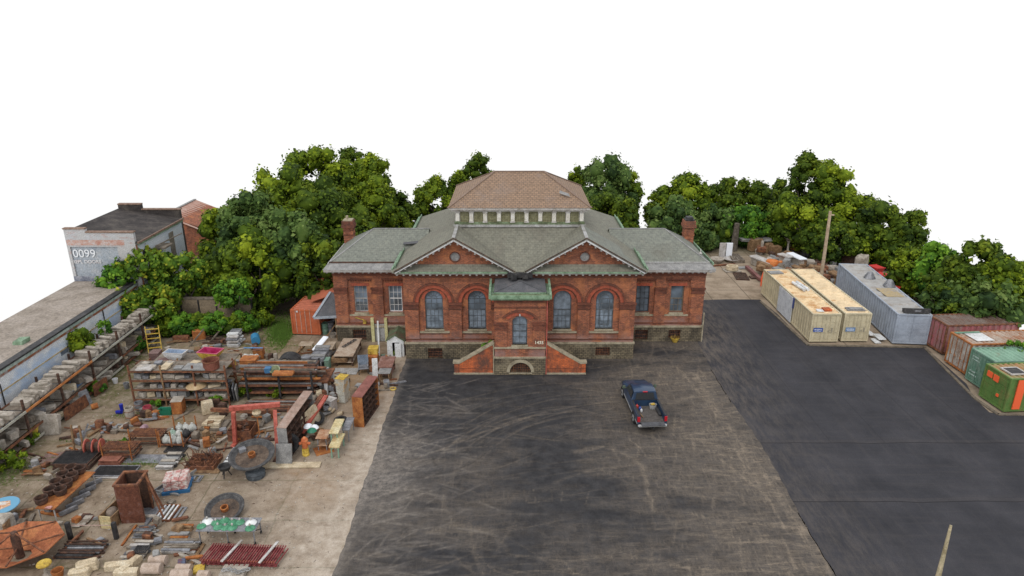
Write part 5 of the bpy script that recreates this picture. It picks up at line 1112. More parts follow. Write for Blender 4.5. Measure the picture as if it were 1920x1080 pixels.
S('jug',M().lathe([(0,0),(.07,0),(.08,.05),(.08,.15),(.03,.2),(.03,.23),(0,.23)],10),flat('white_plastic',(.6,.6,.6),.5),'white jug behind the blue one in the truck bed','jug',ontk(-.42,-1.45,.68))
S('plank',M().bar((0,0,0),(.15,-.7,.0),.06,.05),WOODB,'short stick lying along the left side of the truck bed','stick',ontk(-.6,-1.5,.71))
# clay pot in front of the right wing
r=T('flower_pot','yellowish pot of dry plants in front of the right wing basement window','pot',tuple(G(1265,641)),0); P(r,'pot',M().lathe([(0,0),(.2,0),(.33,.28),(.38,.4),(.32,.42),(.28,.3),(0,.28)],16),YEL)
P(r,'dry_plants',crown_mesh('dry_plants',(0,0,.46),.35,.3,.12,9,.08,220,.1,3,m_leaf('dry_leaves',[(.05,.03,.01),(.15,.09,.03),(.3,.2,.07)])),RUSTO)
# ---------------------------------------------------------------- junk yard goods
def q3(a,b,c,z=0.0):
    """near-left, near-right, far-right pixels on level z -> origin, heading, width, depth"""
    p=G(*a,z); q=G(*b,z); t=G(*c,z); d=(q-p); hd=math.atan2(d.y,d.x); n=Vector((-math.sin(hd),math.cos(hd),0))
    return Vector((p.x,p.y,0)),hd,d.length,abs((t-q).dot(n))
def table(label,a,b,c,z,top,leg,name='table',th=.06,ls=.06,shelf=None,group=None,cat='table',lw=None):
    o,hd,W,D=q3(a,b,c,z); r=T(name,label,cat,o,hd,group)
    P(r,'tabletop',M().block(0,W,0,D,z-th,z,.012,.006),top)
    for x in (.08,W-.08-ls):
        for y in (.08,D-.08-ls): P(r,'leg',M().box(x,x+ls,y,y+ls,0,z-th-.001),leg)
    if shelf: P(r,'lower_shelf',M().block(.06,W-.06,.06,D-.06,shelf-.04,shelf,.01),top)
    return r,W,D
def stack(label,a,b,c,n,th,ma,name='board_stack',piece='board',cat='boards',gap=.3,jit=.06,group=None,z0=0,rows=None,mats=None,flatw=None):
    """pile of long pieces side by side and in layers"""
    o,hd,W,D=q3(a,b,c,z0); o.z=z0; r=T(name,label,cat,o,hd,group); rows=rows or max(1,round(D/ .35)); w_=D/rows
    me=None
    for l in range(n):
        for k in range(rows):
            L=W*random.uniform(.8,1); x0=random.uniform(0,W-L)
            m=M().block(x0,x0+L,w_*k+.01,w_*(k+1)-.015-random.uniform(0,w_*gap),0,th*random.uniform(.7,1),.012,.008)
            o_=P(r,piece,m,random.choice(mats) if mats else ma); o_.location=(random.uniform(-jit,jit),random.uniform(-jit,jit)*.5,.01+th*l); o_.rotation_euler=(0,0,random.uniform(-.03,.03))
    return r,W,D
def slats(label,a,b,c,h,n,ma,name='metal_grate',cat='grate',bar='bar',fm=None,along='x',bw=.5,z0=0,group=None,fr_=True,legs=0):
    """frame with n parallel bars"""
    o,hd,W,D=q3(a,b,c,h+z0+legs); o.z=z0; r=T(name,label,cat,o,hd,group); h0=h*.5+legs
    if fr_: P(r,'frame',M().box(0,W,0,.05,legs,legs+h).box(0,W,D-.05,D,legs,legs+h).box(0,.05,.05,D-.05,legs,legs+h).box(W-.05,W,.05,D-.05,legs,legs+h),fm or ma)
    for k in range(n):
        if along=='x': s=W/n; P(r,bar,M().box(.0+s*k+s*(1-bw)/2,s*k+s*(1+bw)/2,.05,D-.05,h0,legs+h-.004+random.uniform(-.01,.02)),ma)
        else: s=D/n; P(r,bar,M().box(.05,W-.05,s*k+s*(1-bw)/2,s*k+s*(1+bw)/2,h0,legs+h-.004+random.uniform(-.01,.02)),ma)
    return r,W,D
def crate(label,a,b,d,h,ma,name='crate',cat='box',group=None,rz=None,z=0,lid=None,c=.03,open_=False):
    p,hd,W=fr(a,b,z); p.z=z; r=T(name,label,cat,p,hd if rz is None else rz,group)
    if open_:
        P(r,'side',M().box(0,W,0,.03,0,h),ma); P(r,'side',M().box(0,W,d-.03,d,0,h),ma); P(r,'side',M().box(0,.03,.031,d-.031,0,h),ma); P(r,'side',M().box(W-.03,W,.031,d-.031,0,h),ma); P(r,'bottom',M().box(.031,W-.031,.031,d-.031,0,.04),ma)
    else: P(r,'body',M().block(0,W,0,d,0,h,c,.015),ma); P(r,'lid',M().block(-.02,W+.02,-.02,d+.02,h,h+.04,.01,.005),lid or ma)
    return r,W
def rot_at(loc,rz): return Matrix.LocRotScale(Vector(loc),Matrix.Rotation(rz,3,'Z').to_quaternion() if False else None,None)
BLOCKS=[]
for k in range(5):
    m=M().block(-.5,.5,-.5,.5,0,1,.07,.05); BLOCKS.append(m.mesh('stone_block'))
def stone(loc,sx,sy,sz,rz,label,group,ma=None,name='stone_block',cat='stone',rx=0):
    me=random.choice(BLOCKS).copy() if ma else random.choice(BLOCKS)
    o=link(bpy.data.objects.new(name,me)); 
    if ma: me.materials.clear(); me.materials.append(ma)
    elif not me.materials: me.materials.append(STONEP)
    o.location=loc; o.scale=(sx,sy,sz); o.rotation_euler=(rx,0,rz); return tag(o,label,cat,group)
MN={id(RUST):'brown rusty',id(RUSTD):'dark rusty',id(WOODB):'brown wooden',id(STONEC):'cream',id(LEAD):'lead grey',id(STEEL):'steel grey',id(DARK):'blackish',id(TEAL):'grey green',id(STONEP):'pale stone',id(RUSTO):'orange rusty'}
# --- wall rack : steel racking with three levels
ORD=['first','second','third','fourth','fifth','sixth','seventh','eighth','ninth','tenth','eleventh','twelfth','thirteenth']; BAY=['nearest','second nearest','third nearest','fourth nearest','fourth farthest','third farthest','second farthest','farthest','last']
RX0,RX1=-31.7,-30.2; ORB=mat('orange_beam_paint',[(.30,.12,.06),(.50,.19,.06),(.55,.25,.10)],1.2,.7); PALEB=mat('pale_beam',[(.25,.24,.19),(.42,.40,.33),(.50,.49,.42)],1.5,.8)
rk=T('storage_rack','long rusty steel rack of pale stones along the white wall','rack',(0,0,0))
ps=[G(30,864).y,G(78,822).y,G(131,776).y,G(175,738).y,G(217,704).y,G(243,677).y]
ps=[28.0,31.0,34.2]+[]
ys=[27.2]; 
while ys[-1]<52.5: ys.append(ys[-1]+3.6)
for i,y in enumerate(ys):
    for x in (RX0,RX1): P(rk,'post',M().box(x-.06,x+.06,y-.06,y+.06,0,3.15 if x==RX1 else 2.9),RUSTD)
    P(rk,'cross_brace',M().box(RX0+.06,RX1-.06,y-.03,y+.03,2.25,2.3).box(RX0+.06,RX1-.06,y-.03,y+.03,.92,.97),RUST)
    if i<len(ys)-1:
        y1=ys[i+1]
        for z,mm in ((2.4,[PALEB,ORB,PALEB,ORB,ORB,PALEB,PALEB,PALEB][i]),(1.05,[ORB,RUST,RUST,RUST,RUST,PALEB,RUST,RUST][i]),(.3,[RUST,PALEB][i%2])):
            P(rk,'beam',M().box(RX1+.061,RX1+.12,y,y1,z-.15,z),mm); P(rk,'beam',M().box(RX0-.12,RX0-.061,y,y1,z-.15,z),RUST)
            P(rk,'shelf_board',M().block(RX0+.07,RX1-.07,y+.08,y1-.08,z-.03,z+.02,.005),WOOD)
    if i<len(ys)-1:
        for k in range(8):   # top shelf: pale slabs leaning together
            yy=ys[i]+.15+3.35*k/9; 
            if random.random()<.14: continue
            L=random.uniform(.9,1.55); stone((RX0+.8+random.uniform(-.15,.15),yy+.2,2.43),L,random.uniform(.26,.36),random.uniform(.22,.42),random.uniform(-.12,.12),f'{ORD[k]} slab from near end, {BAY[i]} bay, wall rack top shelf','stone slabs on the top shelf of the wall rack',rx=random.uniform(0,.3))
            if random.random()<.4: stone((RX0+1.0,yy+.25,2.80),random.uniform(.7,1.3),.28,.16,random.uniform(-.3,.3),f'extra slab upon {ORD[k]} top shelf slab, {BAY[i]} bay, wall rack','stone slabs on the top shelf of the wall rack')
        for k in range(6):
            yy=ys[i]+.3+3.1*k/6; 
            if random.random()<.2: continue
            stone((RX0+1.0+random.uniform(-.3,.3),yy+.2,1.08),random.uniform(.4,1.3),random.uniform(.25,.5),random.uniform(.15,.5),random.uniform(-.5,.5),f'{ORD[k]} piece from near end, {BAY[i]} bay, wall rack middle shelf','stone pieces on the middle shelf of the wall rack',random.choice([None,None,STONEC,STEEL,WOOD]))
        for k in range(5):
            yy=ys[i]+.3+3.1*k/5; stone((RX0+1.0+random.uniform(-.4,.5),yy+.2,.33),random.uniform(.3,1.0),random.uniform(.25,.5),random.uniform(.15,.4),random.uniform(-.6,.6),f'{ORD[k]} rubble piece from near end, {BAY[i]} bay, wall rack lowest shelf','rubble on the lowest shelf of the wall rack',random.choice([None,None,STONEC,WOOD,RUSTD]))
g=G(150,722,1.1); S('sheet',M().block(-.5,.5,-1.1,1.1,0,.04,.01),mat('blue_sheet',[(.05,.09,.16),(.09,.15,.25),(.14,.2,.3)],2,.6),'blue metal sheet on the middle shelf of the wall rack','sheet',(-30.9,g.y,1.12),.05)
stone((-29.9,G(55,815).y,0),1.5,.3,1.35,.1,'big pale headstone shaped slab leaning on the foot of the wall rack',None,STONEP,'headstone','stone',rx=-.2)
stone((-29.6,G(160,760).y,0),.7,.06,1.1,1.2,'grey metal panel leaning against a rack post beside the rusty sheet',None,STEEL,'panel','panel',rx=-.25)
stone((-29.7,G(140,775).y,0),2.2,.06,.9,1.45,'rusty sheet leaning along the foot of the wall rack',None,RUST,'sheet','sheet',rx=0)
stone((-29.7,G(178,735).y,0),1.5,.06,.9,1.45,'second rusty sheet leaning on the rack beyond the grey panel',None,RUST,'sheet','sheet',rx=0)
g=G(172,768); S('barrel',M().tube((0,0,.2),(.4,.1,.2),.2,n=12),RUSTO,'small orange clay pipe lying beside the grey panel','pipe',g,.4)
for i,(px,py,h,ma,lb) in enumerate(((217,718,.35,MATS['white_plastic'],'white waisted bucket on the ground by the wall rack'),(238,728,.45,STEEL,'grey white bucket nearer the stone shelves'))):
    S('bucket',M().lathe([(0,0),(.16,0),(.2,h),(.17,h),(.15,.04),(0,.04)],14),ma,lb,'bucket',G(px,py))
S('yellow_tarpaulin',M().block(-.4,.4,-.3,.3,0,.6,.15,.08),YEL,'crumpled yellow tarpaulin on the lower wall rack by the left edge','tarpaulin',(-30.7,G(52,822).y,.33),.3)
# yellow ladder frame
r=T('ladder','bright yellow metal ladder frame standing by the hedge','ladder',tuple(G(303,662)),R(15))
p0=Vector((-.0,0,0)); 
for x in (-.95,.05): P(r,'side_rail',M().bar((x,0,0),(x-.15,.9,2.1),.07,.07),YEL)
for k in range(6): t=(k+.3)/6; P(r,'rung',M().bar((-.95-.15*t,.9*t,2.1*t),(.05-.15*t,.9*t,2.1*t),.09,.06),YEL)
g=G(314,600,0); S('drum',M().lathe([(0,0),(.28,0),(.28,.55),(.26,.58),(0,.58)],12),flat('light_blue_plastic',(.14,.28,.45),.5),'small light blue tank above the yellow ladder','tank',(V(316,598,56.8).x,56.8,V(316,598,56.8).z-.3))
S('fence_panel',M().block(0,1.6,0,.05,0,1.2,.01),WOODB,'dark brown boards standing at the left end of the concrete wall','boards',(V(250,640,56.6).x,56.6,0))
# bath tubs
def tub(label,a,b,c,z,h,outer,inner,rim,name='bathtub'):
    o,hd,W,D=q3(a,b,c,z); r=T(name,label,'bathtub',o+Vector((0,0,z-h)),hd)
    def rg(e,z_,s=0): return [(e+s,e,z_),(W-e-s,e,z_),(W-e-s,D-e,z_),(e+s,D-e,z_)]
    P(r,'shell',M().loft([rg(.16,0,.25),rg(.05,h*.5,.1),rg(.02,h-.04)],cap=False).add([rg(.16,0,.25)[i] for i in range(4)],[(3,2,1,0)]),outer)
    P(r,'rim',M().loft([rg(0,h-.03),rg(0,h),rg(.09,h)],cap=False),rim)
    P(r,'basin',M().loft([rg(.09,h-.001),rg(.18,h*.35,.15)],cap=False).add([(.33,.18,h*.35),(W-.33,.18,h*.35),(W-.33,D-.18,h*.35),(.33,D-.18,h*.35)],[(0,1,2,3)]),inner); return r
tub('white bathtub with pale blue inside on the stone shelves',(303,662),(342,664),(352,655),2.85,.6,WHITEP,mat('blue_enamel',[(.2,.25,.33),(.27,.34,.44),(.4,.46,.55)],2,.3),TRIM)
tub('magenta bathtub with orange side beside the rusty drum',(367,661),(406,664),(412,652),2.85,.6,YEL,mat('magenta_enamel',[(.22,.008,.05),(.33,.015,.08),(.4,.04,.12)],2,.35),mat('pink_rim',[(.35,.04,.09),(.45,.08,.14),(.5,.16,.2)],3,.4))
# --- stone shelves (rack B)
BX0=G(247,768).x; BX1=G(440,750).x; BY=G(340,761).y
def rackB(x0,x1,y,D,levels,label,top=2.0,name='storage_rack',nb=3,post=RUST,board=WOOD,beam=RUST,rz=0):
    r=T(name,label,'rack',(x0,y,0),rz); W=x1-x0
    for k in range(nb+1):
        for yy in (0,D): P(r,'post',M().box(W*k/nb-.05,W*k/nb+.05,yy-.05,yy+.05,0,top+(.35 if yy==0 else 0)),post if k!=1 else WOODB)
    for z in levels:
        for k in range(nb): P(r,'beam',M().box(W*k/nb+.051,W*(k+1)/nb-.051,-.05,.0,z-.12,z),beam); P(r,'beam',M().box(W*k/nb+.051,W*(k+1)/nb-.051,D,D+.05,z-.12,z),beam)
        P(r,'shelf_board',M().block(.06,W-.06,.02,D-.02,z-.03,z+.02,.005),board)
    return r
rackB(BX0,BX1,BY,1.6,(.55,1.3,2.0,2.7),'four level rack of grey stones and trays in the middle of the yard',2.75)
rackB(BX0+.3,BX1-.4,BY+2.3,1.6,(1.2,2.2),'rear rack carrying the two bathtubs in the middle of the yard',2.2)
sg='stones on the middle yard rack'
for z,n_,hs in ((2.74,7,(.08,.2)),(2.04,13,(.15,.4)),(1.34,13,(.1,.35)),(.59,11,(.15,.5))):
    for k in range(n_):
        for yy in (.35,1.05):
            if random.random()<.18: continue
            x=BX0+.25+(BX1-BX0-.5)*(k+.5)/n_; 
            if z>2.5 and abs(x-BX0-5.6)<.9: continue
            if abs(z-1.34)<.1 and yy<.5 and x-BX0>3.6: continue
            stone((x,BY+yy,z),random.uniform(.3,.7),random.uniform(.3,.6),random.uniform(*hs),random.uniform(-.4,.4),f'{ORD[k]} stone from left, {"front" if yy<.7 else "back"} row, {dict([(2.74,"top"),(2.04,"third"),(1.34,"second"),(.59,"bottom")])[z]} level of middle yard rack',sg,random.choice([None,None,STEEL,LEAD,STONEC]))
for (a,b,c,z,ma,lb) in (((252,693),(282,693),(292,683),2.9,TRIM,'white enamel tray at the left end of the middle yard rack'),((297,691),(312,691),(322,676),2.9,STONEC,'cream panel on the middle yard rack below the white bathtub'),((283,685),(310,685),(318,670),2.3,mat('purple_brown_sheet',[(.1,.06,.055),(.17,.1,.09),(.24,.17,.15)],2,.8),'purple brown sheet behind the white enamel tray'),((340,692),(384,692),(384,680),2.9,LEAD,'long grey carved stone beside the rusty drum')):
    o,hd,W,D=q3(a,b,c,z); S('panel' if 'panel' in lb or 'sheet' in lb else 'tray',M().block(0,W,0,D,-.12,0,.02,.01),ma,lb,'panel' if 'panel' in lb or 'sheet' in lb else ('tray' if 'tray' in lb else 'stone'),o+Vector((0,0,z)),hd)
g=G(397,690,2.76); r=T('drum',"open rusty red drum standing on the middle yard rack",'drum',g,0); P(r,'shell',M().lathe([(.0,.02),(.52,.02),(.54,.55),(.56,.62),(.5,.62),(.48,.1),(0,.1)],22),mat('brown_red_drum',[(.09,.035,.02),(.2,.07,.045),(.26,.10,.07)],3,.8)); P(r,'rim',M().lathe([(.53,.58),(.58,.6),(.58,.64),(.53,.64)],22),RUST)
g=G(369,723,1.35); S('loose_lamp_shade',M().lathe([(.72,0),(.68,.05),(.35,.3),(.22,.36),(.2,.5),(.08,.6),(0,.62)],22),mat('tan_enamel',[(.35,.23,.11),(.48,.34,.19),(.55,.43,.28)],3,.7),'tan cone shaped lamp shade on the middle yard rack','lamp',g)  # bare cone shade only, gives no light
g=G(402,723,1.35); stone(g,.8,.6,.12,.4,'tan square stone with a carved face beside the cone lamp shade',None,STONEC)
# things in front of the rack
crate('squarish rusty metal box beside the green tub',(323,778),(344,776),.8,.95,RUSTO,rz=.15,lid=STONEP)
r=T('plastic_tub','dark green plastic tub in front of the rusty metal box','tub',tuple(G(312,776)),.05); P(r,'body',M().loft([[(x*s,y*s,z) for x,y in ((-.42,-.25),(.42,-.25),(.5,0),(.42,.25),(-.42,.25),(-.5,0))] for s,z in ((.85,0),(1,.35),(1.05,.4),(.9,.38),(.8,.1))]),flat('green_plastic',(.015,.16,.09),.5)); P(r,'handle',M().bar((-.55,0,.33),(-.5,0,.33),.2,.05),MATS['green_plastic'])
for i,(px,py,ma,lb,h) in enumerate(((278,775,flat('red_pink_plastic',(.34,.05,.07),.5),'red pink plastic bin left of the green tub',.55),(245,785,STONEP,'wooden staved barrel with orange rust inside, leftmost in front of the rack',.85),(262,768,STEEL,'grey bin behind the staved barrel',.6))):
    r=T('bin' if i!=1 else 'barrel',lb,'bin' if i!=1 else 'barrel',tuple(G(px,py)),.2*i); P(r,'body',M().lathe([(0,0),(.24,0),(.31,h*.5),(.27,h),(.23,h),(.2,.1),(0,.1)],12),ma)
    for z in (.2,.7): P(r,'hoop',M().lathe([(.27+.03*(z<.5),h*z),(.32,h*z+.02),(.28,h*z+.05)],12),RUST)
for i,(px,py,rx,rz,lb) in enumerate(((229,770,0,.2,'upright blue rubber boot on the ground left of the barrel'),(218,772,0,1.2,'fallen blue rubber boot beside the upright one'))):
    m=M().tube((0,0,.1),(0,0,.5),.11,.13,12).block(-.1,.1,-.28,.1,0,.14,.04); r=S('boot',m,flat('bright_blue_rubber',(.01,.02,.30),.4),lb,'boot',tuple(G(px,py,.0 if i==0 else .1)),rz,rx=0 if i==0 else R(80))
for k,(px,py) in enumerate(((350,775),(341,781))): stone(tuple(G(px,py)),.15,1.1,.08,-.5,['grey plank right of the rusty metal box','pale broken bits in front of the rusty box'][k],None,WOOD,'plank','plank')
S('board_stack',M().block(0,1.0,0,.6,0,.7,.03,.02),RUSTD,'dark rusty disc blade leaning under the middle yard rack','blade',tuple(G(385,770)),.3)
# long tyre-like rugs leaning on end post
for k in range(4): stone(tuple(G(432+5*k,748)),.10,.7,1.5-.1*k,.2,['first dark rolled mat leaning at the end of the middle yard rack','second dark rolled mat leaning at the rack end','third dark rolled mat leaning at the rack end','grey rolled mat leaning nearest the stored rails'][k],None,[RUBBER,DARK,STEEL,LEAD][k],'mat','mat',rx=.25)
# --- rail rack C
CX0=G(452,745).x; CX1=G(600,745).x; CY_=G(520,750).y
r=T('timber_rack','low dark rack holding long rusty rails and grey planks','rack',(CX0,CY_,0)); 
for k in range(3):
    for yy in (0,2.2): P(r,'post',M().box(.6+2.3*k,.72+2.3*k,yy,yy+.12,0,2.2),DARK)
    for z in (.4,.95,1.5,2.05): P(r,'bearer',M().box(.6+2.3*k,.72+2.3*k,.12,2.2,z-.1,z),RUSTD)
rg=[RUST,RUSTD,WOOD,RUST,LEAD,RUSTD,RUSTO,WOOD]
for i,z in enumerate((.4,.95,1.5,2.05)):
    for k in range(7):
        L=random.uniform(4.6,6.2); x=CX0+random.uniform(-.3,.5); y=CY_+.15+2.0*k/7
        ob=M().box(0,L,0,.14,0,.03).box(0,L,.05,.09,.03,.13).box(0,L,.02,.12,.13,.16) if k%2 else M().block(0,L,0,.22,0,.09,.01,.01)
        S('rail' if k%2 else 'plank',ob,rg[(i*3+k)%8],('long rusty steel rail' if k%2 else 'long weathered plank')+f', {ORD[k]} from front, {["lowest","second","third","top"][i]} level of low dark rack','rail' if k%2 else 'plank',(x,y,z+.01),random.uniform(-.015,.015),'rails on the low dark rack' if k%2 else 'planks on the low dark rack')
# rails on the ground in front
for k in range(9):
    p=G(468+random.uniform(-8,8),754+2.3*k); q=G(620-4*k,754+2.3*k)
    L=(q-p).length*random.uniform(.75,1); S('beam',M().block(0,L,0,.16,0,.14,.01,.01),[RUST,LEAD,RUSTD,RUST,WOOD,RUST,RUSTD,RUST,RUSTD][k],f'{ORD[k]} long steel beam counted forwards from the low dark rack, behind the red gantry','beam',(p.x,p.y,0),random.uniform(-.02,.02),'beams lying behind the red gantry')
crate('yellowish rusty chest behind the long rails',(452,703),(481,703),.9,1.1,RUSTO,z=1.2,rz=0)
crate('small rusty barrel shaped box beside the rack end post',(420,700),(438,700),.7,.9,YEL,z=.7,lid=RUST)
crate('tall rusty box standing alone in the open yard',(476,680),(495,678),.7,1.0,RUSTO,rz=.1,lid=RUST)
g=G(468,672,.0); r=T('cart','small cart of white rags with a blue handle bar','cart',(G(453,690).x,G(453,690).y,0),0); P(r,'tray',M().block(0,1.3,0,.8,.6,.7,.02),WOOD); P(r,'handle_bar',M().tube((0,.9,1.3),(1.5,.9,1.3),.04,n=6),flat('handle_blue',(.08,.25,.5),.5))
for x in (.05,1.2):
    for y in (.05,.7): P(r,'leg',M().box(x,x+.05,y,y+.05,0,.6),STEEL)
for k in range(3): S('cloth_bundle',M().block(-.2,.2,-.2,.2,0,.25,.09,.06),flat('dirty_white_cloth',(.5,.49,.46),.9),['left white rag bundle on the small cart','middle white rag bundle on the small cart','right white rag bundle on the small cart'][k],'rags',(r.location.x+.25+.4*k,r.location.y+.4,.7),k*.5)
g=G(543,694,.3); r=T('curved_hood','dark rusty half round hood standing behind the long rails','hood',(g.x,g.y,0),0); P(r,'shell',M().arcring(0,.6,.85,.95,-.5,.7,10,170,16),DARK); P(r,'base',M().box(-.95,.95,-.5,.7,0,.75),RUSTD)
S('drum',M().lathe([(0,0),(.35,0),(.38,.6),(.35,.62),(0,.62)],14),STEEL,'grey drum beside the half round hood','drum',(g.x+1.4,g.y-.1,.9))
S('basin',M().block(-.7,.7,-.3,.3,0,.2,.04,.03),RUSTO,'orange crumpled item on the beams beside the half round hood','tarpaulin',tuple(G(532,702,2.2)),0)
S('jerrycan',M().block(-.22,.22,-.2,.2,0,.4,.05,.03),flat('mid_blue_plastic',(.04,.13,.25),.5),'blue jerrycan on the long rails','can',tuple(G(503,698,2.2)),0); S('bowl',M().lathe([(0,.02),(.2,.0),(.36,.3),(.32,.3),(.2,.06)],14),mat('sage_enamel',[(.15,.17,.09),(.25,.28,.16),(.33,.36,.24)],3,.6),'sage green round basin beside the blue jerrycan','basin',tuple(G(517,697,2.2)),0,rx=.5)
# metal panel pile right of hood
stack('upright corrugated pale panels behind the rusty workbench',(575,695),(608,695),(608,668),3,.35,STEEL,'panel_stack','panel','panels',rows=5,mats=[STEEL,TRIM,LEAD])
crate('sage green metal box beside the corrugated panels',(609,695),(617,695),.7,.8,TEAL)
# rusty workbench
wb,W_,D_=table('large rusty workbench with white legs in the yard centre',(572,716),(614,716),(627,690),1.1,RUST,WHITEP,'workbench',.14,.22)
for k,(px,py,ma,lb) in enumerate(((600,704,LEAD,'grey castings heap on the large rusty workbench'),(590,698,WHITEP,'small white lump on the large rusty workbench'),(607,698,RUSTO,'orange rusty casting on the large rusty workbench'),(590,706,YEL,'ochre brick on the large rusty workbench'))): stone(tuple(G(px,py,1.1)),.4,.35,.25,k*.6,lb,None,ma,'casting','metal part')
# --- red gantry
L0=G(441,832); Rr=G(521,858); z=2.45
TL_=G(430,766,z); TR=G(525,758,z)
gr=T('gantry_frame','faded red steel gantry frame standing over the yard junk','gantry',(0,0,0))
a=Vector((L0.x,L0.y,0)); b=Vector((Rr.x,Rr.y,0)); la=G(437,770,z); lb_=G(515,766,z)
P(gr,'crossbeam',M().bar((TL_.x,TL_.y,z),(TR.x,TR.y,z),.26,.26),REDP); P(gr,'leg',M().bar(a,(la.x,la.y,z-.1),.22,.22),REDP); P(gr,'leg',M().bar(b,(lb_.x,lb_.y,z-.1),.22,.22),REDP)
P(gr,'foot',M().block(b.x-.15,b.x+.15,b.y-.5,b.y+.3,0,.1,.02),RUST); P(gr,'foot',M().block(a.x-.15,a.x+.15,a.y-.5,a.y+.3,0,.1,.02),REDP); P(gr,'diagonal_brace',M().bar((a.x-.1,a.y,.2),(a.x+1.4,a.y+1.2,.2),.08,.08),RUSTO)
sc=T('crane_scale','tan and orange hook scale hanging from the red gantry','scale',(0,0,0)); q=G(483,770,z-.1); P(sc,'hanger',M().lathe([(.22,0),(.28,-.12),(.2,-.3),(.1,-.35)],10,q.x,q.y-.2),STONEC).location=(0,0,z); P(sc,'hook',M().bar((q.x,q.y-.2,z-.3),(q.x+.05,q.y-.3,.9),.05,.05).bar((q.x+.05,q.y-.3,.9),(q.x-.3,q.y-.6,.3),.05,.05),RUSTO)
S('beam',M().bar(tuple(G(396,768,1.0)),tuple(G(498,772,1.0)),.22,.22),RUST,'rusty red horizontal beam behind the red gantry at knee height','beam'); 
for k,px in enumerate((420,470)): g=G(px,778); stone((g.x,g.y,0),.5,.4,.9,0,['left dark support block under the rusty red beam','right dark support block under the rusty red beam'][k],None,RUSTD,'trestle','trestle')
stone(tuple(G(391,775)),.75,.5,.95,.5,'cream carved stone standing at the left end of the rusty red beam',None,STONEC)
stack('pallet of pale cement blocks left of the red gantry',(378,803),(412,803),(420,787),2,.16,STONEC,'block_pallet','block','blocks',rows=3,gap=.1,z0=.15); P(SC.objects['block_pallet'],'pallet',M().block(-.1,1.5,-.1,1.1,-.15,0,.01),WOOD)
crate('rusty wheeled scrap bin between the gantry legs',(428,828),(472,828),1.3,.75,RUST,name='scrap_bin',cat='bin',open_=True)
for k in range(10): g=G(432+random.uniform(0,38),822+random.uniform(-12,2)); stone((g.x,g.y,.45+random.uniform(0,.2)),.3,.12,.12,random.uniform(0,3),'rusty scrap piece inside the wheeled scrap bin','scrap in the wheeled bin',random.choice([RUST,RUSTD]),'scrap','scrap',rx=random.uniform(-.6,.6))
# --- big fountain basin on pedestal
def basin(label,cx,cy,z,ra,pd,depth,hub,tilt=0,rz=0,name='fountain_basin',rm=None):
    g=G(cx,cy,z); r=T(name,label,'fountain',(g.x,g.y,z),rz,rx=tilt)
    P(r,'bowl',M().lathe([(.1,-depth),(ra*.45,-depth*.95),(ra*.85,-depth*.35),(ra,-.05),(ra,.02),(ra*.93,.05),(ra*.84,.0),(ra*.8,-.05),(ra*.72,-depth*.45),(ra*.3,-depth*.6),(0,-depth*.6)],36),rm or mat('grey_cast_iron',[(.03,.03,.031),(.065,.063,.062),(.12,.115,.11)],3,.75))
    P(r,'rim_ring',M().lathe([(ra*.98,.02),(ra*1.03,.05),(ra*1.0,.09),(ra*.92,.08),(ra*.9,.04)],36),MATS['grey_cast_iron'])
    P(r,'silt',M().lathe([(0,-depth*.38),(ra*.74,-depth*.38)],30),mat('brown_silt',[(.04,.032,.028),(.10,.07,.05),(.16,.12,.09)],2.5,.9))
    P(r,'hub',M().lathe([(hub,-depth*.6),(hub*1.05,.1),(hub*.8,.12),(hub*.7,-.1)],16),RUSTO)
    return r,g
fb,g=basin('large grey fountain basin raised on a pedestal beside the red gantry leg',472,852,1.1,1.28,0,.34,.2,tilt=R(11))
pd=S('fountain_pedestal',M().lathe([(.0,0),(.52,0),(.55,.12),(.5,.25),(.56,.32),(.42,.42),(.25,.5),(.2,.66),(.26,.72),(.0,.72)],20),mat('dark_cast_iron',[(.03,.035,.04),(.06,.068,.075),(.10,.11,.12)],3,.7),'dark turned pedestal standing in front of the large fountain basin','pedestal',tuple(G(480,893)))
S('basin_support',M().lathe([(.3,0),(.22,.2),(.16,.75),(0,.75)],10),DARK,'dark block holding up the large fountain basin','support',(g.x,g.y,0))
stone(tuple(G(455,848,.95)),.4,.35,.3,.6,'grey cylinder lump lying inside the large fountain basin',None,STEEL,'casting','metal part')
fb2,g2=basin('grey fountain basin with rusty hub tilted on the ground behind the lamp table',421,953,.36,1.0,0,.28,.2,tilt=R(14))
r=T('brazier','small dark fire bowl on three legs left of the pedestal','brazier',tuple(G(424,893)),0); P(r,'bowl',M().lathe([(.05,.38),(.3,.5),(.38,.72),(.34,.72),(.25,.55),(0,.48)],16),DARK)
for k in range(3): a=2.1*k+.5; P(r,'leg',M().bar((.12*math.cos(a),.12*math.sin(a),.45),(.3*math.cos(a),.3*math.sin(a),0),.05,.05),DARK)
# white slatted panel, stone curb, grey slab
slats('white slatted rack panel left of the large fountain basin',(417,868),(447,868),(447,838),.1,5,WHITEP,'slatted_panel','panel',along='y',bw=.6,fm=STEEL)
S('kerb_stone',M().block(0,5.2,0,.55,0,.12,.02,.01),STONEC,'long cream kerb stone lying below the fountain basin','stone',tuple(G(434,880)),0.02)
S('stone_slab',M().bar((0,0,0),(0,.35,1.25),.95,.12,up=(0,1,0)),LEAD,'grey rectangular slab leaning against the tyre','slab',tuple(G(533,872)),0)
def tyre(label,loc,ra,w_,rx=0,ry=0,rz=0,group=None):
    r=T('tyre',label,'tyre',loc,rz,group,rx,ry)
    P(r,'tread',M().lathe([(ra*.55,-w_*.45),(ra*.8,-w_*.5),(ra*.97,-w_*.4),(ra,-w_*.2),(ra,w_*.2),(ra*.97,w_*.4),(ra*.8,w_*.5),(ra*.55,w_*.45),(ra*.6,0),(ra*.55,-w_*.45)],24),RUBBER); return r
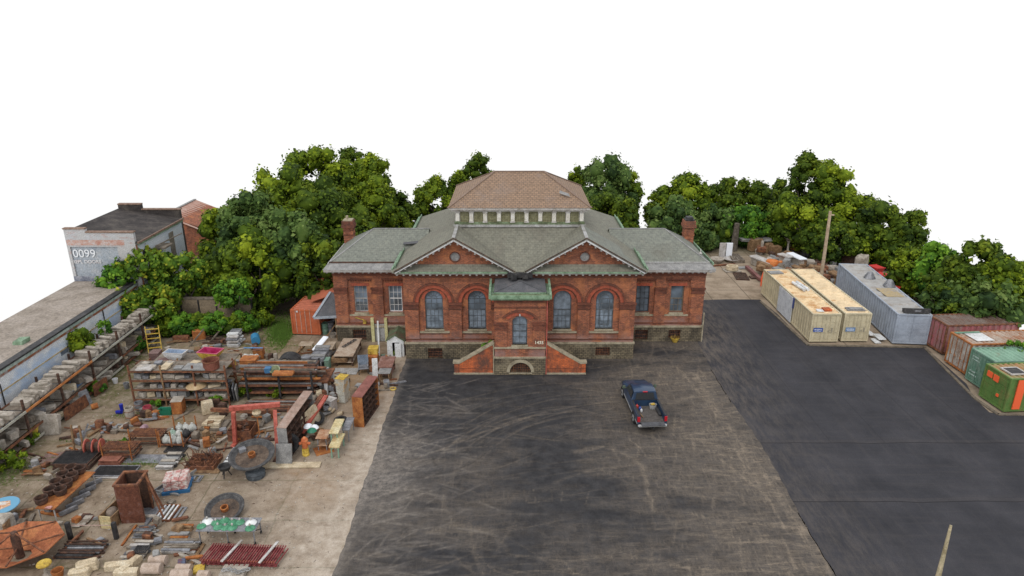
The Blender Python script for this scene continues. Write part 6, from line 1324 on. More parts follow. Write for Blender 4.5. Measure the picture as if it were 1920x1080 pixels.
tyre('black tyre standing behind the grey leaning slab',G(537,856)+Vector((.1,.5,.62)),.62,.4,rx=R(80))
tyre('black tyre leaning behind the white washing machine panels',G(597,795)+Vector((0,0,.45)),.45,.28,rx=R(60),rz=.6)
tyre('black tyre lying flat above the two tier table',G(639,792)+Vector((0,.0,.15)),.45,.28)
# long grey cabinets leaning
def cab(label,a,b,D,h,side,top,shelves,rz,lean=0,name='cabinet',inner=RUSTD,n=4,frontdir=1):
    p,hd,W=fr(a,b); r=T(name,label,'cabinet',p,hd if rz is None else rz,None,0,lean)
    P(r,'back',M().box(0,.05,0,D,0,h),side); P(r,'end_panel',M().box(.05,W,0,.05,0,h),side); P(r,'end_panel',M().box(.05,W,D-.05,D,0,h),side)
    P(r,'top',M().block(0,W+.02,-.02,D+.02,h,h+.06,.01),top); P(r,'bottom',M().box(.05,W,.05,D-.05,0,.06),inner)
    for k in range(shelves): z=h*(k+1)/(shelves+1); P(r,'shelf',M().box(.05,W-.03,.05,D-.05,z-.02,z+.02),inner)
    for k in range(1,n): y=D*k/n; P(r,'divider',M().box(.06,W-.05,y-.02,y+.02,.06,h),inner)
    return r
cab('long dark open shelf unit with grey end beside the red gantry foot',(526,862),(544,862),4.6,2.2,LEAD,mat('pinkish_top',[(.22,.16,.12),(.33,.22,.17),(.38,.3,.25)],2,.8),3,R(-4),name='shelf_unit',n=6)
cab('rusty orange shelf unit with pigeon holes standing by the asphalt edge',(664,800),(684,796),3.0,2.2,RUSTO,mat('brown_red_top',[(.16,.06,.045),(.24,.09,.07),(.3,.13,.1)],2,.7),4,R(-9),name='pigeon_hole_unit',n=5)
for k,(a,b,ma,lb) in enumerate((((556,815),(604,740),RUST,'rusty steel beam leaning along the dark shelf unit'),((566,812),(612,742),REDP,'red brown steel beam leaning beside the dark shelf unit'),((550,822),(590,742),WOOD,'pale board leaning along the top of the dark shelf unit'))):
    p=G(*a,0.4); q=G(*b,1.4); S('beam',M().bar(p,q,.28,.12),ma,lb,'beam')
crate('yellow and white metal locker standing before the rusty workbench',(632,755),(648,757),.8,1.85,mat('rusting_white_locker',[(.5,.28,.08),(.42,.40,.33),(.5,.5,.45)],1.2,.6,ramp_pos=[.38,.47,.62]),name='locker',cat='locker',lid=YEL,rz=-.25)
o,hd,W,D=q3((622,702),(668,702),(674,690),0.03); r=T('metal_plate','pale diamond patterned metal plate on the ground near the blue chair','plate',o+Vector((0,0,.02)),hd); P(r,'plate',M().block(0,W,0,D,0,.02,.005),TRIMG)
for k in range(14): P(r,'ridge',M().bar((.05+W*k/14,.02,.03),(.05+W*k/14+.25,D-.02,.03),.03,.02),TRIM)
# tables at the right of the yard
t1,W_,D_=table('two tier steel table with yellow and rust top, left of the pigeon hole unit',(616,812),(634,812),(650,785),1.25,mat('yellow_rust_top',[(.36,.13,.06),(.5,.40,.2),(.58,.52,.33)],1.1,.7),TEALR,'two_tier_table',.08,.07)
table('lower rust and cream table in front of the two tier table',(616,838),(636,838),(650,812),.85,MATS['yellow_rust_top'],TEALR,'low_table',.1,.07)
table('rusty side table behind the two tier table',(640,806),(655,806),(660,782),.9,STEEL,STEEL,'side_table',.06,.05)
table('small table with rusty top between the orange figure and the two tier table',(591,822),(613,822),(615,805),.95,mat('tan_rust_top',[(.3,.12,.05),(.42,.25,.15),(.5,.38,.28)],1.5,.8),STEEL,'side_table',.06,.05,shelf=.4)
S('rusty_plate',M().block(0,1.1,0,1.0,0,.04,.01,.01),RUSTO,'orange rusted plate on the ground in front of the small table','plate',tuple(G(594,856)),.5)
r=T('hydrant','orange and yellow painted fire hydrant beside the rusted plate','hydrant',tuple(G(574,853)),0); P(r,'base',M().lathe([(0,0),(.22,0),(.22,.08),(.14,.12),(.14,.5),(.12,.52)],12),YEL); HYO=mat('faded_orange_hydrant',[(.28,.07,.03),(.50,.13,.045),(.55,.22,.09)],3,.7); P(r,'barrel',M().lathe([(.15,.5),(.19,.6),(.19,1.0),(.22,1.02),(.18,1.15),(.06,1.28),(0,1.3)],12),HYO)
for s in (-1,1): P(r,'nozzle',M().tube((s*.15,0,.85),(s*.33,0,.8),.09,n=10),HYO)
P(r,'bonnet_leg',M().bar((-.15,-.05,0),(-.12,0,.55),.12,.12).bar((.15,-.05,0),(.12,0,.55),.12,.12),YEL)
for k,(px,py,ma) in enumerate(((578,800,WM),(589,802,WM),(585,808,MATS['green_plastic']))): S('enamel_shade',M().lathe([(.3,0),(.22,.12),(.08,.2),(0,.24)],12),ma,['left white lamp shade on the green one by the dark shelf unit','right white lamp shade on the green one by the dark shelf unit','green lamp shade lying beside the dark shelf unit'][k],'lamp shade',tuple(G(px,py,.9)))
crate('white front loading washing machine shell with black opening',(608,770),(622,775),.6,.85,TRIM,name='appliance_shell',cat='appliance',rz=-.5); q=SC.objects['appliance_shell']; P(q,'opening',M().tube((.32,-.03,.42),(.32,.02,.42),.24,n=14),DARK)
for k in range(48):
    g=G(random.uniform(582,640),random.uniform(730,778)); ma=random.choice([RUST,RUSTD,WOODB,STONEC,LEAD,STEEL]); stone((g.x,g.y,random.uniform(0,.35)),random.uniform(.2,.6),random.uniform(.1,.4),random.uniform(.1,.5),random.uniform(0,3),f'{MN[id(ma)]} scrap lump in the heap below the rusty workbench','scrap heap below the workbench',ma,'scrap','scrap',rx=random.uniform(-.5,.5))
stone(tuple(G(590,800)),.06,1.4,1.5,-.5,'tan triangular board leaning between the beams and a tyre',None,STONEC,'board','board',rx=.3)
# low trailers / tables near the building
t2,W_,D_=table('wide low rusty workbench with cream panel and coil on top, beside the left wing',(625,667),(662,667),(677,634),.95,mat('tan_bench_top',[(.20,.11,.07),(.38,.29,.21),(.45,.37,.29)],1.3,.8),RUSTD,'workbench',.1,.12,shelf=.35)
stone((t2.location.x+.4,t2.location.y+.3,.35),1.3,.6,.35,0,'brown boxes on the lower shelf of the wide low workbench',None,WOODB,'box','box')
for k in range(5): g=G(645+5*k,650-3*k,.98); S('wire_coil',M().lathe([(.14,0),(.18,.03),(.14,.06),(.11,.03),(.14,0)],12),DARK,'dark wire coil on top of the wide low workbench','coil',tuple(g),0,'wire coils on the wide low workbench')
table('thin tan wire table in front of the orange container',(559,648),(584,648),(590,640),.9,mat('tan_wire_table',[(.25,.18,.12),(.36,.28,.2),(.42,.35,.27)],2,.8),WOODB,'wire_table',.04,.04)
table('thin table stacked with yellow scraps near the building corner',(604,655),(622,655),(626,640),.9,MATS['tan_wire_table'],STEEL,'wire_table',.04,.04)
S('slab',M().block(-.25,.25,-.8,.8,0,.12,.04,.02),WM,'white narrow sink lying tilted beside the thin scrap table','sink',tuple(G(601,645,.9)),-.5,rx=R(25))
crate('yellow tin cabinet on an orange one behind the rust table',(690,688),(708,688),.75,.8,RUSTO,name='cabinet',cat='cabinet'); crate('yellow metal box on top of the orange cabinet',(690,665),(708,665),.7,.45,YEL,z=.85,name='box')
r=T('armchair','weathered blue grey wooden chair facing the rust table','chair',tuple(G(682,698)),.2); P(r,'seat',M().block(-.4,.4,-.4,.4,.4,.5,.03),STEEL); P(r,'backrest',M().bar((0,.35,.45),(0,.6,1.2),.8,.08,up=(0,1,0)),mat('blue_grey_wood',[(.08,.1,.13),(.15,.18,.22),(.22,.25,.29)],2,.8))
for x in (-.38,.3):
    for y in (-.38,.3): P(r,'leg',M().box(x,x+.07,y,y+.07,0,.4),DARK)
    P(r,'armrest',M().box(x,x+.08,-.4,.4,.65,.7),STEEL)
t3,W_,D_=table('rust sheet topped table close to the asphalt corner',(706,688),(735,688),(740,668),1.0,mat('rust_sheet_top',[(.13,.06,.045),(.24,.12,.09),(.3,.2,.17)],1.8,.8),WOODB,'rusty_table',.08,.08,shelf=.3)
table('small grey table in front of the rust sheet topped one',(708,700),(731,700),(735,690),.9,LEAD,WOODB,'small_table',.06,.07)
for k,(px,py,h,ma,lb) in enumerate(((711,667,3.0,WHITEP,'tall pale pole standing by the yellow cabinet'),(704,714,1.8,WHITEP,'white oval frame board leaning by the grey table'),(706,738,1.3,RUSTO,'orange rusty post in front of the white oval frame'))): g=G(px,py); S('post',M().bar((0,0,0),(.05,.1,h),.12 if k!=1 else .4,.05),ma,lb,'post',tuple(g),.2*k)
S('bucket',M().lathe([(0,0),(.16,0),(.2,.4),(.17,.4),(.15,.04),(0,.04)],14),TRIM,'white bucket standing under the small grey table','bucket',tuple(G(724,722)))
S('yellow_hose',M().lathe([(.2,0),(.26,.05),(.2,.1),(.16,.05),(.2,0)],12),YEL,'yellow coil on the ground near the asphalt corner','coil',tuple(G(737,730)))
for k in range(7): g=G(692+random.uniform(-12,8),720+random.uniform(-10,18)); stone((g.x,g.y,.02+.08*k),1.0,.5,.07,random.uniform(-.4,.4),f'{ORD[k]} grey warped sheet from the bottom of the pile beside the oval frame','warped grey sheets',random.choice([LEAD,STEEL,STONEP]),'sheet','sheet')
S('hanging_hook',M().bar((0,0,0),(.8,-.1,.2),.05,.05).block(-.1,.15,-.15,.05,-.35,0,.05,.03),YEL,'yellow bracket fixed on the wall left of the yellow door frame','bracket',(-12.3,WY-.2,2.0),R(180))
# --- little white shed with mossy roof
r=T('garden_shed','small white shed with mossy green roof and dark open door','shed',tuple(G(727,668)),.0); W,D,h=1.35,1.9,1.35
P(r,'front_wall',M().plate([(0,0),(W,0),(W,h),(W/2,h+.42),(0,h)],[rect(.42,.98,.01,h-.15)],0,.05),WHITEP); P(r,'side_wall',M().box(0,.05,.05,D,0,h),WHITEP); P(r,'side_wall',M().box(W-.05,W,.05,D,0,h),WHITEP); P(r,'back_wall',M().box(.05,W-.05,D-.05,D,0,h),DARK)
for s in (0,1): x0=-.1 if s==0 else W+.1; P(r,'roof',M().loft([[(x0,y,h-.05),(W/2,y,h+.45),(W/2,y,h+.50),(x0,y,h+.0)] for y in (-.06,D+.1)]),mat('mossy_rust_roof',[(.13,.07,.05),(.10,.13,.07),(.14,.19,.11)],1.1,.9))
P(r,'door',M().bar((.98,-.05,.0),(1.0,-.05,h-.15),.5,.04,up=(0,1,0)),WHITEP).location=(-.1,-.12,0); P(r,'interior',M().box(.06,W-.06,.6,.62,0,h),DARK)
for k in range(8): g=G(715+random.uniform(-6,18),676+random.uniform(-6,6)); ma=[RUSTD,DARK,TEAL,STONEP,RUSTO,LEAD,STEEL,RUST][k]; stone((g.x,g.y,0),.35,.3,random.uniform(.2,.7),random.uniform(0,3),f'small {MN[id(ma)]} piece in front of the little white shed','clutter by the white shed',ma,'clutter','clutter')
# ---------------------------------------------------------------- front rows of the yard
# table with iron pots
ptab,W_,D_=table('long rusty orange topped table carrying nine iron pots',(65,953),(101,955),(173,884),.85,RUSTO,TRIM,'long_table',.05,.05)
PT=M().lathe([(0,0),(.25,0),(.3,.1),(.3,.27),(.33,.3),(.33,.36),(.28,.36),(.26,.1),(0,.08)],18).mesh('iron_pot'); 
PL=[((79,943),'iron pot alone at the near end of the pot table'),((95,926),'left iron pot of the second row on the pot table'),((115,926),'right iron pot of the second row on the pot table'),((107,911),'left iron pot of the third row on the pot table'),((126,912),'right iron pot of the third row on the pot table'),((119,897),'left iron pot of the fourth row on the pot table'),((137,899),'right iron pot of the fourth row on the pot table'),((135,884),'tallest iron pot at the far left of the pot table'),((151,886),'iron pot at the far right corner of the pot table')]
for (px,py),lb in PL: S('iron_pot',PT,RUSTD,lb,'pot',tuple(G(px,py,.86)),random.random(),'iron pots on the rusty table')
S('crumpled_cloth',M().block(-.15,.15,-.1,.1,0,.1,.04,.04),mat('pink_paper',[(.4,.15,.13),(.5,.28,.25),(.55,.4,.38)],5,.9),'small pink crumpled paper at the near end of the pot table','paper',tuple(G(92,953,.86)))
for k in range(5): g=G(128+12*k,955-13*k,.25); stone((g.x,g.y,.05),.9,.12,.25,.9,f'{ORD[k]} grey steel bracket from the near end, below the long pot table','brackets below the pot table',STEEL,'steel_bracket','bracket')
# round sign at the left edge
g=G(3,948,.75); r=T('round_table','round sky blue table top with orange and white painting at the left edge','table',(g.x,g.y,0),.3); P(r,'tabletop',M().lathe([(0,.70),(.8,.70),(.82,.73),(.8,.76),(0,.76)],28),flat('sky_blue_paint',(.13,.33,.48),.6)); P(r,'painted_motif',M().add([(-.55,-.3,.765),(.0,-.45,.765),(.45,-.1,.765),(.3,.35,.765),(-.3,.4,.765),(-.6,.1,.765)],[(0,1,2,3,4,5)]),mat('orange_white_motif',[(.48,.12,.04),(.6,.35,.18),(.6,.58,.55)],2.2,.7,ramp_pos=[.42,.5,.58])); P(r,'pedestal',M().lathe([(.4,0),(.3,.1),(.12,.2),(.12,.70)],12),WOOD)
stone(tuple(G(8,1005)),1.0,.9,1.15,.1,'pale concrete block standing at the left edge',None,STONEP,'concrete_block','block'); stone(tuple(G(22,1008)),.15,.9,1.1,.3,'brown board leaning on the pale concrete block',None,WOODB,'board','board')
# octagonal rusty canopy
g=G(38,1042,.1); r=T('steel_canopy','large upturned octagonal rust orange steel canopy with ribs','canopy',(g.x,g.y,0),.35)
N=8; ro=[(2.05*math.cos(2*math.pi*k/N),1.75*math.sin(2*math.pi*k/N)) for k in range(N)]
for k in range(N):
    a=ro[k]; b=ro[(k+1)%N]; P(r,'panel',M().add([(a[0],a[1],.85),(b[0],b[1],.85),(b[0]*.25,b[1]*.25,.10),(a[0]*.25,a[1]*.25,.10),(a[0],a[1],.79),(b[0],b[1],.79),(b[0]*.25,b[1]*.25,.05),(a[0]*.25,a[1]*.25,.05)],[(0,1,2,3),(7,6,5,4),(0,4,5,1),(0,3,7,4),(1,5,6,2)]),mat('fresh_orange_rust',[(.24,.075,.03),(.38,.13,.055),(.46,.19,.07)],1.2,.75))
    P(r,'rib',M().bar((a[0]*.98,a[1]*.98,.87),(0,0,1.5 if k%2 else .6),.07,.06),RUST)
P(r,'hub',M().lathe([(.2,.05),(.2,1.2),(.14,1.5),(0,1.55)],10),RUSTD)
# metal gate frame and dark rails
for k,(px,h) in enumerate(((133,1.0),(219,1.0))): g=G(px,1010); S('bollard_post',M().block(-.1,.1,-.1,.1,0,h,.02),DARK,['left dark stub post above the dark rails','right dark stub post above the dark rails'][k],'post',tuple(g))
S('rope',M().tube(tuple(G(133,985,.75)),tuple(G(219,985,.75)),.02,n=6),mat('faded_rope',[(.3,.18,.15),(.4,.28,.24),(.45,.35,.3)],4,.9),'faded cord stretched between the two dark stub posts','rope')
stack('pallet load of dark iron bars below the two stub posts',(102,1050),(186,1050),(205,1020),3,.10,DARK,'iron_bar_stack','bar','bars',rows=7,mats=[DARK,DARK,STEEL,RUSTD],gap=.5)
o,hd,W,D=q3((120,988),(158,988),(172,962),.1); r=T('roof_tile_pile','flat pile of mottled brown slates behind the stub posts','tiles',o,hd)
for k in range(30): P(r,'slate',M().block(0,.42,0,.3,0,.03,.005,.01),random.choice([RUSTD,STONEP,WOOD,REDP])).location=(random.uniform(0,W-.42),random.uniform(0,D-.3),.02*(k//6)+.01)
# trough with boulder
o,hd,W,D=q3((183,968),(203,968),(228,900),.75); tr=T('trough','long ochre wooden trough holding a round boulder','trough',o,hd+.0); W=.75; D=2.4; tr.rotation_euler.z=R(-8)
P(tr,'side',M().box(0,.06,0,D,0,.75),WOODB); P(tr,'side',M().box(W-.06,W,0,D,0,.75),WOODB); P(tr,'end_board',M().box(.06,W-.06,0,.06,0,.75),MATS['yellow_rust_top']); P(tr,'bottom',M().box(.06,W-.06,.06,D,.25,.3),WOODB)
S('boulder',M().loft([[(.28*s*math.cos(t),.34*s*math.sin(t),z) for t in [2*math.pi*i/10 for i in range(10)]] for s,z in ((.4,0),(.9,.12),(1,.28),(.8,.42),(.3,.5))],smooth=True),mat('brown_boulder',[(.13,.10,.08),(.22,.17,.13),(.28,.23,.19)],3,.9),'round brown boulder in the near end of the ochre trough','boulder',(tr.location.x+.38,tr.location.y+.6,.3))
# tall rusty open box frame
o=G(228,982); r=T('steel_box_frame','tall dark rusted open sided steel box standing in the front rows','box',tuple(o),R(4)); W,D,h=1.2,1.25,2.3
RB=mat('streaked_dark_rust',[(.05,.02,.013),(.13,.045,.025),(.17,.10,.085)],1.6,.8)
P(r,'front_panel',M().block(0,W,0,.06,0,h,.01),RB); P(r,'left_panel',M().box(0,.05,.06,D,0,h),RB); P(r,'back_panel',M().box(.05,W,D-.05,D,0,h),RUSTD)
for x,y in ((W-.08,.061),(W-.08,D-.15)): P(r,'corner_post',M().box(x,x+.08,y,y+.08,0,h),RUST)
P(r,'top_rim',M().box(-.04,W+.04,-.04,.08,h,h+.1).box(-.04,W+.04,D-.08,D+.04,h,h+.1).box(-.04,.08,.08,D-.08,h,h+.1).box(W-.08,W+.04,.08,D-.08,h,h+.1),RUST); P(r,'floor_plate',M().box(.05,W+.7,.06,D,.02,.06),STEEL)
P(r,'leaning_frame_bar',M().bar((W+.9,.2,0),(W+.1,.8,2.3),.08,.08),RUST); P(r,'leaning_frame_bar',M().bar((W+.6,1.0,0),(W+.05,.9,2.3),.08,.08),RUST)
# channel, planks
S('steel_channel',M().box(0,.6,0,3.2,0,.05).box(0,.05,0,3.2,.05,.22).box(.55,.6,0,3.2,.05,.22),LEAD,'grey steel channel lying beside the tall rusted box','channel',tuple(G(268,938)),R(-24))
# cement bag pallet
o=G(308,928); r=T('bag_pallet','blue pallet stacked with pink and white printed bags','pallet',tuple(o),R(14)); P(r,'pallet_base',M().box(-.1,1.35,-.1,.1,0,.14).box(-.1,1.35,.45,.65,0,.14).box(-.1,1.35,1.0,1.2,0,.14).box(-.1,1.35,-.1,1.2,.141,.18),flat('pallet_blue',(.015,.10,.22),.6))
BAG=mat('printed_bag',[(.42,.16,.14),(.52,.36,.32),(.58,.52,.47)],4.5,.7,ramp_pos=[.42,.5,.58]); BAGM=[M().block(0,.40,0,.36,0,.105,.03,.012).mesh('bag') for _ in range(3)]
for l in range(6):
    for k in range(9): P(r,'bag',BAGM[(l+k)%3],BAG).location=(.01+.415*(k%3)+random.uniform(-.01,.01),.01+.37*(k//3),.18+.108*l)
# front rust frame with white rails
slats('rusty bed frame with white slats lying in front of the tall rusted box',(285,975),(318,975),(335,945),.12,4,WHITEP,'bed_frame','frame',bw=.35,fm=RUST)
slats('small grey leg frame lying beside the rusty bed frame',(322,975),(334,975),(345,950),.08,2,STEEL,'leg_frame','frame',bw=.3)
# rust piles and sheets in the middle rows
S('metal_sheet',M().block(0,1.9,0,1.1,0,.03,.01,.005),mat('purple_rust_sheet',[(.13,.08,.065),(.19,.12,.10),(.24,.17,.15)],1.2,.8),'flat purple brown metal sheet left of the dark gratings','sheet',tuple(G(73,870)),R(14))
def gratepile(label,a,b,c,n,ma,th=.12,g2=None,nb=16):
    o,hd,W,D=q3(a,b,c,.0); r=T('grating_stack',label,'gratings',o,hd)
    for l in range(n):
        x=random.uniform(-.08,.08); y=random.uniform(-.06,.06); z=.02+th*l
        P(r,'frame',M().box(x,x+W,y,y+.06,z,z+th*.8).box(x,x+W,y+D-.06,y+D,z,z+th*.8).box(x,x+.06,y+.06,y+D-.06,z,z+th*.8).box(x+W-.06,x+W,y+.06,y+D-.06,z,z+th*.8),g2 or ma)
        if l==n-1:
            for k in range(nb): P(r,'bar',M().box(x+.06+(W-.12)*k/nb,x+.06+(W-.12)*(k+.45)/nb,y+.06,y+D-.06,z+.01,z+th*.75),ma)
    return r
gratepile('dark iron gratings stacked left of the rust red sheets',(97,882),(166,882),(178,855),3,DARK,.13,RUSTD,22)
S('slat',M().block(0,2.0,0,.15,0,.08,.01),TRIM,'pale bar lying in front of the dark iron gratings','bar',tuple(G(104,890)),0.02); S('slat',M().block(0,1.9,0,.15,0,.06,.01),TRIM,'pale bar in front of the wide flat grating','bar',tuple(G(178,898)),0.02)
stack('stack of rust red sheets between the gratings and the mossy slab',(184,873),(226,873),(238,852),4,.09,mat('rust_red_sheet',[(.16,.06,.04),(.26,.10,.065),(.31,.15,.10)],2,.8),'sheet_stack','sheet','sheets',rows=1)
gratepile('wide flat dark grating in front of the rust red sheets',(166,896),(245,896),(255,876),1,DARK,.12,STEEL,26)
S('slab',M().block(0,2.3,0,.9,0,.04,.01),STEEL,'thin blue grey slab lying in moss beside the rust red sheets','slab',tuple(G(230,868)),-.02)
o,hd,W,D=q3((187,845),(250,845),(262,815),.7); 
for i,(dx,dy,lb) in enumerate(((0,0,'rusty bench frame stack nearest the red spools'),(.9,1.5,'second rusty bench frame stack behind the first'))):
    r=T('bench_frame_stack',lb,'frames',o+Vector((dx,dy,0)),hd)
    for l in range(4): P(r,'frame',M().box(0,W,0,.07,.2+.17*l,.26+.17*l).box(0,W,D*.5,D*.5+.07,.2+.17*l,.26+.17*l).box(0,.07,.07,D*.5,.2+.17*l,.26+.17*l).box(W-.07,W,.07,D*.5,.2+.17*l,.26+.17*l),RUST if l%2 else RUSTD)
    for k in range(18): P(r,'spindle',M().bar((.1+W*k/19,0,.85),(.1+W*k/19,D*.5,.8),.05,.05),RUST)
    for x in (.1,W-.2): P(r,'post',M().box(x,x+.06,-.06,0,0,1.3),RUSTO)
for i,(px,py,lb) in enumerate(((172,850,'dark spool of the pair left of the rusty bench frames'),(187,850,'red flanged spool of the pair left of the rusty bench frames'))):
    r=T('cable_spool',lb,'spool',tuple(G(px,py)+Vector((0,0,.5))),.15,'spools'); P(r,'drum',M().tube((-.15,0,0),(.2,0,0),.3,n=16),RUSTD)
    for s in (-1,1): P(r,'flange',M().tube((s*.2-.03,0,0),(s*.2+.03,0,0),.48,n=20),REDP if i==1 or s<0 else DARK)
for k,(px,py,tx,ty,lb) in enumerate(((140,850,133,797,'left slim tan post standing near the red spools'),(158,848,148,798,'right slim tan post standing near the red spools'),(152,832,165,795,'thin dark pole leaning behind the tan posts'))):
    a=G(px,py); b=V(tx,ty,a.y+.3); S('post',M().bar((0,0,0),b-a,.09,.09).block(-.2,.2,-.12,.12,0,.08,.02) if k<2 else M().bar((0,0,0),b-a,.1,.1),WOODB if k<2 else STEEL,lb,'post',tuple(a))
# bag trolley
o,hd,W,D=q3((301,836),(344,836),(362,805),.15); r=T('bag_trolley','flat rusty trolley with corner stakes filled with white sacks','trolley',o,hd)
P(r,'deck',M().block(0,W,0,D,.15,.22,.01),RUSTD)
for x in (0,W/2,W):
    for y in (0,D): P(r,'stake',M().box(x-.03,x+.03,y-.03,y+.03,.1,1.15),RUSTO)
P(r,'side_rail',M().box(0,W,-.04,0,.2,.3).box(0,W,D,D+.04,.2,.3).box(W,W+.04,0,D,.2,.3),RUST)
SK=[M().loft([[(.26*s*math.cos(t)*random.uniform(.85,1.1),.22*s*math.sin(t)*random.uniform(.85,1.1),z) for t in [2*math.pi*i/9 for i in range(9)]] for s,z in ((.7,0),(1,.1),(1.05,.25),(.75,.4),(.25,.5),(.3,.56))],smooth=True).mesh('sack') for _ in range(3)]
SKL=['white sack in the near left corner of the rusty trolley','white sack second along the near side of the trolley','white sack in the near right of the trolley','greenish white sack at the left of the trolley','white sack in the middle of the trolley','dark sack in the middle of the trolley','white sack in the far right corner of the trolley','white sack at the far side of the trolley','grey white sack behind the greenish one']
SKM=[mat('dirty_white_sack',[(.3,.31,.27),(.45,.45,.41),(.56,.55,.51)],4,.9)]*3+[mat('greenish_sack',[(.12,.25,.17),(.3,.38,.31),(.45,.47,.42)],4,.9)]+[SKM_ for SKM_ in ()] 
for k,lb in enumerate(SKL):
    q=Matrix.LocRotScale(o,Matrix.Rotation(hd,3,'Z').to_quaternion(),None)@Vector((.3+(W-.6)*(k%3)/2+.08*(k//3),.25+(D-.5)*(k//3)/2,.22))
    me=SK[k%3].copy(); S('sack',me,DARK if k==5 else (SKM[3] if k==3 else SKM[0]),lb,'sack',tuple(q),k*.8)
# rust grates, right of the trolley front
stack('pile of pale slats and slabs in front of the sack trolley',(292,882),(325,882),(345,853),3,.09,STONEP,'slat_stack','slat','slats',rows=6,mats=[STONEP,TRIM,LEAD,DARK])
gratepile('dark lattice grating leaning between the sacks and pale slats',(306,850),(345,850),(349,838),1,DARK,.1,DARK,10)
r,W,D=slats('rusty lattice mattress spring pile, largest rust pile of the middle row',(345,875),(400,875),(410,850),.3,22,RUST,'spring_pile','springs',fm=RUST,bw=.25)
for k in range(60):
    x=random.uniform(0,W); y=random.uniform(0,D); P(r,'spring',M().bar((x,y,random.uniform(.1,.3)),(x+random.uniform(-.5,.5),y+random.uniform(-.4,.4),random.uniform(.3,.7)),.035,.035),RUST if k%3 else RUSTD)
S('board',M().block(0,2.1,0,.45,0,.07,.01),WOODB,'red brown plank between two pale ladders','plank',tuple(G(343,888)),.0)
slats('pale short ladder above the red brown plank',(353,878),(385,878),(385,869),.06,5,STEEL,'short_ladder','ladder',bw=.4)
slats('pale short ladder below the red brown plank',(343,903),(374,903),(382,891),.06,3,STEEL,'short_ladder','ladder',bw=.4)
for k in range(30): g=G(random.uniform(380,420),random.uniform(812,832)); stone((g.x,g.y,.02),.5,.06,.06,random.uniform(0,3),'thin brown stick in the twig heap beside the rusty scrap bin','twig heap',WOODB,'stick','stick')
# dirt and leaf litter patch
for k,(px,py,lb) in enumerate(((330,808-10,'grey flat board beside the dirt patch'),)): S('board',M().block(0,1.6,0,.3,0,.05,.01),WOOD,lb,'board',tuple(G(299,812)),.6)
S('plastic_bottle',M().lathe([(0,0),(.2,0),(.22,.1),(.22,.35),(.1,.45),(.08,.5),(0,.5)],12),mat('pink_grey_tub',[(.2,.12,.13),(.35,.22,.25),(.45,.38,.4)],4,.6),'pink grey tub lying beyond the rusty bench frames','tub',tuple(G(273,800,.2)),0,rx=R(85))
# front slab piles
FP=[((247,1010),(284,1010),(300,992),[LEAD,STEEL,DKSLATE,WOOD],'blue grey scrap plates, upper left of the four front slab piles'),((314,1012),(352,1012),(364,988),[STONEP,LEAD,RUSTO,WOODB],'slates over orange timber, behind the lamp table corner'),
((230,1052),(270,1052),(286,1018),[TRIM,STEEL,STONEP,DKSLATE],'pale slats with a lattice plate, lower left of the front slab piles'),((302,1040),(366,1040),(372,1016),[STEEL,TRIM,DKSLATE,WOOD],'grey broken slabs beside the red railing stack')]
for a,b,c,ms,lb in FP: stack(lb,a,b,c,3,.09,None,'slab_stack','slab','slabs',rows=5,mats=ms,jit=.12)
# lattice plate on one pile
slats('dark lattice plate on top of the pale front slats',(247,1036),(272,1036),(280,1022),.05,7,DARK,'lattice_plate','grate',z0=.30)
# red railing stack
o,hd,W,D=q3((372,1052),(516,1057),(538,1024),.35); r=T('railing_stack','stack of dark red iron railings bound with two white planks','railings',o,hd)
RR=mat('dark_red_railing',[(.10,.02,.02),(.22,.045,.045),(.28,.09,.085)],4,.7)
for l in range(3):
    for y in (.12,D-.15): P(r,'rail',M().box(.05*l,W-.05*l,y,y+.06,.05+.11*l,.11+.11*l),RUSTO if l==2 and y<.2 else RR)
for k in range(30): x=W*(k+.5)/30; P(r,'baluster',M().bar((x,0,.36),(x+.15,D,.38),.05,.05),RR)
for k in range(15): x=W*(k+.5)/15; P(r,'baluster',M().bar((x+.1,-.05,.2),(x+.3,D,.2),.05,.05),RR)
for k,(u) in enumerate((.33,.82)): q=Matrix.LocRotScale(o,Matrix.Rotation(hd,3,'Z').to_quaternion(),None)@Vector((W*u-.1,-.12,.45)); S('plank',M().block(0,.13,0,D+.35,0,.06,.01),TRIM,['left white plank laid over the red railings','right white plank laid over the red railings'][k],'plank',tuple(q),hd-.22)
# lamp table
o,hd,W,D=q3((366,996),(478,996),(487,970),.9); lt=T('lamp_table','grey steel table on castors carrying green and white lamp shades','table',o,hd); P(lt,'tabletop',M().block(0,W,0,D,.86,.9,.01),STEEL)
for x in (.1,W/2,W-.15):
    for y in (.08,D-.12):
        lg=P(lt,'leg',M().box(x,x+.05,y,y+.05,.1,.86),STEEL); P(lg,'castor',M().tube((x,y+.025,.08),(x+.05,y+.025,.08),.08,n=10),RUBBER)
    P(lt,'brace',M().bar((x+.02,.1,.82),(x+.02,D-.1,.25),.04,.04),DARK)
GS=M().lathe([(0,.02),(.25,0),(.27,.02),(.22,.09),(.1,.15),(.06,.19),(.06,.2),(0,.2)],18).mesh('lamp_shade'); GS2=GS.copy(); LS=M().lathe([(.055,.2),(.06,.26),(.04,.31),(0,.32)],8).mesh('lamp_socket'); GG=mat('green_enamel',[(.03,.14,.07),(.07,.25,.13),(.14,.34,.22)],5,.35); WE=flat('white_enamel',(.72,.72,.70),.3)
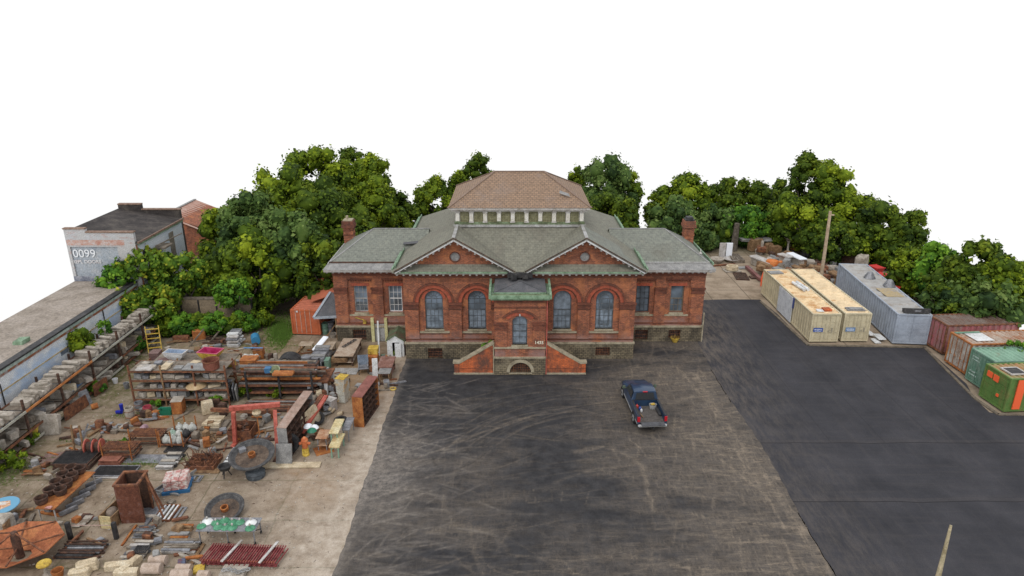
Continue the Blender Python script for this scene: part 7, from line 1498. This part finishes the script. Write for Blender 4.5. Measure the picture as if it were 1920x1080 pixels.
for (px,py,s,w_,lb) in ((389,979,1.05,1,'white shade at the left end of the lamp table'),(378,987,.9,0,'green shade in front of the left white shade'),(405,981,.9,0,'green shade at the back left of the lamp cluster'),(421,977,.95,0,'green shade at the top of the lamp cluster'),(436,980,.9,0,'green shade at the back right of the lamp cluster'),(450,980,.9,0,'green shade standing just right of the lamp cluster'),(409,989,.9,0,'green shade at the front left of the lamp cluster'),(423,990,.85,0,'green shade at the front middle of the lamp cluster'),(436,990,.9,0,'green shade at the front right of the lamp cluster'),(471,981,1.05,1,'white shade at the right end of the lamp table'),(469,991,.95,0,'green shade in front of the right white shade')):
    me=GS2 if w_ else GS; 
    if not me.materials: me.materials.append(WE if w_ else GG)
    q_=S('loose_lamp_shade',me,None,lb,'lamp',tuple(G(px,py,.9)),0,'lamp shades on the steel table'); q_.scale=(s,s,s); P(q_,'lamp_socket',LS,TRIM)  # empty enamel shade with its socket, gives no light
# cast stone cylinders and cream timbers at the bottom edge
for (a,b,rad,lb) in (((268,1066),(302,1066),.26,'pink cast stone cylinder, front left of the five'),((281,1050),(312,1050),.23,'pink cast stone cylinder, back left of the five'),((331,1066),(358,1066),.22,'pink cast stone cylinder, back right of the five'),((322,1077),(357,1077),.24,'pink cast stone cylinder, front right of the five'),((372,1077),(392,1078),.2,'pink cast stone cylinder cut by the bottom edge')):
    p=G(*a,rad); q=G(*b,rad); S('stone_cylinder',M().tube(p,q,rad,n=20),LIMEST,lb,'cylinder',group='cast stone cylinders')
for (px,py,sx,sy,sz,rz,lb) in ((226,1066,1.3,.35,.35,.15,'cream carved timber leaning left in the front row'),(246,1064,.35,1.1,.35,-.35,'cream carved timber leaning right in the front row'),(165,1068,.9,.5,.45,.5,'cream broken block at the bottom left'),(150,1080,.9,.4,.35,.2,'second cream block cut by the bottom edge'),(238,1078,1.1,.4,.3,.05,'cream block under the crossed timbers')): stone(tuple(G(px,py)),sx,sy,sz,rz,lb,None,STONEC)
r=T('bird_bath','small mossy yellow topped stone stand near the bottom left','stand',tuple(G(88,1078)),0); P(r,'top',M().lathe([(0,.62),(.3,.6),(.33,.66),(.3,.72),(0,.72)],14),YEL); P(r,'stem',M().lathe([(.22,0),(.1,.12),(.08,.6)],12),STONEP)
S('terracotta_pot',M().lathe([(0,0),(.2,0),(.28,.35),(.24,.35),(.18,.05)],14),RUSTO,'terracotta pot beside the yellow topped stand','pot',tuple(G(110,1080)))
stack('carved white stone plaque pile at the bottom centre of the yard',(410,1086),(462,1086),(480,1062),1,.25,STONEP,'plaque_stack','plaque','stone',rows=1,mats=[STONEP]); 
for k in range(6): g=G(420+9*k,1068+random.uniform(-3,8),.27); S('carved_ring',M().lathe([(.08,0),(.14,.03),(.1,.06),(.06,.02)],10),LEAD,'small carved ring ornament on the white stone plaque','ornament',tuple(g),0,'ornaments on the plaque')
stone(tuple(G(342,1062)),.35,.5,.3,.4,'blue and red scrap bundle between the stone cylinders',None,mat('blue_red_scrap',[(.2,.05,.04),(.08,.08,.12),(.12,.16,.24)],5,.8),'scrap_bundle','scrap')
S('slat',M().block(0,.5,0,.5,0,.15,.01),YEL,'ochre crate lid beside the stone cylinders','crate',tuple(G(362,1078)),.3)
# behind-rack odds: white sheet pile, blue drum, planks at hedge
stack('messy pile of white painted sheets beside the hedge',(424,652),(446,652),(458,636),6,.16,WHITEP,'sheet_pile','sheet','sheets',rows=3,jit=.15,mats=[WHITEP,TRIM,STEEL])
r=T('drum','blue drum lying on its side by the lawn','drum',tuple(G(480,643)+Vector((0,0,.38))),.4); P(r,'shell',M().tube((0,-.5,0),(0,.5,0),.36,n=16),flat('drum_blue',(.04,.2,.36),.5)); P(r,'tap',M().tube((.0,.5,.1),(.35,.6,.35),.06,n=8),TEAL)
for k in range(10):
    p=G(340+random.uniform(-30,60),645+random.uniform(-8,4)); S('plank',M().block(0,random.uniform(1.2,2.6),0,.2,0,.08,.01,.01),random.choice([WOODB,RUSTD,WOOD]),f'{ORD[k]} thrown down old plank along the foot of the hedge','plank',(p.x,p.y,.02+.08*(k%3)),random.uniform(-.2,.9),'planks at the foot of the hedge')
for k,(px,py,rx) in enumerate(((355,650,.6),(395,640,.7))): p=G(px,py); S('board',M().bar((0,0,0),(1.1,.7,1.3),.12,.1),WOOD,['pale post leaning behind the white bathtub','pale post leaning behind the magenta bathtub'][k],'post',tuple(p))
stone(tuple(G(375,637)),1.0,.6,.9,.3,'rusty brown box half hidden at the foot of the hedge',None,RUSTO,'box','box'); stone(tuple(G(341,640)),1.3,.5,.5,.0,'brick red box at the foot of the hedge left of the rusty one',None,RUST,'box','box')
crate('purple brown low chest behind the middle yard rack, left end',(283,690),(300,690),.8,1.2,MATS['purple_brown_sheet'])
# stray pavers: loose little bits
bits=M()
for k in range(900):
    u=random.random(); px=random.uniform(20,700); py=random.uniform(690,1078) if u<.8 else random.uniform(640,700); g=G(px,py)
    if g.x<-30 or g.x>-9: continue
    s=random.uniform(.015,.06); a=random.uniform(0,3); bits.tf=Matrix.Translation(g)@Matrix.Rotation(a,4,'Z'); bits.box(-s,s,-s*.6,s*.6,0,s*.6)
bits.tf=Matrix.Identity(4); S('gravel',bits,STONEP,'loose stone chips scattered over the junk yard','gravel',kind='stuff')
bits=M()
for k in range(420):
    g=G(random.uniform(20,560) if k%6 else random.uniform(560,690),random.uniform(690,1078))
    if g.x<-30 or g.x>-9: continue
    s=random.uniform(.02,.08); a=random.uniform(0,3); bits.tf=Matrix.Translation(g)@Matrix.Rotation(a,4,'Z'); bits.box(-s,s,-s*.15,s*.15,0,s*.2)
bits.tf=Matrix.Identity(4); S('debris',bits,RUSTD,'small rusty flakes and twigs scattered over the junk yard','debris',kind='stuff')
# ---------------------------------------------------------------- back yard east
for k,(px,lb) in enumerate(((1354,'left white door panel standing in the back yard'),(1365,'right white door panel standing in the back yard'))): g=G(px,485); S('door_panel',M().block(-.42,.42,0,.15,0,1.9,.05),WM if k else TRIM,lb,'panel',tuple(g))
r=T('stone_basin','round stone basin with a dark hole near the back yard corner','basin',tuple(G(1344,492)),0); P(r,'bowl',M().lathe([(.4,0),(.75,.3),(.8,.5),(.6,.5),(.3,.25),(0,.25)],16),STONEP); P(r,'hole',M().lathe([(.0,.26),(.28,.26)],10),DARK)
S('bathtub',M().lathe([(0,0),(.6,.1),(.9,.35),(.8,.35),(.5,.15),(0,.12)],16),TRIM,'white shallow bowl lying below the white door panels','bowl',tuple(G(1371,490)))
slats('dark low pallet right of the white door panels',(1376,487),(1397,487),(1396,475),.4,6,WOOD,'pallet','pallet')
r=T('stone_well_head','square pale stone well head ring in the back yard','stone',tuple(G(1372,508)),.1); P(r,'base',M().block(-.9,.9,-.6,.6,0,.12,.04),STONEP); P(r,'ring',M().lathe([(.55,.12),(.7,.2),(.65,.6),(.5,.6),(.4,.2)],12),STONEC)
slats('rusty lattice grating lying on the tan slab',(1381,523),(1406,524),(1397,511),.12,9,RUSTD,'lattice_grating','grate')
S('beam',M().bar(tuple(G(1400,500,.25)),tuple(G(1426,524,.25)),.35,.3),mat('purple_rust_beam',[(.13,.05,.045),(.2,.085,.075),(.25,.13,.12)],2,.8),'heavy purple rust beam lying diagonal on the tan slab','beam')
S('beam',M().bar(tuple(G(1337,498,.1)),tuple(G(1378,495,.1)),.2,.15),RUST,'thin rusty beam in front of the round stone basin','beam')
S('slab',M().block(-.9,.9,-.35,.35,0,.12,.02),LEAD,'grey slab left of the heavy purple beam','slab',tuple(G(1394,503)),.1); S('slab',M().block(-.7,.7,-.4,.4,0,.15,.02),RUSTD,'rusty slab right end of the heavy purple beam','slab',tuple(G(1418,521)),.1)
o,hd,W,D=q3((1437,497),(1456,492),(1424,476),.9); 
for i,(a,b,c,z,mt,lb) in enumerate((((1441,494),(1456,492),(1427,476),1.0,TRIM,'long stone slab table with white top nearest the orange machine'),((1478,482),(1488,480),(1474,472),1.6,TRIM,'left white topped stone slab in the back yard'),((1500,486),(1514,485),(1497,472),1.6,WM,'right white topped stone slab in the back yard'))):
    o,hd,W,D=q3(a,b,c,z); r=T('stone_table',lb,'table',(o.x,o.y,0),hd); P(r,'slab_top',M().block(0,W,0,D,z-.15,z,.03,.02),mt); P(r,'base',M().block(.15,W-.15,.2,D-.2,0,z-.15,.05,.05),STONEP)
for i,(px,py,ma,h,lb) in enumerate(((1446,507,FLUO,1.3,'orange dome topped tank behind the rust patched container'),(1462,506,FLUO,1.1,'smaller orange tank beside the dome topped one'),(1430,536,FLUO,1.7,'orange post standing at the far corner of the cream container'))):
    g=G(px,py); S('orange_tank',M().lathe([(0,0),(.75,0),(.8,h*.6),(.6,h*.9),(.0,h)],14) if i<2 else M().lathe([(0,0),(.25,0),(.28,.8),(.15,1.5),(0,h)],10),ma if i==2 else mat('orange_enamel',[(.4,.09,.02),(.55,.15,.03),(.6,.25,.08)],2,.6),lb,'tank' if i<2 else 'post',tuple(g)).scale=(1 if i!=1 else .5,1 if i!=1 else .5,1)
jm=[STONEP,WOOD,RUSTD,RUST,WOODB,LEAD,RUST,WOODB]
JN={id(STONEP):'pale stone',id(WOOD):'grey timber',id(RUSTD):'dark rusty metal',id(RUST):'brown rusty metal',id(WOODB):'brown timber',id(LEAD):'lead grey stone',id(DARK):'blackish iron'}
for k in range(200):
    px=random.uniform(1425,1640); lo=478+(px-1440)*.22; py=random.uniform(lo,lo+44); g=G(px,py)
    if g.x>23.5 and g.x<31 and g.y<66.5: continue
    if g.x>31.5 and g.x<36.5 and g.y<68.5: continue
    ma=random.choice(jm); sx=random.uniform(.4,1.8); sz=random.uniform(.15,.65)
    where='by the orange tanks' if px<1465 else 'around the white topped tables' if px<1510 else 'left of the utility pole' if px<1545 else 'right of the utility pole' if px<1590 else 'near the red machines'
    stone((g.x,g.y,random.uniform(0,.6)),sx,random.uniform(.3,.9),sz,random.uniform(0,3),f"{'long' if sx>1.3 else 'short' if sx<.8 else 'middling'} {'tall' if sz>.6 else 'low'} {JN[id(ma)]} piece, {'front' if py>lo+22 else 'back'} of back yard heap {where}",'salvage heap in the back yard',ma,'salvage_piece','salvage',rx=random.uniform(-.3,.3))
for k,(px,py,w_,h,ma,lb) in enumerate(((1395+32,478,.3,1.7,STONEP,'slim pale stone column standing in the back yard'),(1440,474,.9,1.2,WOODB,'upright grey frame behind the slim stone column'),(1452,476,1.4,1.0,WOODB,'stacked grey timber block in the back yard'),(1415,470,1.7,1.5,WOODB,'tall brown grey hut wall under the bright spreading tree'),(1375,470,.8,3.0,BARK,'thick pale tree trunk right of the white door panels'),(1502,468,2.6,1.9,RUSTO,'orange board hut half hidden by trees'),(1520,480,2.2,1.8,DARK,'dark dome shaped heap beside the orange hut'),(1595,498,2.6,1.6,RUSTD,'dark rusty bin left of the pale slab behind the grey container'),(1612,512,1.8,2.0,STONEP,'pale tilted slab left of the red machinery'),(1575,490,1.6,1.7,STEEL,'grey metal trough behind the utility pole'),(1472,510,1.3,1.5,LEAD,'grey tilted slab right of the orange tanks'),(1412,430,3.6,.3,LEAD,'grey curved canopy roof under the bright spreading tree'))):
    g=G(px,py); 
    if k==11: g=Vector((V(1412,448,82).x,82,V(1412,448,82).z)); stone(tuple(g),4.0,2.5,.3,.1,lb,None,ma,'canopy_roof','roof'); continue
    if k==4: S('tree_trunk',M().tube((0,0,0),(.1,0,3.4),.45,.3,10),BARK,lb,'trunk',tuple(g)); continue
    stone(tuple(g),w_,w_*.5,h,.1*k,lb,None,ma,['stone_column','upright_frame','timber_block','hut_wall','x','board_hut','scrap_heap','scrap_bin','tilted_slab','metal_trough','tilted_slab'][k],['column','frame','timber','wall','x','hut','heap','bin','slab','trough','slab'][k])
S('stone_urn',M().lathe([(0,0),(.3,0),(.3,.2),(.12,.5),(.12,1.4),(.5,1.9),(.55,2.0),(0,2.0)],14),STONEP,'pale stone urn on a stem before the orange hut','urn',tuple(G(1476,476)))
for k,(px,py,w_,h,ma) in enumerate(((1322,470,3,2.4,L5),(1350,462,3.4,2.8,L2),(1400,462,3,2.6,L4),(1455,465,3,2.4,L1),(1540,478,4,3,L2),(1575,485,4,3,L1),(1610,490,4,3,L2),(1668,505,4,2.6,L1),(1745,560,3,2.6,L2),(1790,590,3,2.4,L1),(1300,455,4,3,L2))):
    bush(px,py,w_,h,ma,['dry greyish thicket beside the right chimney','dark thicket behind the white door panels','bright thicket behind the tree trunk','thicket behind the upright grey frame','thicket behind the dark dome heap','thicket behind the utility pole','thicket left of the red machinery','thicket right of the red machinery','thicket along the grey container','thicket behind the pink red container','thicket hidden behind the right chimney'][k],group='undergrowth along the eastern trees',fine=1,dp=3)

# scattered rusty and wooden scrap between the rows
ZN=[(255,330,672,690,'behind the left of the middle yard rack'),(430,520,672,696,'behind the low dark rack'),(540,600,765,832,'around the long dark shelf unit'),(692,742,688,735,'around the rust topped tables'),(180,262,795,812,'beyond the rusty bench frames'),(352,425,800,852,'around the twig heap'),(255,300,770,790,'in front of the middle yard rack'),(290,430,655,668,'behind the bathtubs'),(375,480,640,660,'between the white sheets and the tables'),(60,130,845,900,'left of the dark gratings'),(270,370,905,985,'around the bag pallet'),(560,640,655,690,'around the wide low workbench'),(110,240,950,1060,'around the dark stub posts'),(600,660,700,735,'beside the large rusty workbench'),(120,215,800,850,'around the slim tan posts'),(225,375,985,1055,'between the front slab piles'),(20,110,960,1010,'around the pale concrete block'),(440,520,770,830,'under the red gantry')]
mm=[RUST,RUST,RUSTD,WOODB,WOOD,LEAD,RUSTO,STEEL,STONEP]
MN[id(WOOD)]='grey wooden'
for zi,(x0,x1,y0,y1,zn) in enumerate(ZN):
    for k in range(17 if zi not in (10,12) else 7):
        g=G(random.uniform(x0,x1),random.uniform(y0,y1)); ma=mm[(k*4+zi)%9]; lo=random.random()<.55
        sx=random.uniform(.7,1.7) if lo else random.uniform(.2,.5); sy=random.uniform(.08,.22) if lo else random.uniform(.2,.5); sz=random.uniform(.06,.14) if lo else random.uniform(.12,.6)
        stone((g.x,g.y,.01+(.12 if k%4==0 else 0)),sx,sy,sz,random.uniform(-.5,.5)+(1.5 if random.random()<.3 else 0),f"{'long' if lo else 'chunky'} {MN[id(ma)]} scrap piece lying {zn}",'loose scrap between the rows',ma,'scrap','scrap',rx=random.uniform(-.15,.15))
